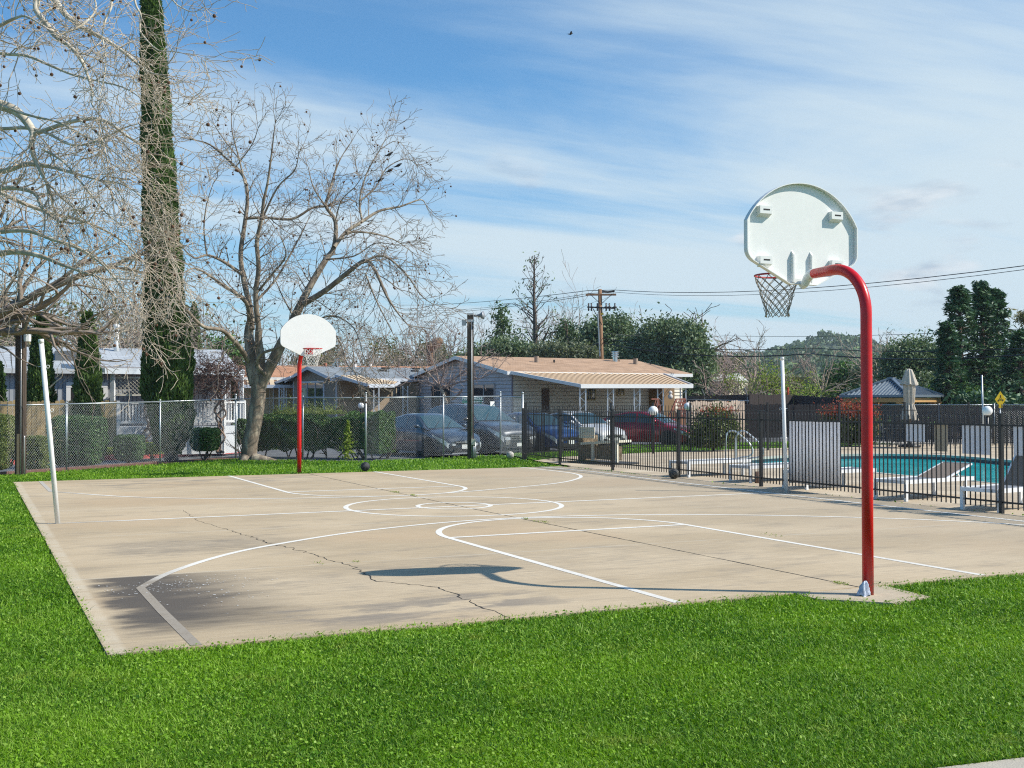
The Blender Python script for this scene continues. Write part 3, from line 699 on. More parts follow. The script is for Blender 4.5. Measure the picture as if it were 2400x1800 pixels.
# clover and broad leaves lying in the turf
P, D, rg = grass_field(90000, -200, 2600, 1100, 1840, [LAWN], deny, 21, 0)
P[:, 2] += rg.uniform(.02, .055, len(P)); dirs = rg.normal(size=(len(P), 3)); dirs[:, 2] *= .25
V, F, r = leafquads(P, 0.011+0.0012*D, rg, aspect=.8, dirs=dirs, jitter=.2)
o = npmesh('clover', V, F, GRM, None, r*.9); o['kind'] = 'stuff'
# white flakes scattered over the stained corner
rg = np.random.default_rng(3); Pc = np.concatenate([rg.normal([-5.55, -6.75], [.35, .22], (150, 2)), rg.normal([-5.35, -7.6], [.22, .3], (50, 2)), rg.normal([-5.95, -7.0], [.18, .3], (40, 2))])
Pc = np.column_stack([Pc, np.full(len(Pc), .006)]); dr = rg.normal(size=(len(Pc), 3)); dr[:, 2] = 0
V, F, r = leafquads(Pc, .022, rg, aspect=.7, dirs=dr, jitter=0); V[:, 2] = .004+.002*rg.random(len(V))
o = npmesh('paint_flake', V, F, WHITE, None, r); struct(o, 'stuff')
# dead leaves and weeds on the court edge
rg = np.random.default_rng(8); Pw = []
for x, y, s_, n in [(0.05, 3.2, .12, 60), (.12, 2.3, .10, 50), (.1, -2.6, .05, 40), (0.12, -3.1, .12, 70), (-4.0, -5.95, .05, 15), (-3.6, -5.97, .05, 15), (.15, -9.5, .06, 60), (2.1, -5.95, .12, 30)]:
    q = rg.normal([x, y, .012], [s_*.35, s_, .006], (n, 3)); q[:, 2] = np.abs(q[:, 2]); Pw.append(q)
Pw = np.concatenate(Pw); V, F, r = leafquads(Pw, .022, rg, aspect=.45); V[:, 2] = np.maximum(V[:, 2], .003)
o = npmesh('weeds', V, F, L_SPR, None, r); struct(o, 'stuff')
# ------------------------------------------------------------------ basketball hoops
REDPOLE = None
def red_paint():
    m = bpy.data.materials.new('red_pole_paint'); m.use_nodes = True; nt = m.node_tree; nt.nodes.clear()
    P = node(nt, 'ShaderNodeTexCoord').outputs['Object']; s = node(nt, 'ShaderNodeSeparateXYZ', {0: P})
    n = noise(nt, P, 38, 4, .7); n2 = noise(nt, P, 9, 4, .6)
    c = mixc(nt, rng_map(nt, n2, .35, .7), (0.68, 0.008, 0.010, 1), (0.56, 0.010, 0.012, 1))
    c = mixc(nt, mth(nt, 'MULTIPLY', rng_map(nt, s.outputs[2], .28, .02), rng_map(nt, n, .35, .6)), c, (0.22, 0.075, 0.055, 1))
    chip = mth(nt, 'MULTIPLY', rng_map(nt, n, .715, .73), rng_map(nt, s.outputs[2], 1.7, 1.0))
    c = mixc(nt, chip, c, (0.72, 0.55, 0.42, 1))
    p = node(nt, 'ShaderNodeBsdfPrincipled', {'Base Color': c, 'Roughness': .33, 'Specular IOR Level': .5})
    node(nt, 'ShaderNodeOutputMaterial', {'Surface': p.outputs[0]}); return m
REDPOLE = red_paint()
REDR = M('red_rim_paint', (0.50, 0.012, 0.015), .45, var=.2, scale=20)
BOARD = M('board_white_enamel', (0.80, 0.80, 0.775), .38, var=.035, scale=2.5)
NETD = M('net_cord_weathered', (0.33, 0.29, 0.24), .9, var=.15, scale=40)
NETW = M('net_cord_white', (0.72, 0.70, 0.66), .9, var=.1, scale=40)
def board_outline(cx, zb, hw=.69, zl=.27, zu=.61, zt=1.02, bw=.17):
    pts = [(cx-bw, zb), (cx+bw, zb)]
    def rnd(a, b, c, k=4):   # rounded corner
        o = []
        for i in range(k+1):
            t = i/k; o.append(((1-t)**2*a[0]+2*t*(1-t)*b[0]+t*t*c[0], (1-t)**2*a[1]+2*t*(1-t)*b[1]+t*t*c[1]))
        return o
    pts += rnd((cx+hw-.07, zb+zl-.055), (cx+hw, zb+zl-.01), (cx+hw, zb+zl+.06))
    n = 26
    # circular top through the two upper corners
    h = zt-zu; Rr = (hw*hw+h*h)/(2*h); a = math.asin(hw/Rr); zc = zb+zt-Rr
    for i in range(n+1):
        th = a-2*a*i/n; pts.append((cx+Rr*math.sin(th), zc+Rr*math.cos(th)))
    pts += rnd((cx-hw, zb+zl+.06), (cx-hw, zb+zl-.01), (cx-hw+.07, zb+zl-.055))
    return pts
def hoop(label, X, Yp, sgn, Yb, cx, zb, rimz, netm, seed, poler=.052):
    """sgn = +1 when the board hangs on the +Y side of the pole"""
    t = thing('basketball_hoop', label, 'basketball hoop', (X, Yp, 0), 'basketball hoops at the two ends of the court')
    za = 3.03; rb = .46; path = [(X, Yp, -.05), (X, Yp, 1.0), (X, Yp, za-rb)]
    for i in range(1, 13):
        a = math.pi/2*i/12; path.append((X+(cx-X)*.3*i/12, Yp+sgn*rb*(1-math.cos(a)), za-rb+rb*math.sin(a)))
    ye = Yb-sgn*.20
    path.append((cx, ye, za+.0))
    rs = [poler]*3+[poler]*12+[poler*.92]
    part('pole', MB().tube(path, rs, 20), REDPOLE, t, True)
    # bracket: white elbow down to the mounting plates
    mb = MB(); mb.tube([(cx, ye-sgn*.05, za), (cx, ye+sgn*.04, za), (cx, ye+sgn*.10, za-.035), (cx, ye+sgn*.13, za-.08), (cx, ye+sgn*.18, za-.10)], [.047, .047, .046, .044, .042], 14)
    mb.box(cx-.105, cx+.105, min(Yb-sgn*.035, Yb-sgn*.012), max(Yb-sgn*.035, Yb-sgn*.012), zb+.01, zb+.06)
    part('bracket', mb, WHITE, t, False)
    out = board_outline(cx, zb); n = len(out)
    mb = MB(); th = .012
    mb.prism([(p[0], Yb-sgn*th/2, p[1]) for p in out], (0, sgn*th, 0))
    bd = part('backboard', mb, BOARD, t)
    # pressed lip standing back from the edge
    cen2 = np.array([cx, zb+.5]); inn = [cen2+(np.array(p)-cen2)*.985 for p in out]
    mb = MB(); y0, y1 = Yb-sgn*.007, Yb-sgn*.052
    vs = [(p[0], y0, p[1]) for p in out]+[(p[0], y1, p[1]) for p in out]+[(p[0], y1, p[1]) for p in inn]+[(p[0], y0, p[1]) for p in inn]
    mb.add(vs, [(k*n+i, k*n+(i+1) % n, (k+1)*n+(i+1) % n, (k+1)*n+i) for k in range(3) for i in range(n)])
    part('lip', mb, BOARD, bd)
    for (bx, bz) in [(-.47, .72), (.42, .72), (-.47, .225), (.42, .225)]:
        mb = MB(); w, h, dd = .072, .038, .055; y0 = Yb-sgn*.006
        x0 = cx+bx
        # hat-shaped bracket: front face and sloping flanks
        f = [(x0-w, y0-sgn*dd, zb+bz-h), (x0+w, y0-sgn*dd, zb+bz-h), (x0+w, y0-sgn*dd, zb+bz+h), (x0-w, y0-sgn*dd, zb+bz+h)]
        b = [(x0-w, y0, zb+bz-h-.03), (x0+w, y0, zb+bz-h-.03), (x0+w, y0, zb+bz+h), (x0-w, y0, zb+bz+h)]
        mb.add(f+b, [(0, 1, 2, 3), (0, 1, 5, 4), (1, 2, 6, 5), (2, 3, 7, 6), (3, 0, 4, 7)])
        mt = part('mounting_bracket', mb, BOARD, bd)
        yy = y0-sgn*(dd+.002); mb = MB().box(x0-.032, x0+.045, min(yy, yy+sgn*.001), max(yy, yy+sgn*.001), zb+bz-.006, zb+bz+.008)
        part('slot', mb, DARK, mt)
    for bx in (-.115, .115):
        mb = MB(); y0 = Yb-sgn*.006; mb.prism([(cx+bx-.009, y0, zb+.02), (cx+bx-.009, y0-sgn*.035, zb+.02), (cx+bx-.009, y0-sgn*.035, zb+.30), (cx+bx-.009, y0, zb+.34)], (.018, 0, 0))
        part('mounting_rail', mb, BOARD, bd)
    # rim
    yr = Yb+sgn*(.15+.228); mb = MB(); rr = .228
    mb.tube([(cx+rr*math.cos(2*math.pi*i/40), yr+rr*math.sin(2*math.pi*i/40), rimz) for i in range(40)], .0095, 8, closed=True)
    mb.tube([(cx+.06, Yb+sgn*.16, rimz-.01), (cx+.06, Yb, rimz-.09)], .008, 6); mb.tube([(cx-.06, Yb+sgn*.16, rimz-.01), (cx-.06, Yb, rimz-.09)], .008, 6)
    mb.box(cx-.10, cx+.10, min(Yb+sgn*.007, Yb+sgn*.017), max(Yb+sgn*.007, Yb+sgn*.017), rimz-.13, rimz+.03)
    mb.prism([(cx-.09, Yb+sgn*.017, rimz+.004), (cx+.09, Yb+sgn*.017, rimz+.004), (cx+.06, Yb+sgn*.165, rimz+.004), (cx-.06, Yb+sgn*.165, rimz+.004)], (0, 0, -.008))
    part('rim', mb, REDR, t, True)
    # net: twelve loops crossing five times
    R = random.Random(seed); mb = MB(); L = .42; lev = 9; nn = 12
    def rad(f): return rr*(1-.50*min(1, f*1.15)**.85)+.012*max(0, f-.8)*5
    jit = [[R.gauss(0, .006) for _ in range(lev+1)] for _ in range(nn)]
    for s_ in (-1, 1):
        for i in range(nn):
            pts = []
            for k in range(lev+1):
                f = k/lev; a = 2*math.pi*(i+s_*.5*k)/nn; r = rad(f)+jit[i][k]
                pts.append((cx+r*math.cos(a), yr+r*math.sin(a), rimz-.008-L*f**.9+(R.gauss(0, .004) if k else 0)))
            mb.tube(pts, .0042, 5)
    part('net', mb, netm, t, True)
    # anchor collar at the foot
    return t
hoop('near red gooseneck basketball hoop, its white fan backboard seen from behind', 0.0, -10.06, 1, -9.05, .07, 2.935, 3.07, NETD, 1)
hoop('far red basketball hoop facing the viewer, with a white net', 0.0, 10.27, -1, 9.40, .0, 2.90, 3.06, NETW, 2)
# crumpled plastic bag at the foot of the near pole
rg = np.random.default_rng(4); mb = MB(); n = 26; rows = 12; vs = []
for i in range(rows+1):
    f = i/rows
    for j in range(n):
        a = 2*math.pi*j/n; fold = .018*math.sin(a*5+f*3)+.014*math.sin(a*9+f*7+1)+.010*math.sin(a*3-f*9)
        r = (.058*(1-f)**.45*(1-.25*f)+.006)+fold*.5*(1-f*.4); vs.append((r*math.cos(a)*.95+f*.022, r*math.sin(a)*.8, .006+.128*f+.008*math.sin(a*4+f*8)*(1-f)))
fs = [(i*n+j, i*n+(j+1) % n, (i+1)*n+(j+1) % n, (i+1)*n+j) for i in range(rows) for j in range(n)]
mb.add([(v[0]-.088, -10.10+v[1], v[2]-.006) for v in vs], fs)
bag = part('plastic_bag', mb, M('crumpled_plastic', (0.34, 0.38, 0.47), .35, var=.35, scale=22, col2=(0.55, 0.60, 0.68)), None, True)
tag(bag, 'crumpled pale blue plastic bag slumped against the foot of the near red pole', 'plastic bag')

# ------------------------------------------------------------------ balls
def ball(label, c, r, col, seam, cat, seed):
    t = thing('basketball' if cat == 'basketball' else 'volleyball', label, cat, c, None)
    c = (c[0], c[1], r-.008+c[2]); mb = MB().ball(c, r, 32); part('cover', mb, col, t, True)
    R = random.Random(seed); A = nrm([R.gauss(0, 1), R.gauss(0, 1), R.gauss(0, 1)]); B = nrm(np.cross(A, [R.gauss(0, 1), 1, 0])); Cc = np.cross(A, B); mb = MB(); c = V3(*c)
    for X, Y in ((A, B), (B, Cc), (A, Cc)):
        mb.tube([c+(X*math.cos(2*math.pi*i/36)+Y*math.sin(2*math.pi*i/36))*(r-.0005) for i in range(36)], .0022, 5, closed=True)
    for s_ in (-1, 1):
        pts = []
        for i in range(36):
            a = 2*math.pi*i/36; p = A*math.cos(a)*.62+B*math.sin(a)*.95*.8+Cc*s_*.62*(1-.35*math.cos(2*a)); pts.append(c+nrm(p)*(r-.0005))
        mb.tube(pts, .0022, 5, closed=True)
    part('seam', mb, seam, t, True)
BALLK = M('black_rubber_ball', (0.022, 0.023, 0.026), .5, var=.25, scale=30, bump=.5, bscale=260)
SEAMY = M('ball_seam_tan', (0.34, 0.30, 0.20), .6, var=.1)
SEAMG = M('ball_seam_grey', (0.15, 0.15, 0.155), .6, var=.1)
ball('black basketball on the grass at the far edge of the court', (*G(856, 1104)[:2], 0), .121, BALLK, SEAMG, 'basketball', 3)
ball('black basketball with tan seams on the court beside the black iron fence', (*G(1579.5, 1122)[:2], 0), .121, BALLK, SEAMY, 'basketball', 9)
ball('dirty white volleyball lying on the grass near the corner of the chain link fence', (*G(1196, 1074)[:2], -.01), .118, M('dirty_white_leather', (0.55, 0.52, 0.47), .7, var=.2, scale=15, col2=(0.38, 0.35, 0.30)), M('ball_seam_dark', (0.2, 0.19, 0.17), .7, var=.1), 'volleyball', 5)

# ------------------------------------------------------------------ volleyball net posts
def vpost(label, base, topuv, D, seed):
    t = thing('net_post', label, 'net post', base, 'white volleyball net posts at the halfway line')
    top = at(*topuv, D); b = V3(*base)
    part('pole', MB().tube([b+V3(0, 0, -.03), b*.5+top*.5, top], .036, 18), WHITE, t, True)
    ax = nrm(top-b); part('cap', MB().lathe(top-ax*.055, [(.040, 0), (.040, .055), (.037, .062)], 18, axis=ax), WHITE, t, True)
    for z in (1.05, 1.62, 2.28) if seed else (.86, 1.66, 2.30):
        c = b+(top-b)*(z/top[2]); s = 1 if seed == 0 else -1
        mb = MB(); mb.tube([c-RH*s*.075, c+RH*s*.045], .005, 6)
        if not (seed == 0 and z == .86):
            cc = c+RH*s*.065; mb.tube([cc+(RH*math.cos(a*math.pi/7)+V3(0, 0, 1)*math.sin(a*math.pi/7))*.022 for a in range(14)], .0045, 6, closed=True)
        part('hook', mb, CHROME if seed else WHITE, t, True)
vpost('white volleyball net post leaning left at the grass side of the court', G(136, 1227), (96, 796), 17.0, 0)
vpost('white volleyball net post standing by the black iron pool fence', G(1843, 1154), (1833, 838), 22.75, 1)

# ------------------------------------------------------------------ light poles
WOODP = M('creosoted_timber', (0.055, 0.038, 0.028), .75, var=.4, scale=6, stretch=(1, 1, .08), bump=.5, bscale=20, col2=(0.10, 0.07, 0.05))
WOODL = M('weathered_pole_foot', (0.28, 0.21, 0.13), .85, var=.35, scale=6, stretch=(1, 1, .1))
COND = M('grey_conduit', (0.5, 0.51, 0.52), .45, .5, var=.1)
fr0 = lambda P: (V3(P[0], P[1], 0), RH, FH, V3(0, 0, 1))
P1 = G(48, 1111); t = thing('light_pole', 'dark timber light pole with two floodlights beside the chain link fence at the far left', 'light pole', P1)
f = fr0(P1)
part('pole', MB(f).box(-.10, .10, -.1, .1, -.05, 4.05), WOODP, t)
part('cover_strip', MB(f).box(-.045, .02, -.125, -.102, .0, 1.0), WOODL, t)
part('conduit', MB(f).tube([(.055, -.12, 0), (.055, -.12, 3.85)], .011, 8).tube([(.115, -.06, 0), (.115, -.06, .9), (.12, -.06, .95)], .02, 8), COND, t, True)
fl = part('floodlight', MB(f).lathe((-.0, -.24, 3.62), [(.03, .12), (.10, .02), (.115, 0), (.11, -.015), (.02, -.02)], 16, axis=(-.0, 1, .5)).tube([(0, -.1, 3.85), (0, -.17, 3.72)], .02, 8), COND, t, True)
fl = part('lantern', MB(f).lathe((.2, -.1, 3.45), [(.02, .18), (.105, .08), (.11, .06)], 10), M('amber_shade', (0.5, 0.27, 0.05), .5), t, True)
part('lens', MB(f).lathe((.2, -.1, 3.29), [(.09, 0), (.095, .22), (.02, .23)], 8), M('frosted_lens', (0.75, 0.77, 0.78), .25), fl)
part('arm', MB(f).tube([(.1, -.08, 3.9), (.2, -.1, 3.75), (.2, -.1, 3.6)], .018, 8), COND, t, True)
P2 = G(1103, 1073); t = thing('light_pole', 'tall dark timber pole carrying a horn loudspeaker in front of the parked cars', 'light pole', P2)
f = fr0(P2)
part('pole', MB(f).box(-.10, .10, -.1, .1, -.05, 4.52), WOODP, t)
part('conduit', MB(f).tube([(.045, -.12, 0), (.045, -.12, 4.35)], .016, 8).tube([(.10, -.11, .0), (.10, -.11, .5)], .03, 8).tube([(.16, -.10, .0), (.15, -.11, .5)], .025, 8), COND, t, True)
part('junction_box', MB(f).box(.03, .16, -.2, -.11, .42, .60), M('beige_box', (0.62, 0.57, 0.45), .6), t)
part('bracket', MB(f).box(-.12, .12, -.13, .13, 4.28, 4.36).box(-.10, .10, -.12, .12, 4.50, 4.56), COND, t)
part('horn_speaker', MB(f).lathe((.12, -.05, 4.48), [(.03, 0), (.035, .1), (.06, .2), (.13, .30), (.135, .31)], 18, axis=(1, -.3, .05)), M('grey_horn', (0.3, 0.31, 0.33), .5, .3), t, True)
part('driver_unit', MB(f).box(-.27, -.14, -.06, .06, 4.18, 4.36).box(-.2, -.1, -.02, .02, 4.25, 4.29), COND, t)

# ------------------------------------------------------------------ chain link fence
WIRE = M('galvanised_wire', (0.50, 0.52, 0.54), .45, .35, var=.12, scale=5)
WIRED = M('dull_wire', (0.30, 0.31, 0.32), .5, .4, var=.15, scale=5)
def chainlink(t, A, B, zA, zB, mat, s=.078, r=.0017, zb=.03, name='mesh'):
    A = V3(*A[:2], 0); B = V3(*B[:2], 0); L = np.linalg.norm(B-A); d = (B-A)/L; segs = []
    H = min(zA, zB)-zb; k = int((L+H)/s)+1
    nn = V3(-d[1], d[0], 0)*.003
    for sg in (1, -1):
        for i in range(k):
            c = i*s
            # line x = c - z (sg=1)  or  x = c - H + z (sg=-1)
            if sg == 1: z0, z1 = max(0, c-L), min(H, c); x0, x1 = c-z0, c-z1
            else: z0, z1 = max(0, H-c), min(H, L+H-c); x0, x1 = c-H+z0, c-H+z1
            if z1-z0 < .02: continue
            p = A+d*x0+V3(0, 0, zb+z0)+nn*sg; q = A+d*x1+V3(0, 0, zb+z1)+nn*sg; segs.append((*p, *q, r, r))
    return segmesh(name, segs, mat, t, 3)
t = thing('chain_link_fence', 'grey galvanised chain link fence running behind the far end of the court', 'fence', (*fence_pts[1], 0))
tops = [1.72, 1.74, 1.76, 1.82, 1.90, 1.93, 1.93, 1.96, 1.98, 1.93]
mb = MB(); wires = []
for i, (p, z) in enumerate(zip(fence_pts, tops)):
    r = .032 if i in (4, 6, 8, 9) else .026
    ext = .10 if i in (4, 6, 8, 9) else .0
    part('post', MB().tube([(*p, -.05), (*p, z+ext)], r, 10).lathe((*p, z+ext), [(r*1.1, -.02), (r*1.1, .02), (.005, .05)], 10), GALV, t, True)
    if i: 
        a = fence_pts[i-1]; mb.tube([(*a, tops[i-1]-.03), (*p, z-.03)], .021, 8)
        chainlink(t, a, p, tops[i-1]-.03, z-.03, WIRE)
# extra line posts
for a, b, k in ((0, 1, 3), (1, 2, 0), (7, 8, 0)):
    for j in range(1, k+1):
        f_ = j/(k+1); p = [fence_pts[a][q]*(1-f_)+fence_pts[b][q]*f_ for q in (0, 1)]
        part('post', MB().tube([(*p, -.05), (*p, tops[a])], .024, 10), GALV, t, True)
part('top_rail', mb, GALV, t, True)
gp = G(709.5, 1078); gp = (1.93, 17.0)
# white notice on the fence
p = along(V3(*fence_pts[7], 0), V3(2.39, .8, 0)/np.linalg.norm([2.39, .8]), 1152); d_ = nrm(V3(2.39, .8, 0)); c = V3(*fence_pts[7], 0)+d_*p
mb = MB((c-V3(-d_[1], d_[0], 0)*.03, d_, V3(0, 0, 1), V3(d_[1], -d_[0], 0))); mb.box(-.085, .105, 1.62, 1.78, 0, .004)
nt_ = part('notice', mb, WHITE, None); 
tag(nt_, 'small white blank notice tied to the chain link fence beside the dark pole', 'notice')

# ------------------------------------------------------------------ black iron fences
def iron(t, A, B, h=1.5, zt=1.38, zb=.17, sp=.11, tipped=True, w=.016):
    A = V3(*A[:2], 0); B = V3(*B[:2], 0); L = np.linalg.norm(B-A); d = (B-A)/L; mb = MB(); n = int(L/sp)
    mb.beam(A+V3(0, 0, zt), B+V3(0, 0, zt), .028, .028); mb.beam(A+V3(0, 0, zb), B+V3(0, 0, zb), .028, .028)
    for i in range(1, n+1):
        c = A+d*(L*i/(n+1)); mb.beam(c+V3(0, 0, .07), c+V3(0, 0, h), w, w, up=d)
        if tipped: # pressed spear
            s_ = w*.75; k = len(mb.v); pts = [c+d*s_*a+V3(-d[1], d[0], 0)*s_*b+V3(0, 0, h) for a, b in ((-1, -.6), (1, -.6), (1, .6), (-1, .6))]; pts += [c+V3(0, 0, h+.045)]
            mb.add(pts, [(0, 1, 4), (1, 2, 4), (2, 3, 4), (3, 0, 4)])
    return part('picket_panel', mb, BLACKM, t)
def ipost(t, P, h=1.55, w=.03):
    mb = MB((V3(*P[:2], 0), V3(1, 0, 0), V3(0, 1, 0), V3(0, 0, 1))); mb.box(-w, w, -w, w, -.05, h).box(-w-.004, w+.004, -w-.004, w+.004, h, h+.02); part('post', mb, BLACKM, t)
IF = [(8.06, 14.10), (7.60, 10.75), (7.60, 7.78), (7.60, 4.69), (7.48, 1.40), (7.36, -1.90), (7.27, -5.02), (7.18, -8.2), (7.1, -11.4)]
t = thing('iron_fence', 'black iron picket fence along the right side of the court beside the pool', 'fence', (*IF[3], 0))
for i, p in enumerate(IF):
    ipost(t, p)
    if i: iron(t, IF[i-1], p)
BF = [colm(u, D) for u, D in ((1232, 36.6), (1432, 39.5), (1531, 41.2), (1618, 41.5), (1799, 42), (1967, 42.5), (2120, 43), (2270, 43.5), (2430, 44), (2600, 44.5))]
t = thing('iron_fence', 'black iron picket fence with spear tips on the far side of the pool', 'fence', tuple(BF[3]))
for i, p in enumerate(BF):
    ipost(t, p, 1.70)
    if i: iron(t, BF[i-1], p, 1.60, 1.42, .17, .125, True, .016)
def on_fence(u, off=.05):
    for i in range(len(IF)-1):
        A = V3(*IF[i], 0); B = V3(*IF[i+1], 0); d = nrm(B-A); A2 = A+V3(off, 0, 0); s_ = along(A2, d, u)
        if -.02 <= s_ <= np.linalg.norm(B-A)+.02: return A2+d*s_
    A = V3(*IF[-1], 0); return A
def CLOTH(name, c, tr):
    m = bpy.data.materials.new(name); m.use_nodes = True; nt = m.node_tree; nt.nodes.clear(); P = node(nt, 'ShaderNodeTexCoord').outputs['Object']; n = noise(nt, P, 3.0, 3)
    b = mixc(nt, n, (*[x*.93 for x in c], 1), (*c, 1)); d = node(nt, 'ShaderNodeBsdfDiffuse', {'Color': b}); t_ = node(nt, 'ShaderNodeBsdfTranslucent', {'Color': b})
    node(nt, 'ShaderNodeOutputMaterial', {'Surface': node(nt, 'ShaderNodeMixShader', {0: tr, 1: d.outputs[0], 2: t_.outputs[0]}).outputs[0]}); return m
VINYL = CLOTH('white_vinyl', (0.82, 0.82, 0.84), .5)
SIGNG = CLOTH('sign_back_grey', (0.70, 0.74, 0.80), .35)
BEIGE = CLOTH('sign_back_beige', (0.55, 0.50, 0.40), .25)
def fsign(u0, u1, v0, v1, mat, label, name='sign_board', cat='sign board', wavy=False, gr='boards hung on the inside of the pool fence'):
    a, b = on_fence(u0), on_fence(u1); z1 = zat(a, v0); z0 = zat(a, v1)
    n = 26 if wavy else 1; vs = []; nn = V3(1, 0, 0)
    for i in range(n+1):
        f_ = i/n; p = a*(1-f_)+b*f_; w_ = (.014*math.sin(f_*math.pi*2*9)+.01*math.sin(f_*17)) if wavy else 0
        for z in (z0+(.012*math.sin(f_*9) if wavy else 0), z1): vs.append(p+nn*(.004+w_*(1.0 if z < z1 else .25))+V3(0, 0, z)-V3(0, 0, p[2]))
    m = len(vs); vs2 = [v+nn*.004 for v in vs]; mb = MB()
    mb.add(vs+vs2, [(2*i, 2*i+2, 2*i+3, 2*i+1) for i in range(n)]+[(m+2*i+1, m+2*i+3, m+2*i+2, m+2*i) for i in range(n)]+[(2*i, m+2*i, m+2*i+2, 2*i+2) for i in range(n)]+[(2*i+1, 2*i+3, m+2*i+3, m+2*i+1) for i in range(n)]+[(0, 1, m+1, m), (2*n, m+2*n, m+2*n+1, 2*n+1)])
    o = part(name, mb, mat, None, wavy); tag(o, label, cat, gr); return o
fsign(1849, 1970, 986, 1132, VINYL, 'large pale vinyl banner hung on the pool fence beside the white net post', 'banner', 'banner', True, None)
fsign(2123, 2166, 992, 1034, SIGNG, 'small pale grey board high on the pool fence, just right of the near red pole')
fsign(2189, 2219, 993, 1057, BEIGE, 'narrow beige board on the pool fence, the only tan one')
fsign(2254, 2321, 995, 1063, SIGNG, 'wide pale grey board on the pool fence, left of the thick fence post')
fsign(2374, 2440, 998, 1067, SIGNG, 'pale grey board on the pool fence cut by the right edge of the photo')

# ------------------------------------------------------------------ sun loungers
ALU = M('white_powder_coat', (0.76, 0.77, 0.78), .35, var=.04)
SLING = M('taupe_sling', (0.23, 0.18, 0.14), .75, var=.1, scale=30, bump=.3, bscale=300)
SLG = M('grey_sling', (0.20, 0.215, 0.24), .7, var=.1, scale=30)
def lounger(label, P, ang, back, mat):
    X = V3(math.cos(ang), math.sin(ang), 0); Y = V3(-X[1], X[0], 0); f = (V3(P[0], P[1], 0), X, Y, V3(0, 0, 1)); L, Wd, h = 1.95, .66, .34
    t = thing('sun_lounger', label, 'sun lounger', (P[0], P[1], 0), 'white framed sun loungers lined up inside the pool fence')
    mb = MB(f)
    for y in (0, Wd): mb.box(0, L, y-.02, y+.02, h-.045, h+.025)
    mb.box(-.02, .02, 0, Wd, h-.04, h+.02).box(L-.02, L+.02, 0, Wd, h-.04, h+.02)
    part('frame', mb, ALU, t)
    for x in (.03, L-.25):
        for y in (0, Wd): part('leg', MB(f).box(x-.028, x+.028, y-.026, y+.026, -.01, h-.045), ALU, t)
    bl = .80; bx = L-bl if back is not None else L
    hx = 1.15
    part('seat', MB(f).box(.03, hx, .02, Wd-.02, h-.012, h+.006), mat, t)
    a = math.radians(back or 0); c, s_ = math.cos(a), math.sin(a); bl = .82
    def pt(r, y, o=0): return (hx+r*c-o*s_, y, h+r*s_+o*c)
    mb = MB(f); mb.add([pt(0, .03), pt(bl, .03), pt(bl, Wd-.03), pt(0, Wd-.03), pt(0, .03, .01), pt(bl, .03, .01), pt(bl, Wd-.03, .01), pt(0, Wd-.03, .01)], [(3, 2, 1, 0), (4, 5, 6, 7), (0, 1, 5, 4), (1, 2, 6, 5), (2, 3, 7, 6), (3, 0, 4, 7)])
    bk = part('backrest', mb, SLING if back else mat, t)
    mb = MB(f)
    for y in (.02, Wd-.02): mb.beam(pt(0, y), pt(bl, y), .03, .03)
    mb.beam(pt(bl, .02), pt(bl, Wd-.02), .03, .03); part('backrest_frame', mb, ALU, bk)
    if back:
        mb = MB(f)
        for y in (.05, Wd-.05): mb.beam(pt(bl*.5, y), (hx+bl*.62, y, h-.08), .018, .025)
        part('prop', mb, ALU, t)
GL = 'white framed sun loungers'
for (u, v, back, lab, ang) in [(1612, 1118, None, 'flat white sun lounger nearest the black basketball by the pool fence', 6), (1757, 1131, None, 'flat white sun lounger directly left of the white net post', 5),
                          (1888, 1147, None, 'flat white sun lounger partly hidden behind the large vinyl banner', 4), (2121, 1174, 18, 'white sun lounger with its taupe backrest slightly raised', 8), (2340, 1200, 52, 'white sun lounger with its taupe backrest raised high at the right edge', 10)]:
    p = G(u, v); lounger(lab, p, math.radians(ang), back, SLG)
# pool handrails
t = thing('pool_handrail', 'pair of curved steel grab rails at the steps of the pool', 'pool handrail', G(1775, 1080))
for du, D in ((0, 0), (24, .35)):
    a = colm(1700+du, 33.6-D, 0); b = colm(1772+du, 33.2-D, 0); d = nrm(b-a); L = np.linalg.norm(b-a); mb = MB(); pts = []
    for (x, z) in [(0, -.05), (0, .4), (.02, .75), (.12, .90), (.28, .90), (.45, .78), (.68, .58), (.78, .42), (.78, .28), (.66, .18), (.45, .15), (.22, .05), (.12, -.1)]: pts.append(a+d*x+V3(0, 0, z))
    P_ = []; n = len(pts)
    for i in range(n-1):
        p0, p1, p2, p3 = pts[max(i-1, 0)], pts[i], pts[i+1], pts[min(i+2, n-1)]
        for j in range(5):
            q = j/5; P_.append(0.5*((2*p1)+(-p0+p2)*q+(2*p0-5*p1+4*p2-p3)*q*q+(-p0+3*p1-3*p2+p3)*q**3))
    P_.append(pts[-1]); mb.tube(P_, .024, 8); part('rail', mb, M('pale_steel', (0.62, 0.66, 0.68), .3, .4), t, True)
p = G(1774, 1131); o = part('stub_post', MB().tube([(*p[:2], -.02), (*p[:2], .24)], .05, 12), M('rusty_stub', (0.17, 0.10, 0.07), .8, var=.4, scale=20), None, True); tag(o, 'short rusty brown stub post between two white loungers by the fence', 'post')

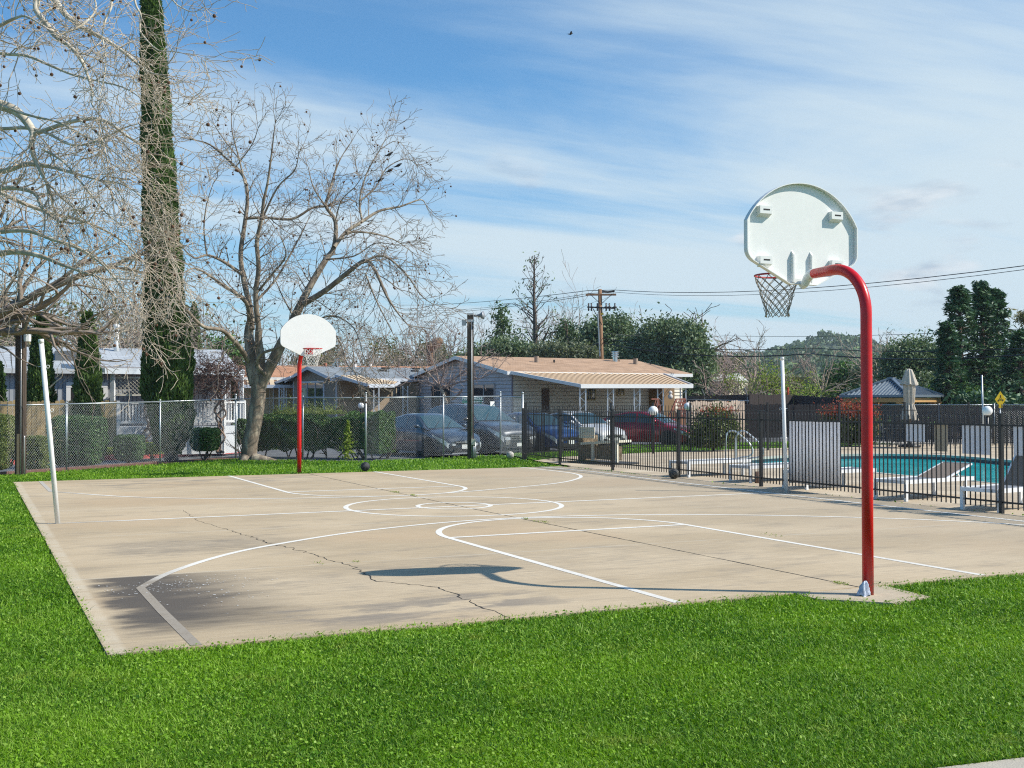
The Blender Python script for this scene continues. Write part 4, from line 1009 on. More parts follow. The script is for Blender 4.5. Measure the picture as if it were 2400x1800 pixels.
# aggregate-sided bench with cream slats behind the fence
AGG = M('brown_aggregate', (0.22, 0.16, 0.10), .95, var=.45, scale=14, bump=1.0, bscale=70, col2=(0.34, 0.26, 0.17))
CREAM = M('cream_slats', (0.86, 0.80, 0.64), .55, var=.08, scale=5)
A = colm(1358, 34.2); B = colm(1466, 32.6); d = nrm(B-A); nn = V3(-d[1], d[0], 0)
t = thing('park_bench', 'cream slatted bench with brown pebbled sides just behind the iron fence', 'bench', tuple(A))
L = np.linalg.norm(B-A); f = (A, d, nn, V3(0, 0, 1)); Lc = L*.86
part('side_panel', MB(f).box(-.04, .18, 0, .55, .05, .78), AGG, t)
part('side_panel', MB(f).box(.1, .62, -.02, .10, .10, .52).box(.78, Lc+.02, -.02, .10, .10, .50), AGG, t)
mb = MB(f)
for k in range(4): mb.box(.06, .72, -.07, -.035, .70+k*.082, .775+k*.082)
part('backrest', mb, CREAM, t)
part('seat', MB(f).prism([(.15, -.10, .50), (.15, -.10, .57), (Lc+.1, -.10, .68), (Lc+.1, -.10, .61)], (0, .5, 0)), CREAM, t)
for x in (.66, Lc-.02): part('leg', MB(f).box(x, x+.075, -.12, -.05, .05, .60), CREAM, t)
part('base', MB(f).box(.0, Lc+.2, -.45, .6, -.005, .035), M('dark_base_plate', (0.05, 0.055, 0.06), .6), t)
# ------------------------------------------------------------------ houses
def shingle(name, c1, c2):
    if name in _mc: return _mc[name]
    m = bpy.data.materials.new(name); m.use_nodes = True; nt = m.node_tree; nt.nodes.clear()
    P = node(nt, 'ShaderNodeTexCoord').outputs['UV']
    P = node(nt, 'ShaderNodeTexCoord').outputs['Object']
    b = node(nt, 'ShaderNodeTexBrick', {'Vector': node(nt, 'ShaderNodeMapping', {'Vector': P, 'Scale': (1, 1, 1)}).outputs[0], 'Scale': 1.0, 'Color1': (*c1, 1), 'Color2': (*c2, 1), 'Mortar': tuple(x*.55 for x in c1)+(1,), 'Mortar Size': .012, 'Brick Width': .45, 'Row Height': .16, 'Bias': 0.0})
    n = noise(nt, P, 1.2, 5, .65); g_ = node(nt, 'ShaderNodeMapRange', {'Value': n, 'From Min': .3, 'From Max': .7, 'To Min': .82, 'To Max': 1.15}).outputs[0]
    c = mixc(nt, 1.0, b.outputs['Color'], node(nt, 'ShaderNodeCombineColor', {0: g_, 1: g_, 2: g_}).outputs[0], 'MULTIPLY')
    p = node(nt, 'ShaderNodeBsdfPrincipled', {'Base Color': c, 'Roughness': .9}); node(nt, 'ShaderNodeOutputMaterial', {'Surface': p.outputs[0]})
    _mc[name] = m; return m
def lapmat(name, col, pitch=.2, vertical=False, dark=.6):
    """siding: one colour with slow random tone; lap shade comes from separate dark strips"""
    if name in _mc: return _mc[name]
    m = bpy.data.materials.new(name); m.use_nodes = True; nt = m.node_tree; nt.nodes.clear()
    P = node(nt, 'ShaderNodeTexCoord').outputs['Object']; n = noise(nt, P, 1.3, 4, .6)
    g_ = node(nt, 'ShaderNodeMapRange', {'Value': n, 'From Min': .3, 'From Max': .7, 'To Min': .92, 'To Max': 1.07}).outputs[0]
    c = mixc(nt, 1.0, (*col, 1), node(nt, 'ShaderNodeCombineColor', {0: g_, 1: g_, 2: g_}).outputs[0], 'MULTIPLY')
    p = node(nt, 'ShaderNodeBsdfPrincipled', {'Base Color': c, 'Roughness': .65}); node(nt, 'ShaderNodeOutputMaterial', {'Surface': p.outputs[0]})
    _mc[name] = m; return m
def lapwall(mb, x0, x1, z0, z1, y, pitch=.19, th=.022, top=None):
    """horizontal lap boards as real wedges on the plane y, facing -y. top(x)->z for a gable"""
    z = z0
    while z < z1-1e-3:
        ze = min(z+pitch, z1)
        if top is None: mb.add([(x0, y-th, z), (x1, y-th, z), (x1, y-.003, ze), (x0, y-.003, ze), (x0, y, z), (x1, y, z)], [(0, 1, 2, 3), (4, 5, 1, 0)])
        else:
            a0, a1 = top(z); b0, b1 = top(ze); mb.add([(a0, y-th, z), (a1, y-th, z), (b1, y-.003, ze), (b0, y-.003, ze), (a0, y, z), (a1, y, z)], [(0, 1, 2, 3), (4, 5, 1, 0)])
        mb.add([(x0 if top is None else a0, y-.0305, z-.004), (x1 if top is None else a1, y-.0305, z-.004), (x1 if top is None else a1, y-.0305, z+.020), (x0 if top is None else a0, y-.0305, z+.020)], [(0, 1, 2, 3)], 1)  # flat strip proud of the board, painting the lap's shade line
        z = ze
WING = GLASS('window_glass', (0.025, 0.035, 0.045))
TRIMW = M('trim_white', (0.74, 0.74, 0.73), .5, var=.06)
def window(t, f, x0, x1, z0, z1, y, trim, cols=2, rows=1, muntin=False, tw=.07, lab=None):
    mb = MB(f); mb.box(x0-tw, x1+tw, y-.05, y+.02, z0-tw, z0).box(x0-tw, x1+tw, y-.05, y+.02, z1, z1+tw).box(x0-tw, x0, y-.05, y+.02, z0, z1).box(x1, x1+tw, y-.05, y+.02, z0, z1)
    for c in range(1, cols): xx = x0+(x1-x0)*c/cols; mb.box(xx-.03, xx+.03, y-.045, y, z0, z1)
    for r in range(1, rows): zz = z0+(z1-z0)*r/rows; mb.box(x0, x1, y-.04, y, zz-.03, zz+.03)
    if muntin:
        for c in range(cols*2):
            if c % 2: xx = x0+(x1-x0)*c/(cols*2); mb.box(xx-.012, xx+.012, y-.03, y, z0, z1)
        for r in range(1, 3): zz = z0+(z1-z0)*r/3; mb.box(x0, x1, y-.028, y, zz-.012, zz+.012)
    w = part('window', mb, trim, t); part('pane', MB(f).box(x0, x1, y-.015, y-.008, z0, z1), WING, w); return w
LAPSHADE = M('siding_lap_shade', (0.30, 0.27, 0.23), .9)  # darker colour for strips that paint the shade under each siding lap
def gable_house(name, label, A, ang, L, Wd, ze, zr, mats, oh=.35, oe=.3, gable_lap=True, side_lap=True, back=True):
    """A: near corner, X along the ridge, Y along the gable (away). origin z = 0"""
    X = cdir(ang); Y = V3(-X[1], X[0], 0); f = (V3(A[0], A[1], 0), X, Y, V3(0, 0, 1))
    t = thing(name, label, 'house', (A[0], A[1], 0))
    wall, gab, roof, trim, skirt = mats
    mb = MB(f)
    if side_lap: lapwall(mb, 0, L, .0, ze, 0)
    mb.box(0.01, L-.01, .012, .03, 0, ze); mb.box(L-.02, L, 0.03, Wd, 0, ze); mb.box(0.01, L, Wd-.02, Wd, 0, ze)
    mb.add([(L-.01, 0, ze), (L-.01, Wd, ze), (L-.01, Wd/2, zr)], [(0, 1, 2)])
    part('wall', mb, [wall, LAPSHADE], t)
    fg = (V3(A[0], A[1], 0), Y, -X, V3(0, 0, 1))   # gable frame: x runs along Y, its "y" runs outwards -> use mirrored lap
    mb = MB(f)
    # gable end on plane x = 0
    z = 0.0
    def ext(zz):
        if zz <= ze: return 0, Wd
        k = (zz-ze)/(zr-ze); return Wd/2*k, Wd-Wd/2*k
    while z < zr-.02:
        z2 = min(z+.19, zr); a0, a1 = ext(z); b0, b1 = ext(z2)
        if gable_lap: mb.add([(-.0305, a0, z-.004), (-.0305, a1, z-.004), (-.0305, a1, z+.020), (-.0305, a0, z+.020)], [(0, 1, 2, 3)], 1)  # same painted shade line across the gable boards
        if gable_lap: mb.add([(-.022, a0, z), (-.022, a1, z), (-.003, b1, z2), (-.003, b0, z2), (0, a0, z), (0, a1, z)], [(0, 1, 2, 3), (4, 5, 1, 0)])
        else: mb.add([(-.01, a0, z), (-.01, a1, z), (-.01, b1, z2), (-.01, b0, z2)], [(0, 1, 2, 3)])
        z = z2
    if not gable_lap:
        k = int(Wd/.8)
        for i in range(1, k+1):
            yy = Wd*i/(k+1); zt_ = ze+(zr-ze)*(1-abs(yy-Wd/2)/(Wd/2)); mb.box(-.014, -.0105, yy-.012, yy+.012, 0, zt_-.05)
    part('gable_wall', mb, [gab, LAPSHADE], t)
    mb = MB(f); mb.box(-.04, .03, -.03, .06, 0, ze-.02).box(-.04, .03, Wd-.06, Wd+.03, 0, ze-.02); part('corner_trim', mb, trim, t)
    # roof slabs with overhang
    s = (zr-ze)/(Wd/2); mb = MB(f); th = .09
    for sg in (0, 1):
        y0 = -oe if sg == 0 else Wd+oe; ym = Wd/2
        p = [(-oh, y0, ze-s*oe), (L+oh, y0, ze-s*oe), (L+oh, ym, zr), (-oh, ym, zr)]; q = [(a, b, c+th) for a, b, c in p]
        mb.add(p+q, [(0, 1, 2, 3), (7, 6, 5, 4), (0, 4, 5, 1), (1, 5, 6, 2), (3, 7, 4, 0)])
    rf = part('roof', mb, roof, t)
    mb = MB(f)
    for x in (-oh-.02, L+oh-.01):
        for sg in (0, 1):
            y0 = -oe-.02 if sg == 0 else Wd+oe+.02; mb.add([(x, y0, ze-s*oe-.10), (x, y0, ze-s*oe+.085), (x, Wd/2, zr+.085), (x, Wd/2, zr-.10), (x+.03, y0, ze-s*oe-.10), (x+.03, y0, ze-s*oe+.085), (x+.03, Wd/2, zr+.085), (x+.03, Wd/2, zr-.10)], [(0, 1, 2, 3), (7, 6, 5, 4), (0, 4, 5, 1), (2, 6, 7, 3), (1, 5, 6, 2), (0, 3, 7, 4)])
    mb.box(-oh, L+oh, -oe-.03, -oe-.002, ze-s*oe-.10, ze-s*oe+.075)
    part('fascia', mb, skirt, t)
    return t, f, X, Y
def vent(t, f, x, y, zr_at, h, r, mat, cap=False):
    mb = MB(f); mb.tube([(x, y, zr_at-.1), (x, y, zr_at+h)], r, 12)
    if cap: 
        for k in range(3): mb.lathe((x, y, zr_at+h*.55+k*.13), [(r, 0), (r*1.5, .02), (r*1.5, .06), (r, .08)], 12)
    part('roof_vent', mb, mat, t, False)
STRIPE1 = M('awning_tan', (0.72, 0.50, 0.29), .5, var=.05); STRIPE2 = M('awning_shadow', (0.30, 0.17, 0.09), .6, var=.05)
def awning(t, tl, tr, br, bl, n, fasc, tan=STRIPE1, name='patio_cover', ribs=True, two=False):
    """sheet-metal cover between four corners (top-left, top-right, bottom-right, bottom-left)"""
    tl, tr, br, bl = map(lambda p: V3(*p), (tl, tr, br, bl)); mb = MB(); N = nrm(np.cross(tr-tl, bl-tl)); N = N if N[2] > 0 else -N
    for i in range(n):
        a, b = i/n, (i+1)/n; p0, p1 = tl+(tr-tl)*a, tl+(tr-tl)*b; q0, q1 = bl+(br-bl)*a, bl+(br-bl)*b; m0 = p0+(p1-p0)*.62; m1 = q0+(q1-q0)*.62
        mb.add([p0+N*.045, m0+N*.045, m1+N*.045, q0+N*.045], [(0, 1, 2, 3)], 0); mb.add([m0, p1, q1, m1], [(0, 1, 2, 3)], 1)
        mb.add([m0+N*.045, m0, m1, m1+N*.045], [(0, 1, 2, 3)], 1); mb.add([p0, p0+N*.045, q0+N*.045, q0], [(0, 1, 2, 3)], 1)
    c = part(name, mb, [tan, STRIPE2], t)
    mb = MB(); mb.beam(bl, br, .05, .2); mb.beam(tl+N*.02, bl+N*.02, .05, .16); mb.beam(tr+N*.02, br+N*.02, .05, .16)
    part('fascia', mb, fasc, c)
    return c
def trellis_post(t, P, ztop, w=.34, dirv=None, mat=TRIMW):
    d = RH if dirv is None else dirv; nn = V3(-d[1], d[0], 0); f = (V3(P[0], P[1], 0), d, nn, V3(0, 0, 1)); mb = MB(f)
    mb.box(-w/2, -w/2+.06, -.03, .03, 0, ztop).box(w/2-.06, w/2, -.03, .03, 0, ztop); z = .1; s = 1
    while z < ztop-.35: mb.beam((-w/2*s+.03*s, 0, z), (w/2*s-.03*s, 0, z+.3), .02, .02); z += .32; s = -s
    part('post', mb, mat, t)

# --- main beige and grey house
H1A = colm(1201, 60); 
SBEI = lapmat('siding_beige', (0.88, 0.80, 0.65)); SGRY = lapmat('siding_grey_violet', (0.50, 0.48, 0.50)); SH1 = shingle('shingle_tan', (0.38, 0.235, 0.14), (0.52, 0.34, 0.22))
TRG = M('trim_mauve_grey', (0.27, 0.24, 0.27), .6, var=.06)
t, f, X, Y = gable_house('house', 'long house with tan shingle roof, grey gable end and striped patio cover', H1A, 32, 11.4, 10.3, 3.30, 4.22, (SBEI, SGRY, SH1, TRG, TRIMW), oh=.5)
ax = lambda u, y=0: along(f[0]+Y*y, X, u)
zz = lambda u, v, y=0: zat(f[0]+Y*y+X*ax(u, y), v)
TANTRIM = M('trim_ochre', (0.50, 0.40, 0.20), .6, var=.06)
window(t, f, ax(1376), ax(1393), zz(1385, 936), zz(1385, 909), -.02, TANTRIM, 2, 1, True, .06)
window(t, f, ax(1447), ax(1460), zz(1453, 925), zz(1453, 909), -.02, TANTRIM, 2, 1, True, .06)
window(t, f, ax(1530), ax(1539), zz(1535, 930), zz(1535, 908), -.02, TRIMW, 1, 1, False, .05)
part('door', MB(f).box(ax(1269), ax(1286), -.06, .0, .7, zz(1277, 911)), M('brown_door', (0.15, 0.10, 0.075), .6, var=.1), t)
gy = lambda u: along(f[0], Y, u); gz = lambda u, v: zat(f[0]+Y*gy(u), v)
fw = (f[0], -Y, X, V3(0, 0, 1))
WTR = M('window_trim_taupe', (0.40, 0.37, 0.36), .55, var=.05)
window(t, fw, -gy(1013), -gy(1058), gz(1035, 962), gz(1035, 905), -.03, WTR, 2, 1)
window(t, fw, -gy(1112), -gy(1160), gz(1135, 952), gz(1135, 902), -.03, WTR, 2, 1)
for u, v, h, r, cp, m_ in [(1258, 866, .42, .13, False, M('vent_tan', (0.33, 0.25, 0.19), .7)), (1299, 864, .25, .05, False, DARK), (1442, 857, .62, .15, True, CHROME), (1452, 850, .2, .06, False, M('vent_tan', (0.33, 0.25, 0.19))), (1490, 862, .42, .14, False, M('vent_tan', (0.33, 0.25, 0.19))), (1525, 866, .22, .05, False, DARK)]:
    yy = 3.2 if v > 860 else 4.2; x = along(f[0]+Y*yy, X, u); zr_ = 3.30+.92/5.15*yy; vent(t, f, x, yy, zr_, h, r, m_, cp)
# carport roof sweeping down to the left of the gable
aw = awning(t, at(1192, 873, 59.8), at(1555, 878, 65.2), at(1624, 905, 58.6), at(1361, 905, 55.3), 25, TRIMW)
for u in (1366, 1431, 1493, 1548, 1601):
    q = (u-1361)/(1624-1361); D = 55.3+q*3.3+.25; P = colm(u, D); trellis_post(t, P, zat(P, 907), .34)
# rake and soffit continuing over the carport on the gable's far side
pz = at(977, 868, 69.5)
car_l = at(900, 904, 71.5); 
mb = MB(); a = f[0]+Y*10.3-X*.5+V3(0, 0, 3.18); b = a+Y*3.6-V3(0, 0, .62); c = b+X*7; d = a+X*7
mb.add([a, b, c, d, a+V3(0, 0, .1), b+V3(0, 0, .1), c+V3(0, 0, .1), d+V3(0, 0, .1)], [(0, 1, 2, 3), (7, 6, 5, 4), (0, 4, 5, 1), (1, 5, 6, 2), (2, 6, 7, 3)]); cp = part('carport_roof', mb, SH1, t)
mb = MB(); mb.beam(f[0]+Y*10.3-X*.52+V3(0, 0, 3.24), b+V3(0, 0, .03)-X*.02, .04, .24); part('fascia', mb, TRG, cp)
for k in (0.3, 3.2, 6.5): trellis_post(t, b+X*k-V3(0, 0, b[2]), b[2], .3)
mb = MB()
for k in range(26):
    f_ = k/25; p = a*(1-f_)+b*f_; 
# porch shed, steps and red-brown railings
RB = M('redwood_rail', (0.26, 0.09, 0.06), .7, var=.2, scale=8); RBL = M('redwood_skirt', (0.32, 0.15, 0.08), .75, var=.2, scale=8)
part('porch_wall', MB(f).box(ax(1552, -1.2), ax(1581, -1.2), -1.2, -.05, .3, 2.95), M('brown_panel', (0.235, 0.145, 0.07), .7, var=.08), t)
P = colm(1527, 57.0); Q = colm(1608, 58.2); d = nrm(Q-P); nn = V3(-d[1], d[0], 0); L = np.linalg.norm(Q-P); fd = (V3(P[0], P[1], 0), d, nn, V3(0, 0, 1))
mb = MB(fd)
for z in (1.0, 1.05, 1.85): mb.box(0, L*.22, 0, .05, z, z+.06); mb.box(L*.72, L, 0, .05, z, z+.06)
for k in range(5):
    x = L*.22*k/4; mb.beam((x, .02, 1.05), (min(x+.3, L*.22), .02, 1.85), .02, .04)
for k in range(7):
    x = L*.72+L*.28*k/6; mb.beam((x, .02, 1.05), (min(x+.25, L), .02, 1.85), .02, .04); mb.beam((x, .02, 1.85), (min(x+.25, L), .02, 1.05), .02, .04)
mb.beam((L*.40, -.05, .65), (L*.72, .02, 1.87), .05, .08); mb.beam((L*.05, -.5, .75), (L*.24, 0, 1.6), .05, .08)
for k in range(6): x = L*(.42+.05*k); mb.box(x, x+.03, -.02, .03, .3, .8+.19*k)
part('railing', mb, RB, t); part('porch_deck', MB(fd).box(L*.45, L, .06, 1.6, .0, 1.0), RBL, t)
part('porch_lamp', MB(fd).ball((L*.58, .1, 2.2), .10, 10).ball((L*.58, .1, 2.0), .13, 10), M('lamp_shade_beige', (0.6, 0.55, 0.5), .5), t)

# --- brown gable house in the middle
H2A = colm(789, 66); BR = M('brown_siding', (0.25, 0.20, 0.15), .7, var=.07, scale=2); BRS = M('brown_siding_side', (0.34, 0.25, 0.16), .7, var=.07, scale=2); SHG = shingle('shingle_grey', (0.19, 0.215, 0.235), (0.27, 0.30, 0.325)); TBL = M('trim_blue_white', (0.56, 0.60, 0.66), .5, var=.05)
t, f, X, Y = gable_house('house', 'small brown house with a white trimmed front gable and grey shingle roof', H2A, 32, 13.0, 6.6, 3.12, 3.80, (BRS, BR, SHG, TBL, TBL), oh=.45, gable_lap=False, side_lap=False)
gy = lambda u: along(f[0], Y, u); gz = lambda u, v: zat(f[0]+Y*gy(u), v); fw = (f[0], -Y, X, V3(0, 0, 1))
window(t, fw, -gy(704), -gy(760), gz(740, 965), gz(740, 897), -.03, TBL, 3, 2, False, .10)
ax = lambda u, y=0: along(f[0]+Y*y, X, u); zz = lambda u, v, y=0: zat(f[0]+Y*y+X*ax(u, y), v)
window(t, f, ax(855), ax(874), zz(865, 926), zz(865, 903), -.02, M('trim_tan', (0.42, 0.33, 0.22), .6), 2)
window(t, f, ax(919), ax(937), zz(928, 932), zz(928, 903), -.02, M('trim_tan', (0.42, 0.33, 0.22), .6), 2)
YEL = M('awning_yellow', (0.66, 0.50, 0.31), .5, var=.05)
awning(t, at(785, 881, 65.6), at(968, 881, 71.8), at(925, 904, 66.4), at(862.5, 904, 62.4), 15, TBL, YEL)
awning(t, at(680, 884, 70.2)+X*6, at(681, 885, 70.4), at(626, 905, 74.8), at(626, 905, 74.8)+X*6, 16, TBL, M('awning_grey', (0.23, 0.22, 0.21), .6))
for u, D in ((882, 63.5), (950, 68), (666, 72.5), (636, 74.5)):
    P = colm(u, D); trellis_post(t, P, zat(P, 905), .34)
for u, yy, h, r in ((828, 1.6, .40, .10), ):
    x = along(f[0]+Y*yy, X, u); vent(t, f, x, yy, 3.12+.206*yy, h, r, M('vent_grey', (0.35, 0.36, 0.36)))
for u, v in ((897, 870), (903, 867), (972, 869), (975, 866)):
    yy = 2.0 if v > 868 else 2.8; x = along(f[0]+Y*yy, X, u); zz_ = 3.12+.206*yy; part('roof_vent', MB(f).box(x-.22, x+.22, yy-.12, yy+.12, zz_+.04, zz_+.18), DARK, t)

# --- tan house with the orange roof behind it
H3A = colm(560, 74); TANW = M('tan_siding', (0.62, 0.46, 0.25), .7, var=.07, scale=2); SHO = shingle('shingle_orange', (0.42, 0.20, 0.105), (0.55, 0.29, 0.17))
t, f, X, Y = gable_house('house', 'tan house with an orange shingle roof behind the small brown house', H3A, 14, 15.5, 7.5, 3.35, 4.15, (TANW, TANW, SHO, TBL, TRIMW), oh=.3, side_lap=False, gable_lap=False)
awning(t, f[0]+V3(0, 0, 3.22), f[0]+X*5.6+V3(0, 0, 3.22), f[0]+X*5.6-Y*2.6+V3(0, 0, 2.75), f[0]-Y*2.6+V3(0, 0, 2.75), 12, TBL, YEL)
for u in (660, ): P = colm(u, 72); trellis_post(t, P, 2.7, .36)
for u, h, cp_, m_ in ((763, .18, False, M('vent_red', (0.4, 0.15, 0.1))), (790, .42, True, CHROME), (782, .18, False, CHROME), (868, .15, False, WHITE), (832, .12, False, WHITE)):
    yy = 3.4; x = along(f[0]+Y*yy, X, u); vent(t, f, x, yy, 3.35+.213*yy, h+.15, .13 if cp_ else .1, m_, cp_)

# --- blue-grey house on the left
H4A = colm(-120, 43.0); BGW = M('blue_grey_siding', (0.38, 0.40, 0.43), .7, var=.07, scale=2); SHB = shingle('shingle_pale_grey', (0.36, 0.39, 0.42), (0.44, 0.47, 0.50))
t, f, X, Y = gable_house('house', 'blue grey house with pale shingle roof and white porch at the far left', H4A, 23, 10.3, 8.0, 3.05, 3.98, (BGW, BGW, SHB, TRIMW, M('fascia_pale', (0.55, 0.57, 0.58), .5)), oh=.3, side_lap=False, gable_lap=False)
mb = MB(f)
for k in range(60): mb.box(k*.17+.02, k*.17+.032, -.003, .012, 0, 3.0)
part('batten', mb, M('siding_groove', (0.15, 0.165, 0.19), .8), t)
ax = lambda u, y=0: along(f[0]+Y*y, X, u); zz = lambda u, v, y=0: zat(f[0]+Y*y+X*ax(u, y), v)
mb = MB(f); x0, x1 = ax(155), ax(252); mb.box(x0, x0+.16, -.06, .0, .8, 2.35).box(x1-.16, x1, -.06, .0, .8, 2.35).box(x0, x1, -.065, .0, 2.35, 2.55)
w = part('window', mb, TRIMW, t); part('pane', MB(f).box(x0+.16, x1-.16, -.03, -.02, .8, 2.35), DARK, w)
mb = MB(f); x0 = ax(66); sk_y = 2.2; s_ = .2325
xx = along(f[0]+Y*1.6, X, 160); mb.box(xx-.5, xx+.6, 1.2, 2.6, 3.05+s_*1.2+.05, 3.05+s_*2.6+.16); skl = part('skylight', mb, M('skylight_frame', (0.12, 0.13, 0.14), .5), t)
xx = along(f[0]+Y*3.4, X, 272); part('chimney', MB(f).tube([(xx, 3.4, 3.7), (xx, 3.4, 5.0)], .10, 12).lathe((xx, 3.4, 4.9), [(.13, 0), (.13, .1), (.05, .16)], 12), WHITE, t, True)
# porch cover
tl, tr, br, bl = at(145, 858, 42.9), at(560, 868, 48.0), at(572, 874, 42.5), at(245, 869, 39.2)
awning(t, tl, tr, br, bl, 30, M('fascia_blue_white', (0.62, 0.67, 0.72), .45), M('porch_roof_pale', (0.42, 0.41, 0.39), .6))
part('post', MB(fr0(colm(264, 39.6))).box(-.07, .07, -.07, .07, 0, 2.78), TRIMW, t)
part('post', MB(fr0(colm(566, 42.3))).box(-.07, .07, -.07, .07, 0, 2.75), TRIMW, t)
part('post', MB(fr0(colm(350, 39.8))).box(-.06, .06, -.06, .06, 0, 2.75), TRIMW, t)
part('post', MB(fr0(colm(525, 41.6))).box(-.06, .06, -.06, .06, 0, 2.75), TRIMW, t)
# lattice under the porch cover
LAT = M('lattice_cream', (0.58, 0.54, 0.44), .6, var=.08); Pa, Pb = colm(268, 39.8), colm(352, 40.2); d = nrm(Pb-Pa); L = np.linalg.norm(Pb-Pa); fl_ = (Pa, d, V3(-d[1], d[0], 0), V3(0, 0, 1)); mb = MB(fl_)
z0, z1 = 2.05, 2.60; k = -6
while k*.13 < L+.6:
    for sg in (1, -1):
        xa = k*.13; 
        xs0, xs1 = (xa, xa+.55) if sg == 1 else (xa+.55, xa)
        def clipx(xa_, xb_):
            return xa_, xb_
        a0, a1 = (xs0, z0), (xs1, z1)
        lo, hi = 0.0, 1.0
        dx = a1[0]-a0[0]
        for bnd, sgn_ in ((0, 1), (L, -1)):
            pass
        t0, t1 = 0.0, 1.0
        if dx != 0:
            tA, tB = (0-a0[0])/dx, (L-a0[0])/dx; t0, t1 = max(0, min(tA, tB)), min(1, max(tA, tB))
        if t1 > t0+.05: mb.beam((a0[0]+dx*t0, .01*sg, z0+(z1-z0)*t0), (a0[0]+dx*t1, .01*sg, z0+(z1-z0)*t1), .012, .035, up=(0, 1, 0))
    k += 1
mb.box(0, L, -.03, .03, z1, z1+.06).box(0, L, -.03, .03, z0-.05, z0); part('lattice', mb, LAT, t)
# deck with white railing
def railing(t, u0, D0, u1, D1, zf, zt_, n, skirt=True):
    a, b = colm(u0, D0), colm(u1, D1); d = nrm(b-a); L = np.linalg.norm(b-a); fr_ = (a, d, V3(-d[1], d[0], 0), V3(0, 0, 1)); mb = MB(fr_)
    mb.box(0, L, -.05, .05, zt_-.06, zt_).box(0, L, -.04, .04, zf+.12, zf+.2)
    for i in range(n): x = L*(i+.5)/n; mb.box(x-.025, x+.025, -.02, .02, zf+.1, zt_-.02)
    for x in (0, L): mb.box(x-.05, x+.05, -.05, .05, 0, zt_+.05)
    part('railing', mb, TRIMW, t)
    if skirt: part('deck', MB(fr_).box(0, L, .0, 1.6, zf-.25, zf).box(0, L, .04, .08, 0, zf-.27), M('white_washed_boards', (0.58, 0.60, 0.62), .7, var=.15, scale=6, stretch=(6, 6, .4)), t)
railing(t, 277, 38.6, 345, 39.0, .95, 1.78, 9); railing(t, 452, 39.6, 522, 40.0, .95, 1.82, 9); railing(t, 524, 40.0, 572, 41.4, .95, 1.80, 7)
railing(t, 345, 39.0, 452, 39.6, .95, 1.80, 12)

# --- pale house and shed far right of the main house
t = thing('shed', 'small cream garden shed with dark trim behind the fences', 'shed', tuple(colm(1745, 82)))
A = colm(1708, 82); B = colm(1752, 84.5); X = nrm(B-A); Y = V3(-X[1], X[0], 0); f = (A, X, Y, V3(0, 0, 1)); L = np.linalg.norm(B-A); z1 = zat(A, 893)
CRW = M('cream_wall', (0.62, 0.58, 0.42), .7, var=.05)
part('wall', MB(f).box(0, L, 0, 2, 0, z1), CRW, t); part('roof', MB(f).prism([(-.1, -.1, z1), (L+.1, -.1, z1), (L/2, -.1, z1+.55)], (0, 2.2, 0)), M('white_roof', (.6, .6, .58), .6), t)
part('trim', MB(f).box(-.03, .05, -.03, .0, 0, z1).box(L*.46, L*.52, -.03, 0, 0, z1-.25).box(0, L, -.03, 0, z1-.05, z1+.02), M('dark_trim', (.05, .045, .04), .7), t)
t = thing('house', 'distant cream house with a red tile roof behind bare shrubs', 'house', tuple(colm(1600, 88)))
A = colm(1500, 88); B = colm(1706, 92); X = nrm(B-A); Y = V3(-X[1], X[0], 0); f = (A, X, Y, V3(0, 0, 1)); L = np.linalg.norm(B-A); z1 = zat(A, 898)
part('wall', MB(f).box(0, L, 0, 6, 0, z1), CRW, t); part('roof', MB(f).prism([(-.3, -.4, z1), (-.3, 6.4, z1), (-.3, 3, z1+1.0)], (L*.84, 0, 0)), M('red_tile', (.32, .13, .08), .8, var=.25, scale=6), t)
for u0, u1 in ((1612, 1632), (1642, 1658), (1690, 1698)): x0, x1 = along(A, X, u0), along(A, X, u1); window(t, f, x0, x1, 1.6, 2.5, -.02, TRIMW, 1, 2, False, .06)

# ------------------------------------------------------------------ timber and slat fences
def boards(name, label, pts, ztop, mat, bw=.14, gap=.008, cat='fence', zb=0.0, cap=None, jit=.02, seed=1):
    R = random.Random(seed); t = thing(name, label, cat, (pts[0][0], pts[0][1], 0)); mb = MB()
    for i in range(len(pts)-1):
        a, b = V3(*pts[i][:2], 0), V3(*pts[i+1][:2], 0); L = np.linalg.norm(b-a); d = (b-a)/L; nn = V3(-d[1], d[0], 0); n = int(L/bw)
        for k in range(n):
            za = ztop[i]+(ztop[i+1]-ztop[i])*k/n+R.gauss(0, jit); x0 = L*k/n; fr_ = (a+d*x0, d, nn, V3(0, 0, 1)); mm = MB(fr_)
            w = L/n-gap; th = .018; y = R.gauss(0, .004); mm.add([(0, y, zb), (w, y, zb), (w, y, za-.03), (w-.03, y, za), (.03, y, za), (0, y, za-.03), (0, y+th, zb), (w, y+th, zb), (w, y+th, za-.03), (w-.03, y+th, za), (.03, y+th, za), (0, y+th, za-.03)], [(0, 1, 2, 3, 4, 5), (11, 10, 9, 8, 7, 6), (3, 9, 10, 4), (1, 7, 8, 2), (5, 11, 6, 0), (2, 8, 9, 3), (4, 10, 11, 5)])
            mb.add(mm.v, mm.f)
    part('boards', mb, mat, t); return t
TANF = M('new_cedar', (0.50, 0.36, 0.17), .8, var=.25, scale=3, stretch=(5, 5, .5), col2=(0.40, 0.27, 0.12))
t = boards('board_fence', 'tan cedar board fence in front of the blue grey house', [colm(-60, 37.6), colm(140, 38.4), colm(277, 38.9)], [1.84, 1.84, 1.84], TANF, .14, seed=2)
PALEF = M('weathered_board_pale', (0.46, 0.35, 0.27), .85, var=.2, scale=3, stretch=(5, 5, .5), col2=(0.54, 0.44, 0.35))
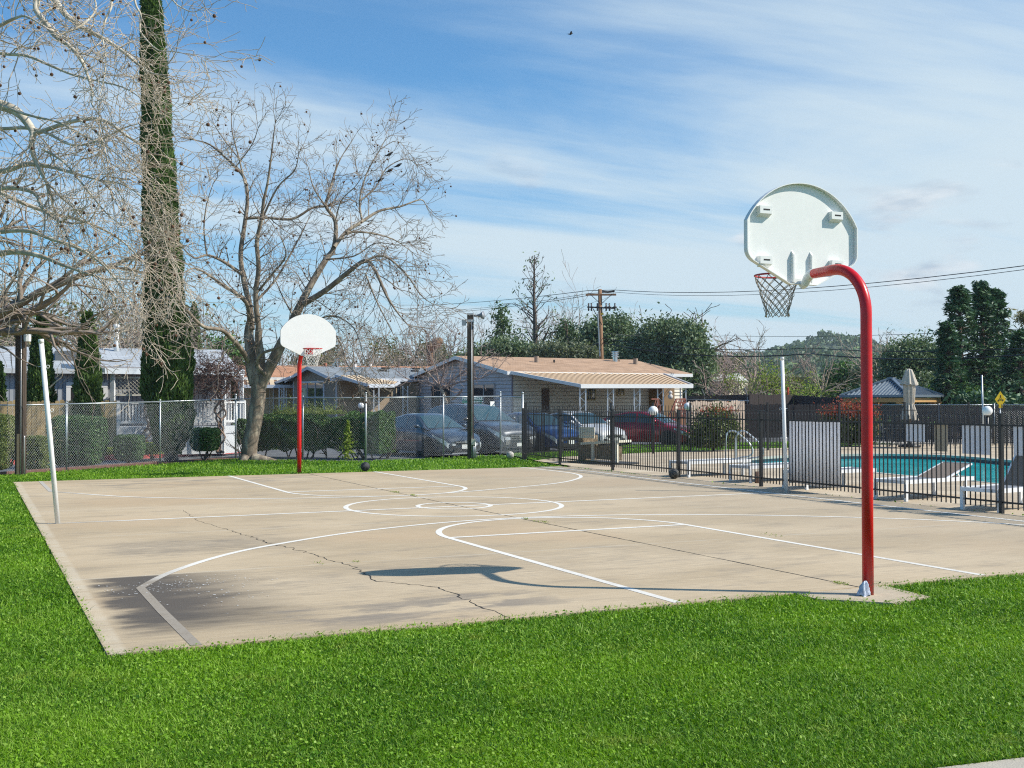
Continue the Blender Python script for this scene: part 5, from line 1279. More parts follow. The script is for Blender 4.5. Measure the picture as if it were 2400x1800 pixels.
boards('board_fence', 'pale weathered board fence just right of the red-brown porch steps', [colm(1613, 53.5), colm(1746, 56)], [1.76, 1.80], PALEF, .16, .03, seed=3)
DARKF = M('dark_brown_board', (0.045, 0.033, 0.030), .85, var=.3, scale=3, stretch=(5, 5, .5))
boards('board_fence', 'dark brown board fence beyond the iron fence, with a green field behind it', [colm(1742, 66), colm(1860, 68), colm(2010, 62), colm(2060, 60)], [2.18, 2.12, 1.86, 1.85], DARKF, .14, seed=4)
boards('board_fence', 'lower dark brown fence beside the drive behind the grass verge', [colm(1720, 56), colm(2040, 56)], [1.62, 1.60], DARKF, .15, seed=5)
t = thing('slatted_fence', 'chain link fence with dark fabric and slanted barbed wire arms behind the pale boards', 'fence', tuple(colm(1590, 78)))
a, b = colm(1560, 80), colm(1756, 60); d = nrm(b-a); L = np.linalg.norm(b-a); fr_ = (a, d, V3(-d[1], d[0], 0), V3(0, 0, 1))
part('screen', MB(fr_).box(0, L, 0, .02, 0, 2.10), M('black_screen', (0.025, 0.024, 0.026), .9, var=.2), t)
mb = MB(fr_); mb.tube([(0, -.03, 1.95), (L, -.03, 1.78)], .028, 6)
for x in (L*.14, L*.55, L*.99): mb.tube([(x, -.03, 0), (x, -.03, 2.0), (x+.4, -.3, 2.45)], .03, 6)
part('post', mb, GALV, t)
# chain link with brown slats behind the pool
SLAT = M('brown_privacy_slat', (0.040, 0.031, 0.032), .8, var=.25, scale=4)
t = thing('slatted_fence', 'chain link fence with dark brown privacy slats behind the pool and gazebo', 'fence', tuple(colm(2050, 48)))
pts = [colm(2036, 49.5), colm(2200, 47.5), colm(2330, 46.8), colm(2640, 46.5)]; mb = MB(); ms = MB(); mw = []
for i in range(3):
    a, b = pts[i], pts[i+1]; L = np.linalg.norm(b-a); d = (b-a)/L; mb.tube([a+V3(0, 0, 1.60), b+V3(0, 0, 1.60)], .024, 6)
    fr_ = (a, d, V3(-d[1], d[0], 0), V3(0, 0, 1)); n = int(L/.085); mm = MB(fr_)
    for k in range(n): x = L*k/n; mm.box(x, x+.066, .004, .010, .05, 1.55)
    ms.add(mm.v, mm.f)
    for p in (a, b): part('post', MB().tube([p, p+V3(0, 0, 1.66)], .03, 8), GALV, t, True)
    chainlink(t, a-V3(0, 0, 0), b, 1.58, 1.58, WIRED, .09, .005)
part('top_rail', mb, GALV, t, True); part('slats', ms, SLAT, t)
# gazebo
GZ = colm(2090, 57.5); t = thing('gazebo', 'square timber gazebo with a grey ribbed metal hip roof beyond the pool', 'gazebo', tuple(GZ))
a45 = cdir(45); b45 = V3(-a45[1], a45[0], 0); f = (GZ, a45, b45, V3(0, 0, 1)); hw = 1.82; zE = zat(GZ, 927.5)-.02; zA = zat(GZ, 888)
WOOD = M('honey_timber', (0.52, 0.30, 0.11), .7, var=.15, scale=5, stretch=(3, 3, .5)); METR = M('grey_metal_roof', (0.17, 0.21, 0.25), .4, .3, var=.08)
mb = MB(f); ap = (0, 0, zA); cs = [(-hw, -hw), (hw, -hw), (hw, hw), (-hw, hw)]
for i in range(4):
    p, q = V3(*cs[i], zE), V3(*cs[(i+1) % 4], zE); n = 20
    for k in range(n):
        a0, a1 = k/n, (k+1)/n
        # each rib runs straight up the slope until it meets the hip
        def up_(a_): h_ = 1-abs(2*a_-1); c_ = (p+q)/2; top = V3(*ap); return p+(q-p)*a_+(top-c_)*h_
        p0, p1 = p+(q-p)*a0, p+(q-p)*a1; u0, u1 = up_(a0), up_(a1); N = nrm(np.cross(q-p, V3(*ap)-p)); N = N if N[2] > 0 else -N
        mb.add([p0, p1, u1, u0], [(0, 1, 2, 3)]); mb.beam(p0+N*.02, u0+N*.02+V3(0, 0, 1e-4), .05, .04, up=tuple(N))
    mb.beam(p+V3(0, 0, .05), V3(*ap)+V3(0, 0, .05), .16, .08); mb.beam(p, q, .10, .12)
mb.box(-.16, .16, -.16, .16, zA-.02, zA+.08); part('roof', mb, METR, t)
mb = MB(f)
for i in range(4):
    p, q = V3(*cs[i], zE-.2)*V3(.93, .93, 1), V3(*cs[(i+1) % 4], zE-.2)*V3(.93, .93, 1); mb.beam(p, q, .10, .2)
part('beam', mb, WOOD, t)
for i in range(4):
    c = V3(*cs[i], 0)*V3(.92, .92, 1); part('post', MB(f).box(c[0]-.09, c[0]+.09, c[1]-.09, c[1]+.09, 0, zE-.28), WOOD, t)
    for j in (-1, 1):
        q = V3(*cs[(i+j) % 4], 0)*V3(.92, .92, 1); d = nrm(q-c); mb = MB(f)
        for k in range(6):
            a_ = math.pi/2*k/6; a2 = math.pi/2*(k+1)/6; rr_ = .6
            mb.beam(c+d*rr_*(1-math.cos(a_))+V3(0, 0, zE-.3-rr_+rr_*math.sin(a_)), c+d*rr_*(1-math.cos(a2))+V3(0, 0, zE-.3-rr_+rr_*math.sin(a2)), .08, .12)
        part('brace', mb, WOOD, t)
# closed patio umbrella and glass table
UB = colm(2131, 44.5); CV = M('beige_canvas', (0.52, 0.46, 0.38), .85, var=.12, scale=9, bump=.3, bscale=50)
t = thing('patio_umbrella', 'closed beige patio umbrella tied upright beyond the pool', 'umbrella', tuple(UB))
def folds(prof, nf, amp, sd):
    mb = MB(); n = 48; vs = []; R = random.Random(sd); ph = R.random()*6
    for (z, r) in prof:
        for j in range(n): a = 2*math.pi*j/n; rr_ = r*(1+amp*math.cos(nf*a+ph)+.25*amp*math.sin(2*a+z)); vs.append(UB+V3(rr_*math.cos(a), rr_*math.sin(a), z+(amp*.18*math.sin(nf*a) if (z, r) == prof[0] else 0)))
    m = len(prof); mb.add(vs, [(i*n+j, i*n+(j+1) % n, (i+1)*n+(j+1) % n, (i+1)*n+j) for i in range(m-1) for j in range(n)]+[tuple((m-1)*n+j for j in range(n))]); return mb
part('canopy', folds([(1.05, .30), (1.30, .25), (1.62, .155), (1.66, .14), (1.72, .17), (2.2, .19), (2.45, .17), (2.62, .15)], 8, .22, 1), CV, t, True)
part('top_cover', folds([(2.38, .29), (2.6, .22), (2.85, .14), (2.96, .10), (3.0, .02)], 8, .16, 2), CV, t, True)
part('pole', MB().tube([UB, UB+V3(0, 0, 3.0)], .024, 10), BLACKM, t, True); part('base', MB().lathe(UB, [(.42, 0), (.42, .06), (.1, .10), (.05, .3)], 20), BLACKM, t, True)
TB = colm(2112, 44.2); t = thing('patio_table', 'round glass patio table with black curved legs around the umbrella', 'table', tuple(TB))
part('tabletop', MB().lathe(TB+V3(0, 0, .70), [(.62, 0), (.64, .012), (.62, .024)], 28), M('dark_table_glass', (0.04, 0.05, 0.05), .12), t)
for k in range(4):
    a = k*math.pi/2+.4; d = V3(math.cos(a), math.sin(a), 0); part('leg', MB().tube([TB+d*.55+V3(0, 0, .70), TB+d*.42+V3(0, 0, .5), TB+d*.25+V3(0, 0, .3), TB+d*.42+V3(0, 0, .08), TB+d*.58], .015, 6), BLACKM, t, True)
# globe lamps
GLOBE = M('opal_globe', (0.80, 0.80, 0.80), .35, var=.03)
for u, v, D, r, lab in [(1531, 963, 39.3, .165, 'white globe lamp on a black post in front of the red car'), (1612, 953, 47, .165, 'white globe lamp on a post beside the pale board fence'), (2314, 963, 39, .17, 'white globe lamp on a post below the yellow diamond sign'), (846, 951, 52, .14, 'white globe lamp half hidden behind a fence post near the brown house')]:
    c = at(u, v, D); t = thing('globe_lamp', lab, 'lamp', (c[0], c[1], 0), 'white globe lamps on black posts')
    part('post', MB().tube([(c[0], c[1], 0), (c[0], c[1], c[2]-r*.9)], .045, 8).lathe((c[0], c[1], c[2]-r*1.15), [(.05, 0), (.09, .03), (.06, .08)], 12), BLACKM, t, True); part('globe', MB().ball(c, r, 20), GLOBE, t, True)
# slim grey pole and yellow diamond sign
P = colm(2305, 41); o = part('flag_pole', MB().tube([P, at(2301, 879, 41)], .032, 10), GALV, None, True); tag(o, 'slim bare grey pole rising behind the pool fence near the yellow sign', 'pole')
c = at(2344.5, 936, 45.3); SG = (V3(c[0], c[1], c[2]), RH, -FH, V3(0, 0, 1)); t = thing('warning_sign', 'yellow diamond warning sign on a post at the right beyond the pool', 'sign', (c[0], c[1], 0)); h = .235
YSG = M('sign_yellow', (0.85, 0.56, 0.01), .5, var=.03)
mb = MB(SG); mb.prism([(0, 0, h*1.35), (h*.92, 0, 0), (0, 0, -h*1.35), (-h*.92, 0, 0)], (0, .012, 0)); mb.prism([(-.07, 0, -h*.9), (.07, 0, -h*.9), (.07, 0, -h*1.45), (-.07, 0, -h*1.45)], (0, .010, 0)); pl_ = part('plate', mb, YSG, t)
mb = MB((SG[0], RH*.78, -FH, V3(0, 0, .78))); y = .014
mb.box(-.02, .03, y, y+.002, .17, .21).prism([(-.01, y, .17), (.03, y, .17), (.035, y, .09), (-.015, y, .09)], (0, .002, 0)).beam((-.01, y, .10), (-.05, y, .03), .004, .018).beam((.03, y, .10), (.05, y, .03), .004, .018).box(-.07, .07, y, y+.002, .0, .02)
mb.prism([(-.16, y, -.06), (-.08, y, -.12), (-.08, y, 0)], (0, .002, 0)).box(-.08, -.06, y, y+.002, -.09, -.02).box(-.03, .08, y, y+.002, -.05, -.02).box(.09, .15, y, y+.002, -.08, 0.0)
part('symbol', mb, DARK, pl_); part('post', MB().tube([(c[0], c[1], 0), (c[0]+FH[0]*.03, c[1]+FH[1]*.03, c[2])], .03, 8), GALV, t, True)
# street name sign
c = at(1119, 948, 47); zt_ = zat(c, 946); f = (V3(c[0], c[1], 0), RH, FH, V3(0, 0, 1)); GRS = M('street_sign_green', (0.005, 0.22, 0.16), .4, var=.05); GRW = M('street_sign_letter', (0.8, 0.83, 0.8), .5, var=.02)
t = thing('street_sign', 'green street name signs beside the dark speaker pole in front of the grey house', 'street sign', tuple(V3(c[0], c[1], 0)))
part('post', MB(f).box(-.03, .03, -.03, .03, 0, zt_-.25), WHITE, t)
z2 = zat(c, 934.5); z1 = zat(c, 943.5); x0, x1 = -.62, along(V3(c[0], c[1], 0), RH, 1131); pa = part('name_blade', MB(f).box(x0, x1, -.045, -.035, zat(c, 938), zat(c, 930)), GRS, t)
mb = MB(); text_mb(mb, 'PARK CIRCLE', V3(*(c[:2]), 0)+RH*((x0+x1)/2)+FH*(-.048)+V3(0, 0, zat(c, 934)), RH, V3(0, 0, 1), .098, bold=.004); part('lettering', mb, GRW, pa)
pb = part('name_blade', MB(f).box(x0, x1-.02, -.045, -.035, zat(c, 947), zat(c, 939)), GRS, t)
mb = MB(f)
for k, (a_, w_) in enumerate([(-.10, .05), (0.05, .05), (.13, .03), (.18, .05), (.25, .04), (.38, .05)]): mb.box(x0+.42+a_, x0+.42+a_+w_, -.048, -.046, zat(c, 945.5), zat(c, 940.5))
part('lettering', mb, GRW, pb)
# ------------------------------------------------------------------ parked cars
CGL = GLASS('car_glass', (0.035, 0.075, 0.085), .04)
TYRE = M('tyre_rubber', (0.015, 0.015, 0.016), .8, var=.1); RIMM = M('alloy_rim', (0.42, 0.43, 0.45), .3, .8, var=.05); LENS = M('headlight_lens', (0.72, 0.76, 0.80), .12, .3, var=.25, scale=25); BLKP = M('black_plastic', (0.02, 0.02, 0.022), .6, var=.1)
PLATEM = M('licence_plate', (0.75, 0.75, 0.72), .5)
def interp(T, x):
    for i in range(len(T)-1):
        if T[i][0] <= x <= T[i+1][0]:
            q = (x-T[i][0])/(T[i+1][0]-T[i][0]+1e-9); q = q*q*(3-2*q)*.35+q*.65; return T[i][1]+(T[i+1][1]-T[i][1])*q
    return T[0][1] if x < T[0][0] else T[-1][1]
def car(label, P, head, paint, kind):
    """local frame: x forward with the nose at x = 0, z up"""
    X = V3(math.cos(head), math.sin(head), 0); Y = V3(-X[1], X[0], 0); f = (V3(P[0], P[1], 0.-.09), X, Y, V3(0, 0, 1)); t = thing('parked_car', label, 'car', (P[0], P[1], 0), None)
    if kind == 'suv':
        L, Wd, zc, wr = 5.15, .98, .22, .385; xf, xr = -.95, -3.98
        top = [(-5.15, .95), (-5.05, 1.12), (-3.6, 1.14), (-1.55, 1.17), (-1.25, 1.14), (-.5, 1.03), (-.12, .88), (0, .72)]
        roof = [(-4.98, 1.12), (-4.62, 1.62), (-4.2, 1.74), (-3.2, 1.79), (-2.45, 1.75), (-2.25, 1.70), (-1.35, 1.15)]
    else:
        L, Wd, zc, wr = 4.65, .89, .17, .325; xf, xr = -.88, -3.58
        top = [(-4.65, .85), (-4.55, .98), (-3.95, 1.03), (-3.0, .98), (-1.6, .96), (-1.25, .95), (-.55, .83), (-.15, .70), (0, .55)]
        roof = [(-4.15, 1.02), (-3.75, 1.18), (-3.35, 1.34), (-2.7, 1.455), (-2.2, 1.45), (-1.95, 1.39), (-1.05, .93)]
    def wid(x):
        w = Wd
        if x > -.55: w -= (Wd*.30)*((x+.55)/.55)**2.2
        if x < -L+.4: w -= (Wd*.16)*((-L+.4-x)/.4)**2
        return w
    def bot(x):
        z = zc+(.05*max(0, (x+.35)/.35))
        for c_ in (xf, xr):
            d = abs(x-c_); Ra = wr+.055
            if d < Ra: z = max(z, wr+math.sqrt(Ra*Ra-d*d)-.02)
        return z
    xs = sorted(set([round(-L*i/60, 3) for i in range(61)]+[round(c_+s_*(wr+.055), 3) for c_ in (xf, xr) for s_ in (-1, 1)]+[-.02, -.05]))
    def ringp(x):
        w, b, h = wid(x), bot(x), interp(top, x); zs = b+(h-b)
        m = lambda q: max(b+.002, q)
        return [(0, b), (w*.80, b), (w*.965, m(b+.03)), (w*.995, m(b*.5+h*.5-.08)), (w, m(h*.62+.06)), (w*.985, m(h-.13)), (w*.93, m(h-.05)), (w*.80, h-.01), (w*.45, h+.018), (0, h+.028)]
    vs, fs = [], []; K = 19
    for x in xs:
        r = ringp(x); full = r+[(-a, b_) for a, b_ in r[-2::-1]]
        for a, b_ in full: vs.append((x, a, b_))
    K = len(full)
    for i in range(len(xs)-1):
        for j in range(K-1): fs.append((i*K+j, i*K+j+1, (i+1)*K+j+1, (i+1)*K+j))
    fs.append(tuple(range(K))); fs.append(tuple((len(xs)-1)*K+j for j in range(K))[::-1])
    mb = MB(f); mb.add(vs, fs)
    # cabin
    belt = lambda x: interp(top, x)-.04
    cx = []; n = 30; x0, x1 = roof[0][0], roof[-1][0]
    for i in range(n+1): cx.append(x0+(x1-x0)*i/n)
    def cab(x):
        zr_ = max(interp(roof, x), belt(x)+.02); b = belt(x); fr_ = min(1, (zr_-b)/.45); w = wid(x)*.93; wt_ = w-(w*.24)*fr_
        return [(w, b), (w-(w-wt_)*.86, zr_-.06*fr_), (wt_*.93, zr_-.018*fr_), (wt_*.5, zr_+.008), (0, zr_+.012)]
    vs, fs = [], []
    for x in cx:
        r = cab(x); full = r+[(-a, b_) for a, b_ in r[-2::-1]]
        for a, b_ in full: vs.append((x, a, b_))
    K2 = len(full)
    for i in range(n):
        for j in range(K2-1): fs.append((i*K2+j, i*K2+j+1, (i+1)*K2+j+1, (i+1)*K2+j))
    mb.add(vs, fs)
    o = part('body', mb, paint, t, True); smooth_by_angle(o, 40)
    def lerp(a, b, q): return tuple(a[k]+(b[k]-a[k])*q for k in range(len(a)))
    # windscreens: strips of the cabin skin, 1 cm proud
    def screen(xa, xb, name):
        mb = MB(f); rows = 8; vs = []
        for i in range(rows+1):
            x = xa+(xb-xa)*i/rows; r = cab(x); w_ = r[2][0]*.97; 
            for k in range(9):
                y = -w_+2*w_*k/8; zr_ = r[4][1]+(r[2][1]-r[4][1])*(abs(y)/w_)**2 if w_ > 0 else r[4][1]; vs.append((x+(.012 if xa > -3 else -.012), y, zr_+.012))
        mb.add(vs, [(i*9+k, i*9+k+1, (i+1)*9+k+1, (i+1)*9+k) for i in range(rows) for k in range(8)]); return part(name, mb, CGL, t, True)
    suv = kind == 'suv'
    screen(-2.22 if suv else -1.92, -1.42 if suv else -1.13, 'windscreen'); screen(-4.93 if suv else -4.05, -4.6 if suv else -3.4, 'rear_window')
    segs_ = [(-2.55, -1.72), (-3.65, -2.65), (-4.6, -3.75)] if suv else [(-2.30, -1.42), (-3.35, -2.38), (-3.72, -3.42)]
    for sd in (1, -1):
        for xa, xb in segs_:
            mb = MB(f); vs = []; rows = 6
            for i in range(rows+1):
                x = xa+(xb-xa)*i/rows; r = cab(x); lo, hi = lerp(r[0], r[1], .12), lerp(r[0], r[1], .93)
                vs += [(x, sd*(lo[0]+.008), lo[1]), (x, sd*(hi[0]+.008), hi[1])]
            mb.add(vs, [(2*i, 2*i+2, 2*i+3, 2*i+1) for i in range(rows)]); part('side_window', mb, CGL, t, True)
        for xw in (xf, xr):
            yw = sd*(Wd-.10); ax_ = V3(0, sd, 0); c_ = (xw, yw, wr)
            wv = V3(*c_); wheel = part('wheel', MB(f).lathe(wv, [(wr*.62, -.10), (wr*.93, -.10), (wr, -.07), (wr, .06), (wr*.94, .095), (wr*.68, .10)], 28, axis=ax_), TYRE, t, True)
            mb = MB(f); mb.lathe(wv, [(wr*.68, .098), (wr*.64, .085), (wr*.60, .02)], 28, axis=ax_); mb.lathe(wv, [(.06, .05), (.055, .09), (.01, .095)], 12, axis=ax_)
            for k in range(10):
                a_ = 2*math.pi*k/10; mb.beam(wv+ax_*.075+V3(math.cos(a_), 0, math.sin(a_))*.04, wv+ax_*.075+V3(math.cos(a_), 0, math.sin(a_))*wr*.63, .035, .02, up=(0, 1, 0))
            part('rim', mb, RIMM, wheel)
            part('wheel_well', MB(f).lathe(V3(xw, sd*(Wd-.35), wr), [(wr+.05, 0), (wr+.05, .32)], 24, axis=ax_).lathe(V3(xw, sd*(Wd-.30), wr), [(.01, 0), (wr+.05, .001)], 24, axis=ax_), BLKP, t)
        # mirrors and handles
        xm = -1.75 if suv else -1.45; zm = belt(xm)+.13
        part('mirror', MB(f).ball((xm, sd*(Wd+.09), zm), .10, 10, sz=.7).beam((xm, sd*(Wd-.06), zm-.06), (xm, sd*(Wd+.05), zm-.02), .05, .04), paint, t, True)
        for xh in ((-2.75, -3.8) if suv else (-2.45, -3.3)):
            zh = belt(xh)-.13; part('door_handle', MB(f).box(xh-.09, xh+.09, sd*(wid(xh)-.005)-.012, sd*(wid(xh)-.005)+.022, zh-.012, zh+.014), CHROME if suv else paint, t)
        # door seams
        mb = MB(f)
        for xd in ((-1.55, -2.6, -3.7) if suv else (-1.25, -2.34, -3.32)):
            pts = [(xd, sd*(ringp(xd)[k][0]+.003), ringp(xd)[k][1]) for k in range(2, 7)]; mb.tube(pts, .006, 4)
        part('door_seam', mb, BLKP, t)
        # headlights: a patch of the skin at the front corner
        mb = MB(f); vs = []; rows = 7
        for i in range(rows+1):
            x = (-.62 if suv else -.66)+(.60 if suv else .62)*i/rows; w = wid(x); h = interp(top, x); q = i/rows
            zt_ = h-.07-.02*q; zb_ = zt_-(.05+.12*q if not suv else .06+.13*q); vs += [(x+.012, sd*(w*.99+.012), zb_), (x+.012, sd*(w*.985+.012), zt_)]
        m_ = len(vs); w = wid(0); vs += [(.022, sd*w*.62, vs[-2][2]+.02), (.022, sd*w*.62, vs[-1][2]-.03)]
        mb.add(vs, [(2*i, 2*i+2, 2*i+3, 2*i+1) for i in range(rows)]+[(m_-2, m_, m_+1, m_-1)]); part('headlight', mb, LENS, t, True)
        # fog lamp recess
        w = wid(-.01); part('fog_lamp', MB(f).box(.0, .028, min(sd*w*.62, sd*w*.9), max(sd*w*.62, sd*w*.9), .30 if not suv else .36, .40 if not suv else .54).box(.02, .036, min(sd*w*.66, sd*w*.82), max(sd*w*.66, sd*w*.82), .33 if not suv else .40, .38 if not suv else .50), [BLKP if not suv else CHROME], t)
        part('tail_light', MB(f).box(-L-.01, -L+.12, min(sd*Wd*.6, sd*Wd*.86), max(sd*Wd*.6, sd*Wd*.86), .78, .92), M('tail_red', (.4, .01, .01), .2), t)
    gz_ = (.50, .70) if suv else (.44, .545)
    part('bumper_intake', MB(f).box(.0, .03, -Wd*.52, Wd*.52, .20 if not suv else .24, .34 if not suv else .42), BLKP, t)
    gr = part('grille', MB(f).box(.0, .022, -Wd*.42, Wd*.42, *gz_), BLKP, t)
    mb = MB(f); k = 3 if suv else 1
    for i in range(k): z = gz_[1]-.01-i*.075; mb.box(.018, .04, -Wd*.43, Wd*.43, z-.032 if not suv else z-.024, z)
    part('grille_bar', mb, CHROME, gr)
    part('badge', MB(f).lathe((.035, 0, (gz_[0]+gz_[1])/2+.03), [(.055, 0), (.055, .012), (.04, .014), (.04, .006), (.01, .006)], 16, axis=(1, 0, 0)), CHROME, t)
    if not suv or True: part('licence_plate', MB(f).box(.03, .04, -.155, .155, .30 if not suv else .30, .44 if not suv else .42), PLATEM, t)
    part('splitter', MB(f).box(-.25, .02, -Wd*.60, Wd*.60, .13, .175), BLKP if kind != 'sedan_dark' else M('grey_lip', (.3, .31, .33), .4), t)
    mb = MB(f)
    for sd in (.05, -.45):
        xa = -1.40 if suv else -1.12; za = cab(xa)[4][1]+.02; xb = xa-.42; mb.beam((xa, sd, za), (xb, sd+.45, cab(xb)[4][1]+.015), .015, .012)
    part('wiper', mb, BLKP, t)
    if suv:
        mb = MB(f)
        for sd in (1, -1): mb.tube([(x, sd*.62, interp(roof, x)+.04) for x in (-4.5, -4.0, -3.2, -2.5)], .018, 6)
        part('roof_rail', mb, BLKP, t, True)
    return t
def camhead(r, d): v = RH*r+FH*d; return math.atan2(v[1], v[0])
HD = camhead(.61, -.79)
car('dark blue grey sedan parked nose-out nearest the hedge behind the chain link fence', colm(1090, 38.6), HD, PAINT('paint_slate', (0.045, 0.062, 0.085)), 'sedan_dark')
car('dark grey sport utility vehicle with chrome grille parked between the two sedans', colm(1218, 40.6), HD, PAINT('paint_graphite', (0.06, 0.066, 0.078)), 'suv')
car('bright navy blue sedan parked between the grey utility vehicle and the white car', colm(1338, 42.6), HD, PAINT('paint_navy', (0.010, 0.045, 0.16)), 'sedan')
car('white sedan parked behind the cream slatted bench', colm(1440, 45.6), HD, PAINT('paint_white', (0.68, 0.68, 0.67), .05), 'sedan')
car('dark red sedan standing side-on behind the pool fences', colm(1632, 47.6), camhead(.86, -.51), PAINT('paint_crimson', (0.26, 0.006, 0.022), .3), 'sedan')

# ------------------------------------------------------------------ utility pole and wires
PD = 84
UPB = colm(1412, PD); t = thing('utility_pole', 'brown wooden utility pole with two crossarms rising behind the tan roof', 'utility pole', tuple(UPB))
ztp = zat(UPB, 678); top = at(1406, 678, PD); UW = M('utility_timber', (0.27, 0.14, 0.07), .85, var=.25, scale=4, stretch=(2, 2, .2), col2=(0.33, 0.2, 0.12))
part('pole', MB().tube([UPB, UPB*.5+top*.5, top], [.20, .17, .14], 12), UW, t, True)
axd = RH; c1 = at(1408, 691, PD); mb = MB(); mb.beam(c1-RH*1.1-FH*.15, c1+RH*1.1-FH*.15, .12, .14)
part('crossarm', mb, UW, t)
c2 = at(1410, 720, PD); part('crossarm', MB().beam(c2-RH*1.0-FH*.15, c2+RH*1.0-FH*.15+V3(0, 0, -.1), .09, .10), DARK, t)
for s_ in (-.95, -.75, -.32, .32, .55, .95): c_ = c2+RH*s_-FH*.15; part('insulator', MB().tube([c_-V3(0, 0, .28), c_+V3(0, 0, .28)], .055, 8).tube([c_-RH*.12, c_+RH*.14], .05, 6), M('insulator_brown', (.045, .035, .035), .4), t, True)
part('cable_clamp', MB().tube([c1+RH*.1+V3(0, 0, .24), c1+RH*.5+V3(0, 0, .2), c1+RH*1.0+V3(0, 0, .26)], .08, 6), DARK, t)
mb = MB()
for s_ in (-1, 1): mb.beam(c1+RH*.75*s_-FH*.2, c1+V3(0, 0, -.7)-FH*.2, .04, .04)
mb.beam(c2-RH*.7-FH*.2, c2+V3(0, 0, -1.3)-FH*.2, .05, .05); part('brace', mb, DARK, t)
part('guard', MB().tube([at(1406, 835, PD-.3), at(1401, 735, PD-.3)], .05, 6), GALV, t); part('marker_band', MB().tube([at(1409.5, 738, PD), at(1409.2, 734, PD)], .17, 12), M('yellow_band', (.7, .45, .03), .5), t)
def wire(label, pts, sag, r):
    mb = MB(); P_ = []
    for i in range(len(pts)-1):
        a, b = pts[i], pts[i+1]
        for k in range(13):
            q = k/12; P_.append(a*(1-q)+b*q-V3(0, 0, sag[i]*4*q*(1-q)))
    mb.tube(P_, r, 4); o = part('overhead_wire', mb, BLACKM, None, True); tag(o, label, 'overhead wire', 'overhead wires strung from the utility pole')
e = lambda u, v, D: at(u, v, D)
wire('upper overhead wire from the utility pole top crossing to the right edge', [e(940, 715, 150), c1-RH*1.0+V3(0, 0, .3), c1+RH*1.0+V3(0, 0, .35), e(2430, 619, 45)], [.3, 0, .55], .022)
wire('second overhead wire just below the upper one, running right behind the near backboard', [e(940, 727, 150), c1-RH*.9+V3(0, 0, .1), c1+RH*.9+V3(0, 0, .2), e(2430, 628, 45)], [.5, 0, .6], .016)
wire('lowest of the three thin wires running left from the utility pole crossarm', [e(940, 735, 150), c1-RH*.6+V3(0, 0, .0)], [.4], .02)
wire('thick black cable crossing in front of the trees and the conifers at mid height', [e(930, 862, 150), at(1408, 803, PD), e(1900, 829, 72), e(2430, 829, 55)], [1.2, .5, .3], .036)
wire('black cable just above the thick one, crossing in front of the hill', [at(1408, 792, PD), e(1900, 815.5, 72), e(2430, 815, 55)], [.4, .2], .024)
wire('thin high wire crossing the sky above the distant hill', [at(1408, 780, PD), e(1700, 787, 90), e(2430, 769, 60)], [.2, .2], .014)

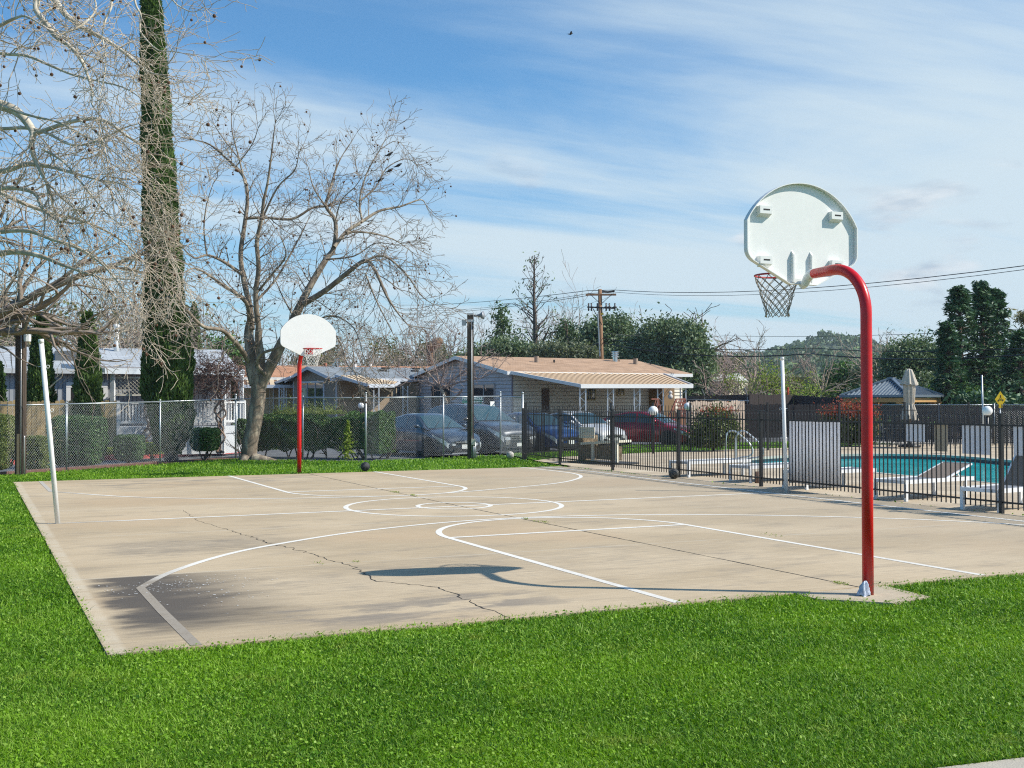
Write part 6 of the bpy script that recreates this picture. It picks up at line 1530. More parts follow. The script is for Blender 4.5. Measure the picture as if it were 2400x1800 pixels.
# ------------------------------------------------------------------ far hill and field
def hill():
    us = np.linspace(500, 2800, 116); prof = [(300, 900), (900, 878), (1150, 862), (1350, 862), (1600, 858), (1700, 846), (1790, 833), (1840, 815), (1880, 803), (1925, 797), (1960, 800), (1995, 796), (2025, 792), (2045, 797), (2080, 818), (2120, 832), (2200, 846), (2400, 852), (2900, 862)]
    Ds = [95, 120, 150, 190, 260, 360, 480, 600, 720, 860, 1050]; V = []; rg = np.random.default_rng(2)
    pu, pv = zip(*prof)
    for u in us:
        vc = np.interp(u, pu, pv); zc = CZ+(941-vc)*860/FPX
        for D in Ds:
            if D <= 95: z = -.12
            elif D <= 190: z = -.12+(D-95)/95*3.4
            elif D <= 360: z = 3.3+(D-190)/170*2.2
            elif D <= 860: q = (D-360)/500; z = 5.5+(zc-5.5)*(q**1.15)
            else: z = zc*.55
            p = colm(u, D, 0)
            if D > 360: z += (math.sin(u*.031+D*.02)*.06+math.sin(u*.083+D*.05)*.035)*(zc)*(1 if D < 800 else .25)+(rg.normal()*1.0 if D > 800 else 0)*1.0
            V.append((p[0], p[1], z))
    m = len(Ds); F = [(i*m+j, (i+1)*m+j, (i+1)*m+j+1, i*m+j+1) for i in range(len(us)-1) for j in range(m-1)]
    mt = bpy.data.materials.new('hillside'); mt.use_nodes = True; nt = mt.node_tree; nt.nodes.clear(); P = node(nt, 'ShaderNodeTexCoord').outputs['Object']; s = node(nt, 'ShaderNodeSeparateXYZ', {0: P})
    n = noise(nt, P, .012, 6, .65); n2 = noise(nt, P, .07, 5, .7); c = mixc(nt, rng_map(nt, n2, .40, .60), (0.035, 0.06, 0.025, 1), (0.085, 0.12, 0.05, 1)); c = mixc(nt, mth(nt, 'MULTIPLY', rng_map(nt, n, .54, .62), rng_map(nt, n2, .35, .5)), c, (0.20, 0.33, 0.06, 1))
    dist = mth(nt, 'ADD', mth(nt, 'MULTIPLY', s.outputs[0], math.sin(YAW)), mth(nt, 'MULTIPLY', s.outputs[1], math.cos(YAW)))
    c = mixc(nt, rng_map(nt, dist, 300, 200), c, (0.10, 0.24, 0.025, 1))
    p = node(nt, 'ShaderNodeBsdfPrincipled', {'Base Color': c, 'Roughness': .95}); node(nt, 'ShaderNodeOutputMaterial', {'Surface': p.outputs[0]})
    o = npmesh('hills', V, F, mt, None, smooth=True); o['kind'] = 'structure'
    # oak woodland dotted over the slope
    rg = np.random.default_rng(5); pts = []
    for _ in range(9000):
        u = rg.uniform(1100, 2700); D = rg.uniform(380, 855); vc = np.interp(u, pu, pv); zc = CZ+(941-vc)*860/FPX
        if math.sin(u*.03)*math.sin(D*.019+u*.01) > .35 and rg.random() < .75: continue
        q = (D-360)/500; z = 5.5+(zc-5.5)*(q**1.15)+(math.sin(u*.031+D*.02)*.06+math.sin(u*.083+D*.05)*.035)*zc; p = colm(u, D, 0); r = rg.uniform(1.4, 3.2); pts.append((p[0], p[1], z+r*.4, r))
    pts = np.array(pts); k = 9; P_ = np.repeat(pts[:, :3], k, 0)+rg.normal(size=(len(pts)*k, 3))*np.repeat(pts[:, 3:4], k, 0)*[.5, .5, .35]
    o = foliage('woodland', P_, np.repeat(pts[:, 3], k)*.9, rg, L_OAK, None, aspect=.9); o['kind'] = 'stuff'
hill()
# ------------------------------------------------------------------ trees and shrubs
def cypress(label, u, D, vtop, wpx, seed, n, base=None, lean=0, prof=None, zb=.0, gr='dark columnar cypresses'):
    P = colm(u, D); ztop = zat(P, vtop) if vtop is not None else base; R = wpx/2*D/FPX; rg = np.random.default_rng(seed)
    t = thing('cypress_tree', label, 'tree', tuple(P), gr)
    prof = prof or [(0, .55), (.05, .8), (.15, 1.0), (.45, .9), (.75, .65), (.92, .35), (1, .06)]
    px, pr = zip(*prof); z = rg.random(n)**.95; r = np.interp(z, px, pr)*R*(.80+.22*rg.random(n)); a = rg.uniform(0, 2*np.pi, n)
    bump_ = 1+.07*np.sin(a*3+z*40)+.06*np.sin(a*5-z*63); r *= bump_
    Z = zb+z*(ztop-zb); Pp = np.column_stack([P[0]+r*np.cos(a)+lean*z*RH[0], P[1]+r*np.sin(a)+lean*z*RH[1], Z])
    d = np.column_stack([np.cos(a)*.35, np.sin(a)*.35, np.ones(n)*1.0])
    foliage('crown', Pp, .0105*D*.9+0*r if False else np.full(n, .22 if D < 50 else .4), rg, L_CYP, t, aspect=.28, dirs=d, jitter=.28)
    # inner mass of shorter sprays so that it stays opaque
    m = n//3; z = rg.random(m); r = np.interp(z, px, pr)*R*rg.uniform(.3, .75, m); a = rg.uniform(0, 2*np.pi, m)
    foliage('inner_crown', np.column_stack([P[0]+r*np.cos(a)+lean*z*RH[0], P[1]+r*np.sin(a)+lean*z*RH[1], zb+z*(ztop-zb)]), .38, rg, L_CYP, t, aspect=.6)
    part('trunk', MB().tube([P-V3(0, 0, .1), P+V3(0, 0, .3), P+RH*lean*.5+V3(0, 0, (ztop)*.5)], [.24, .17, .10], 10), BARK_D, t, True)
    return t
cypress('very tall slender cypress beside the sycamore, rising past the top of the photo', 402, 36.4, None, 112, 1, 60000, base=16.6, lean=-.78, zb=.30, prof=[(0, .42), (.02, .70), (.06, .88), (.11, 1.0), (.16, 1.04), (.22, .90), (.32, .76), (.5, .66), (.75, .50), (.9, .32), (1, .05)])
cypress('short cypress left of the skylight on the blue grey house', 96, 38.8, 742, 66, 2, 9000, zb=.4)
cypress('short cypress to the right of the skylight on the blue grey house', 206, 38.8, 738, 66, 3, 9000, zb=.4)
cypress('short cypress cut by the left edge of the photo', -8, 38.5, 850, 44, 4, 6000, zb=.4)
cypress('small far cypress tip seen through the sycamore branches', 455, 75, 712, 40, 5, 4000, zb=.4)

# --- the sycamore by the fence, its limbs traced
def tracetree(label, name, base, trunk, limbs, cfgs, seed, mat, balls, D, twigmat, group=None, ball_r=.02, nballs=160, dm=1.5):
    t = thing(name, label, 'tree', tuple(base), group); segs_t, segs, tips = [], [], []; R = random.Random(seed)
    for path, r0, r1, d0, d1 in trunk:
        pts, rs = limb(path, r0, r1, d0, d1)
        for i in range(len(pts)-1): segs_t.append((*pts[i], *pts[i+1], rs[i], rs[i+1]))
    segmesh('trunk', segs_t, mat, t, 12)
    lmo = []
    for path, r0, r1, d0, d1, cfg, dens in limbs:
        pts, rs = limb(path, r0, r1, d0, d1); lm = []; lmo.append(lm)
        for i in range(len(pts)-1):
            lm.append((*pts[i], *pts[i+1], rs[i], rs[i+1]))
            c = cfgs[cfg]; L = np.linalg.norm(pts[i+1]-pts[i]); k = dens*dm*L; d = nrm(pts[i+1]-pts[i])
            while k > 0:
                if R.random() < k:
                    v = nrm([R.gauss(0, 1), R.gauss(0, 1), R.gauss(0, 1)]); v = v-d*np.dot(v, d); dd = nrm(d*c['fwd']+nrm(v)+V3(0, 0, c['bias'])); q = pts[i]+(pts[i+1]-pts[i])*R.random()
                    grow(segs, tips, R, tuple(q), tuple(dd), c['L']*(.5+.8*R.random()), min(rs[i]*.45, c['r']), 0, c)
                k -= 1
        c = cfgs[cfg]
        for _ in range(3): grow(segs, tips, R, tuple(pts[-1]), tuple(nrm(d+V3(R.gauss(0, .3), R.gauss(0, .3), R.gauss(0, .3)))), c['L']*.9, rs[-1], 0, c)
    for l1 in lmo: segmesh('limb', l1, mat, t, 8)
    segmesh('twigs', segs, twigmat, t, 3)
    # seed balls hanging on threads
    R.shuffle(tips); mb = MB(); th = []
    for p in tips[:nballs]:
        L = R.uniform(.03, .10); c = V3(p[0]+R.gauss(0, .01), p[1]+R.gauss(0, .01), p[2]-L); th.append((*p, *c, .0025, .0025)); r = ball_r*R.uniform(.85, 1.15)
        mb.lathe(c, [(.001, -r), (r*.75, -r*.66), (r, 0), (r*.75, r*.66), (.001, r)], 7)
    o = part('seed_balls', mb, M('seed_ball_brown', (0.12, 0.060, 0.035), .95, var=.3, scale=60), t, True); o['kind'] = 'stuff'
    segmesh('stalks', th, twigmat, t, 3)['kind'] = 'stuff'
    print(label[:30], 'segs', len(segs), 'tips', len(tips)); return t
TWIGM = M('twig_tan', (0.29, 0.235, 0.185), .85, var=.3, scale=3)
upc = dict(step=[.16, .12, .09], wob=.15, up=[.045, .04, .02], rmin=.0058, lv=2, kids=[.72, .6], ang=.85, ratio=.55, L=1.15, r=.024, fwd=.55, bias=.35)
drc = dict(step=[.16, .12, .09], wob=.14, up=[-.045, -.03, -.01], rmin=.0065, lv=2, kids=[.7, .55], ang=.75, ratio=.5, L=1.5, r=.020, fwd=.7, bias=-.15)
D_ = 36.2
trunk = [([(583, 1076), (586, 1040), (598, 980), (606, 920), (601, 880)], .26, .22, D_, D_), ([(601, 900), (590, 863), (587, 820), (583, 780), (590, 745)], .22, .125, D_, D_+.2), ([(606, 915), (622, 878), (640, 846), (655, 815), (672, 782), (690, 745), (707, 709)], .20, .125, D_, D_-.3),
         ([(603, 905), (612, 850), (606, 800), (606, 769)], .16, .10, D_, D_-.2), ([(574, 1078), (566, 1090)], .2, .06, D_-.2, D_-.5), ([(595, 1076), (628, 1080), (650, 1082)], .2, .05, D_-.2, D_-.4)]
limbs = [
 ([(590, 772), (587, 725), (572, 661), (564, 598), (572, 535), (580, 471), (574, 421), (552, 392), (526, 367), (492, 339), (460, 329)], .10, .02, D_, D_+1.5, 0, 2.1),
 ([(574, 430), (560, 370), (545, 313), (542, 272)], .035, .012, D_+.8, D_+1.2, 0, 2.2), ([(560, 372), (520, 320), (500, 288)], .025, .010, D_+1, D_+1.6, 0, 2.2), ([(552, 392), (590, 340), (605, 300)], .022, .01, D_+1, D_+.4, 0, 2.2),
 ([(606, 769), (599, 693), (606, 630), (602, 566), (612, 519), (618, 471), (627, 430), (634, 380), (640, 330), (645, 288)], .09, .012, D_-.2, D_-1.5, 0, 2.1), ([(612, 519), (650, 440), (690, 400), (700, 360)], .035, .012, D_, D_-.8, 0, 2.2),
 ([(707, 709), (732, 661), (764, 608), (783, 579), (786, 519), (764, 484), (770, 456), (789, 392), (805, 360)], .115, .015, D_-.3, D_+1, 0, 2.0), ([(764, 484), (735, 440), (722, 390)], .03, .012, D_, D_+.6, 0, 2.2),
 ([(712, 712), (764, 680), (811, 642), (856, 611), (880, 635), (906, 693), (930, 730), (954, 760)], .10, .014, D_-.5, D_-2.5, 1, 2.6),
 ([(783, 579), (811, 544), (849, 519), (890, 494), (938, 484), (985, 468), (998, 480)], .07, .012, D_, D_+2, 0, 1.9), ([(849, 519), (843, 471), (859, 408), (890, 351), (906, 322)], .04, .010, D_+.8, D_+1.8, 0, 2.1), ([(890, 351), (930, 330), (960, 360)], .014, .007, D_+1.5, D_+1.8, 1, 2.0),
 ([(843, 471), (880, 440), (905, 395), (950, 372), (975, 385)], .03, .009, D_+1, D_+2.2, 0, 1.9), ([(811, 544), (860, 545), (920, 560), (965, 590)], .04, .01, D_, D_+1.6, 1, 2.3), ([(856, 611), (900, 600), (950, 640), (985, 690), (1010, 710)], .04, .01, D_-1.5, D_-2, 1, 2.3),
 ([(574, 512), (621, 510), (685, 513), (732, 487), (764, 484)], .05, .03, D_+.2, D_+.8, 0, 1.8), ([(563, 640), (558, 636), (520, 611), (485, 598), (454, 604), (419, 570)], .07, .014, D_, D_-2, 0, 2.2), ([(485, 598), (478, 540), (484, 480), (500, 430)], .03, .01, D_-.8, D_-1, 0, 2.3),
 ([(585, 760), (577, 709), (527, 671), (463, 630), (430, 640)], .08, .015, D_, D_-2.5, 0, 2.2), ([(584, 850), (566, 820), (540, 790), (517, 773), (476, 765), (440, 730), (400, 675), (370, 645), (345, 622)], .085, .02, D_, D_-4.5, 1, 2.6),
 ([(606, 700), (650, 650), (700, 560), (720, 520)], .045, .015, D_, D_+1.6, 0, 2.2), ([(599, 690), (640, 640), (670, 600), (660, 560)], .04, .014, D_, D_-1.6, 0, 2.2), ([(672, 782), (720, 760), (780, 740), (830, 770), (850, 830)], .04, .010, D_-.5, D_-2.2, 1, 2.6),
 ([(655, 815), (700, 790), (735, 760), (790, 790), (812, 850), (830, 870)], .05, .012, D_, D_-1.8, 1, 2.0), ([(622, 878), (603, 855), (611, 830), (650, 815), (690, 790)], .07, .03, D_-.2, D_-1, 1, 1.4), ([(690, 745), (660, 690), (640, 640)], .03, .012, D_, D_+1.5, 0, 2.0),
 ([(764, 608), (830, 600), (880, 570), (930, 575)], .03, .009, D_-.3, D_-1.4, 1, 2.5), ([(856, 640), (880, 700), (910, 760), (925, 790)], .03, .009, D_-2, D_-2.6, 1, 2.6), ([(786, 519), (800, 470), (830, 440), (845, 420)], .022, .009, D_, D_-.8, 0, 2.2)]
tracetree('bare pale-barked sycamore with forked trunk standing at the fence behind the far hoop', 'sycamore_tree', at(583, 1078, D_), trunk, limbs, [upc, drc], 7, SYC, None, D_, TWIGM, ball_r=.030, nballs=300)

SYCP = M('sycamore_bark_pale', (0.46, 0.40, 0.31), .85, var=.2, scale=5, bump=.4, bscale=25, col2=(0.62, 0.57, 0.47), stretch=(1, 1, .4)); TWIGC = M('twig_cream', (0.50, 0.42, 0.33), .85, var=.25, scale=3)
# --- near sycamore whose limbs reach in from the left edge
Dn = 13.0
u2 = dict(step=[.09, .07, .05], wob=.21, up=[-.005, .01, .02], rmin=.0031, lv=2, kids=[.55, .42], ang=.9, ratio=.55, L=1.05, r=.012, fwd=.6, bias=-.05)
d2 = dict(step=[.09, .07, .05], wob=.20, up=[-.04, -.03, .0], rmin=.0031, lv=2, kids=[.55, .42], ang=.8, ratio=.55, L=1.1, r=.010, fwd=.8, bias=-.25)
nl = [([(-420, 120), (-250, 200), (-80, 225), (0, 246), (40, 262), (66, 290), (78, 312), (74, 340), (85, 380), (110, 430)], .085, .016, 13.6, 13.0, 1, 3.0),
      ([(74, 316), (110, 304), (150, 290), (190, 281), (230, 279), (262, 292), (295, 317), (325, 337), (345, 360)], .030, .010, 13.2, 12.6, 1, 3.6),
      ([(-300, -200), (-60, -60), (110, -10), (135, 10), (160, 40), (200, 68), (245, 92), (290, 122), (320, 148), (352, 170), (380, 176)], .05, .007, 14.5, 12.4, 1, 3.2),
      ([(-200, -160), (60, -30), (85, 25), (112, 60), (130, 85), (165, 110), (190, 140), (205, 175), (216, 215), (216, 245), (235, 272)], .04, .006, 13.6, 12.2, 1, 3.2),
      ([(130, 85), (190, 60), (225, 20), (210, -30)], .012, .01, 12.9, 13.5, 0, 3.0), ([(250, -40), (262, 10), (250, 40), (240, 80), (248, 140), (240, 200), (228, 240)], .014, .004, 12.8, 12.2, 1, 3.2),
      ([(310, -40), (318, 10), (330, 35), (328, 70), (345, 95), (372, 118), (402, 120), (430, 125)], .013, .004, 12.6, 12.0, 1, 2.4), ([(380, -60), (405, 0), (430, 20), (455, 28), (480, 15)], .010, .003, 12.4, 12.1, 0, 2.2),
      ([(-200, 60), (-60, 90), (0, 60), (30, 45), (60, 38), (100, 60)], .03, .008, 13.5, 12.5, 0, 3.4), ([(-160, 100), (0, 125), (60, 130), (110, 150), (170, 175), (230, 190), (290, 205), (330, 230)], .022, .005, 13.4, 12.2, 1, 3.4),
      ([(-300, 330), (-100, 300), (0, 302), (60, 300), (110, 312), (170, 340), (230, 330), (290, 300), (325, 290)], .028, .005, 13.8, 12.4, 0, 3.2), ([(-300, 420), (-120, 400), (0, 402), (60, 385), (115, 390), (170, 405), (235, 423)], .05, .010, 14.2, 12.6, 1, 3.4),
      ([(235, 423), (280, 430), (330, 460), (370, 520), (395, 590)], .010, .004, 12.6, 12.2, 1, 3.4), ([(-200, 500), (-60, 455), (20, 440), (80, 452), (100, 490), (140, 520)], .04, .012, 14, 12.8, 1, 3.2),
      ([(-260, 560), (-60, 600), (30, 590), (95, 600), (150, 622), (200, 640)], .05, .012, 14.4, 13, 1, 3.0), ([(-200, 640), (-60, 560), (50, 540), (120, 560), (200, 590), (260, 640), (300, 700)], .035, .006, 14, 12.6, 1, 3.2),
      ([(185, 280), (215, 300), (240, 330), (250, 370), (262, 420), (290, 470)], .012, .004, 12.8, 12.2, 1, 3.0), ([(-60, 420), (40, 470), (120, 500), (200, 520), (280, 560), (340, 620)], .03, .005, 14.5, 13, 1, 3.4),
      ([(0, 246), (60, 268), (140, 288), (200, 320), (260, 350), (310, 400)], .016, .005, 13.0, 12.4, 1, 3.0), ([(100, 350), (150, 380), (200, 440), (250, 500), (300, 540)], .016, .005, 13, 12.4, 1, 3.2)]
tb = at(-760, 941, 14.5); tb = V3(tb[0], tb[1], -.05)
tracetree('near sycamore whose pale branches with round seed balls reach in from the left edge', 'sycamore_tree', tb,
          [([(-760, 1290), (-750, 900), (-700, 500), (-560, 250), (-420, 120)], .36, .12, 14.5, 13.6), ([(-735, 700), (-560, 560), (-300, 420)], .2, .055, 14.5, 14.2), ([(-600, 300), (-480, 0), (-300, -200)], .14, .05, 14.2, 14.5), ([(-700, 640), (-480, 620), (-200, 610)], .12, .05, 14.4, 14.2), ([(-560, 470), (-400, 360), (-300, 330)], .08, .03, 14.2, 13.8), ([(-480, 60), (-300, 20), (-200, 60)], .06, .03, 13.9, 13.5), ([(-420, 120), (-260, -60), (-200, -160)], .06, .04, 13.8, 13.6), ([(-300, -200), (0, -140), (380, -60)], .04, .011, 14.2, 12.4), ([(0, -140), (150, -90), (250, -40)], .02, .014, 13.4, 12.8), ([(-260, 80), (-200, 95), (-160, 100)], .05, .022, 13.6, 13.4), ([(-300, 430), (-200, 500)], .05, .04, 14.2, 14.0), ([(-300, 420), (-260, 470), (-200, 640)], .05, .035, 14.2, 14.0)],
          nl, [u2, d2], 17, SYCP, None, Dn, TWIGC, ball_r=.0185, nballs=230, dm=1.05)
# --- second, farther sycamore crown filling the left behind it
c3 = dict(step=[.28, .2, .14], wob=.17, up=[.0, -.01, -.01], rmin=.0066, lv=3, kids=[.55, .45, .34], ang=.75, ratio=.58, main=9, spread=1.0, skip=1)
P = at(-150, 1120, 27); P[2] = 0
bare_tree('sycamore_tree', 'densely twigged dark-trunked sycamore at the left edge beyond the first one', tuple(P), 8.0, c3, M('twig_dark', (0.24, 0.19, 0.15), .9, var=.3), trunk_r=.30, seed=23, trunkL=3.0, k=3)
c3b = dict(c3); c3b['rmin'] = .009; c3b['main'] = 8
P = colm(250, 58); bare_tree('bare_tree', 'bare twiggy tree rising behind the ridge of the blue grey house', tuple(P), 9.2, c3b, TWIG, trunk_r=.22, seed=31, trunkL=2.4)

# --- bare thickets behind the left and middle houses
cT = dict(step=[.7, .5, .35], wob=.13, up=[.03, .02, .01], rmin=.016, lv=2, kids=[.75, .55], ang=.65, ratio=.55, main=7, spread=.9)
rows = [(-40, 85, 700, 1), (60, 80, 690, 1), (150, 88, 640, 0), (240, 90, 660, 0), (320, 85, 690, 1), (470, 100, 700, 0), (540, 95, 720, 0), (660, 105, 760, 2), (740, 110, 770, 0), (810, 105, 765, 2), (880, 110, 770, 2), (940, 100, 745, 2), (1000, 105, 770, 2), (1060, 110, 740, 2), (1095, 115, 760, 2), (1330, 120, 700, 2), (1290, 125, 690, 2)]
LBL = {0: 'bare tree with greyish twigs', 1: 'olive brown leafy tree', 2: 'bare reddish-twigged tree'}
for i, (u, D, v, k_) in enumerate(rows):
    P = colm(u, D); H = zat(P, v); lv = dict(n=5, sp=.45, s=.35, mat=L_MIX, asp=.6) if k_ == 1 else (dict(n=1, sp=.2, s=.16, mat=L_MIX) if k_ == 0 else None)
    where = ['at the left edge above the roof', 'above the roof left of the light pole', 'between the two short cypresses above the roof', 'left of the tall cypress, above the flue pipe', 'touching the tall cypress on its left', 'right of the tall cypress behind the vine porch', 'just left of the forked sycamore trunk', 'behind the far hoop pole', 'behind the far backboard', 'just right of the far backboard', 'above the grey roof vents', 'left of the pollarded stump', 'right of the pollarded stump', 'right of the speaker pole', 'left of the small pine', 'right of the tall half-dead pine', 'directly behind the tall half-dead pine'][i]
    bare_tree('tree', LBL[k_]+' '+where, tuple(P), H, cT, TWIG_P if k_ == 2 else TWIG, 'trees beyond the houses', .2, 40+i, H*.18, leaves=lv)
for i, (u, D, v0, w, mat, lab) in enumerate([(20, 95, 700, 160, L_OAK, 'dark green tree filling the lower left behind the light pole'), (430, 110, 760, 90, L_OAK, 'dark green tree just right of the tall cypress behind the branches'), (520, 82, 790, 110, L_HEDGE, 'bright green shrub above the vine-covered porch'), (740, 118, 782, 150, L_MIX, 'brownish green round tree behind the orange roof'), (905, 125, 800, 130, L_MIX, 'low brownish tree behind the grey roof'), (1010, 125, 800, 100, L_MIX, 'low olive brown tree at the ridge of the tan roof')]):
    P = colm(u, D); z = zat(P, v0); R = w/2*D/FPX; bushy('tree', lab, tuple(P), [((P[0], P[1], z*.55), (R, R, z*.48)), ((P[0]+RH[0]*R*.4, P[1]+RH[1]*R*.4, z*.45), (R*.8, R*.8, z*.4))], mat, 60+i, 260, 26, .38, .34, trunk=.2, bark=BARK_D)
# pollarded stump tree
P = colm(1018, 84); t = thing('tree', 'pollarded tree with a knobbly brown stump head behind the grey roof', 'tree', tuple(P)); mb = MB(); c = at(1022, 803, 84)
mb.tube([P, P*.5+at(1012, 830, 84)*.5, at(1008, 830, 84), at(1012, 812, 84)], [.2, .2, .22, .25], 9).ball(at(1010, 813, 84), .36, 9).ball(at(1024, 805, 84), .37, 9).ball(at(1030, 800, 84), .28, 8); part('trunk', mb, M('pollard_bark', (.20, .12, .07), .9, var=.5, scale=7, bump=1, bscale=12), t, True)
segs, tips = [], []; R = random.Random(3); cc = dict(step=[.2, .15], wob=.1, up=[.05, .03], rmin=.008, lv=1, kids=[.4], ang=.6, ratio=.5)
for k in range(16): grow(segs, tips, R, tuple(at(1018+R.uniform(-12, 12), 808, 84)), tuple(nrm(RH*R.gauss(0, .6)+FH*R.gauss(0, .5)+V3(0, 0, 1))), R.uniform(.6, 1.8), .02, 0, cc)
segmesh('branches', segs, TWIG_P, t, 3)

# --- crape myrtle in front of the grey gable
cm = dict(step=[.14, .1, .08], wob=.13, up=[.03, .02, .0], rmin=.0075, lv=2, kids=[.65, .5], ang=.75, ratio=.52)
P = colm(1052, 52); t = thing('crape_myrtle', 'bare crape myrtle spreading in front of the grey gable wall', 'tree', tuple(P)); segs, tips = [], []; R = random.Random(12)
tr, rs = limb([(1052, 1000), (1050, 960), (1040, 925), (1030, 906)], .10, .06, 52, 52); segmesh('trunk', [(*tr[i], *tr[i+1], rs[i], rs[i+1]) for i in range(len(tr)-1)], BARK, t, 8)
for path in ([(1030, 906), (1010, 880), (980, 850), (955, 820)], [(1030, 906), (1020, 860), (1000, 810), (1005, 780)], [(1030, 906), (1045, 860), (1060, 820), (1070, 790)], [(1034, 912), (1075, 880), (1120, 850), (1155, 835)], [(1034, 912), (1080, 895), (1130, 885), (1165, 868)], [(1030, 906), (1000, 895), (960, 890), (930, 870)], [(1060, 935), (1075, 925), (1082, 914)]):
    pts, rs = limb(path, .045 if len(path) > 3 else .07, .012 if len(path) > 3 else .06, 52, 52+R.uniform(-1.5, 1.5))
    for i in range(len(pts)-1):
        segs.append((*pts[i], *pts[i+1], rs[i], rs[i+1]))
        if len(path) > 3:
            for _ in range(2 if R.random() < .5 else 1):
                d = nrm(pts[i+1]-pts[i]); v = nrm([R.gauss(0, 1) for _ in range(3)]); grow(segs, tips, R, tuple(pts[i]), tuple(nrm(d*.6+v+V3(0, 0, .35))), R.uniform(.5, 1.2), .018, 0, cm)
segmesh('branches', segs, TWIG_P, t, 4)
# --- tall half-dead pine behind the tan roof
def pine(label, u, D, vtop, seed, wpx, nb, leafn, name='pine_tree', bare_top=.5, cat='tree', lsz=.3):
    P = colm(u, D); H = zat(P, vtop); R = random.Random(seed); rg = np.random.default_rng(seed); t = thing(name, label, cat, tuple(P)); W_ = wpx/2*D/FPX
    tr = []; p = tuple(P); n = 14
    for i in range(n): q = (p[0]+R.gauss(0, .05), p[1]+R.gauss(0, .05), H*(i+1)/n); r0 = .34*(1-i/n)**.9+.03; tr.append((*p, *q, r0, .34*(1-(i+1)/n)**.9+.03)); p = q
    segmesh('trunk', tr, BARK_D if leafn else BARK_D, t, 8); segs, tips = [], []
    c = dict(step=[.5, .35, .3], wob=.12, up=[.05, .03, 0], rmin=.022, lv=2, kids=[.55, .4], ang=.7, ratio=.5)
    for k in range(nb):
        f_ = .18+.8*k/nb; z = H*f_; a = R.random()*6.283; L = W_*(1.15*(1-f_)**.6+.12)*(.6+.5*R.random()); s_ = .25+.9*f_; i = min(n-1, int(f_*n)); q = tr[i][3:6]
        grow(segs, tips, R, (q[0], q[1], z), tuple(nrm((math.cos(a), math.sin(a), s_))), L, .09*(1-f_)+.03, 0, c)
    segmesh('branches', segs, BARK_D, t, 3)
    if leafn:
        T = np.array([p for p in tips if (p[2]/H < bare_top or R.random() < .10)])
        if len(T): Pp = np.repeat(T, leafn, 0)+rg.normal(0, .32, (len(T)*leafn, 3)); foliage('needles', Pp, lsz, rg, L_OAK, t, aspect=.35)
    return t
pine('tall half-dead pine with bare upper branches behind the tan roof', 1253, 95, 598, 3, 175, 62, 7, bare_top=.55)
P = colm(1170, 88); pine('small slim pine with tufted foliage left of the tall half-dead pine', 1172, 90, 720, 5, 64, 26, 16, bare_top=1.1, lsz=.34)
pine('thin sparse pine right of the tall half-dead pine', 1335, 92, 752, 8, 80, 34, 10, bare_top=1.1)
cD = dict(step=[.6, .5, .35], wob=.2, up=[.03, .02, .02], rmin=.028, lv=2, kids=[.42, .38], ang=.75, ratio=.5, main=5, spread=.75)
for i, (u, D, v, lab) in enumerate([(1518, 98, 715, 'dead gnarled tree, leftmost of the three above the olive trees'), (1578, 100, 700, 'dead gnarled tree, middle one of the three above the olive trees'), (1632, 98, 706, 'dead upright tree with mistletoe, rightmost of the three above the olive trees')]):
    P = colm(u, D); H = zat(P, v); bare_tree('dead_tree', lab, tuple(P), H, cD, BARK_D, 'dead trees above the olives', .26, 80+i, H*.42)
    if i == 2:
        rg = np.random.default_rng(9); ob = COL.objects['dead_tree.002'] if 'dead_tree.002' in COL.objects else None
        q = np.concatenate([rg.normal(at(1630, 800, 97.5), [.5, .5, .6], (260, 3)), rg.normal(at(1642, 770, 97.5), [.3, .3, .25], (90, 3))]); foliage('mistletoe', q, .3, rg, L_MIX, ob, aspect=.5)
# olives and oaks
def lob(spec):
    out = []
    for (u, v, D, rx, rz) in spec:
        c = at(u, v, D); k = D/FPX; out.append(((c[0], c[1], c[2]), (rx*k, rx*k, rz*k)))
    return out
def tree_l(name, label, spec, mat, seed, nc, per, cs, ls, D, u, asp=.5, **k):
    P = colm(u, D); return bushy(name, label, tuple(P), lob(spec), mat, seed, nc, per, cs, ls, trunk=.18, bark=BARK_D, aspect=asp, zmin=.3, **k)
tree_l('olive_tree', 'dark dense tree directly behind the utility pole', [(1415, 805, 92, 52, 50), (1445, 785, 92, 40, 44), (1400, 780, 92, 28, 26), (1480, 835, 91, 36, 40), (1430, 850, 91, 66, 36)], L_OLIVE, 101, 900, 26, .34, .30, 92, 1425)
tree_l('olive_tree', 'grey green olive tree right of the utility pole', [(1500, 830, 88, 60, 45), (1530, 800, 88, 40, 40), (1480, 862, 87, 55, 35)], L_OLIVE, 102, 620, 26, .32, .26, 88, 1500)
tree_l('olive_tree', 'large dark olive tree beneath the dead trees, left half', [(1560, 790, 86, 48, 40), (1580, 830, 86, 60, 50), (1560, 880, 85, 55, 40)], L_OLIVE, 103, 760, 26, .34, .26, 86, 1570)
tree_l('olive_tree', 'large dark olive tree beneath the dead trees, right half', [(1610, 790, 84, 36, 30), (1620, 850, 84, 50, 50), (1590, 900, 83, 48, 34), (1630, 895, 83, 36, 36)], L_OLIVE, 104, 760, 26, .34, .28, 84, 1610)
tree_l('shrub', 'grey green brushy shrub row at the ridge of the tan roof, left', [(1185, 825, 88, 50, 26), (1140, 835, 88, 40, 20), (1230, 835, 88, 40, 22), (1100, 845, 88, 40, 18)], L_OLIVE, 105, 420, 24, .3, .26, 88, 1180)
tree_l('shrub', 'pale grey green brushy shrub row at the ridge of the tan roof, right', [(1290, 830, 86, 44, 22), (1340, 833, 86, 40, 20), (1380, 838, 86, 34, 22)], L_GREY, 106, 380, 24, .28, .26, 86, 1330)
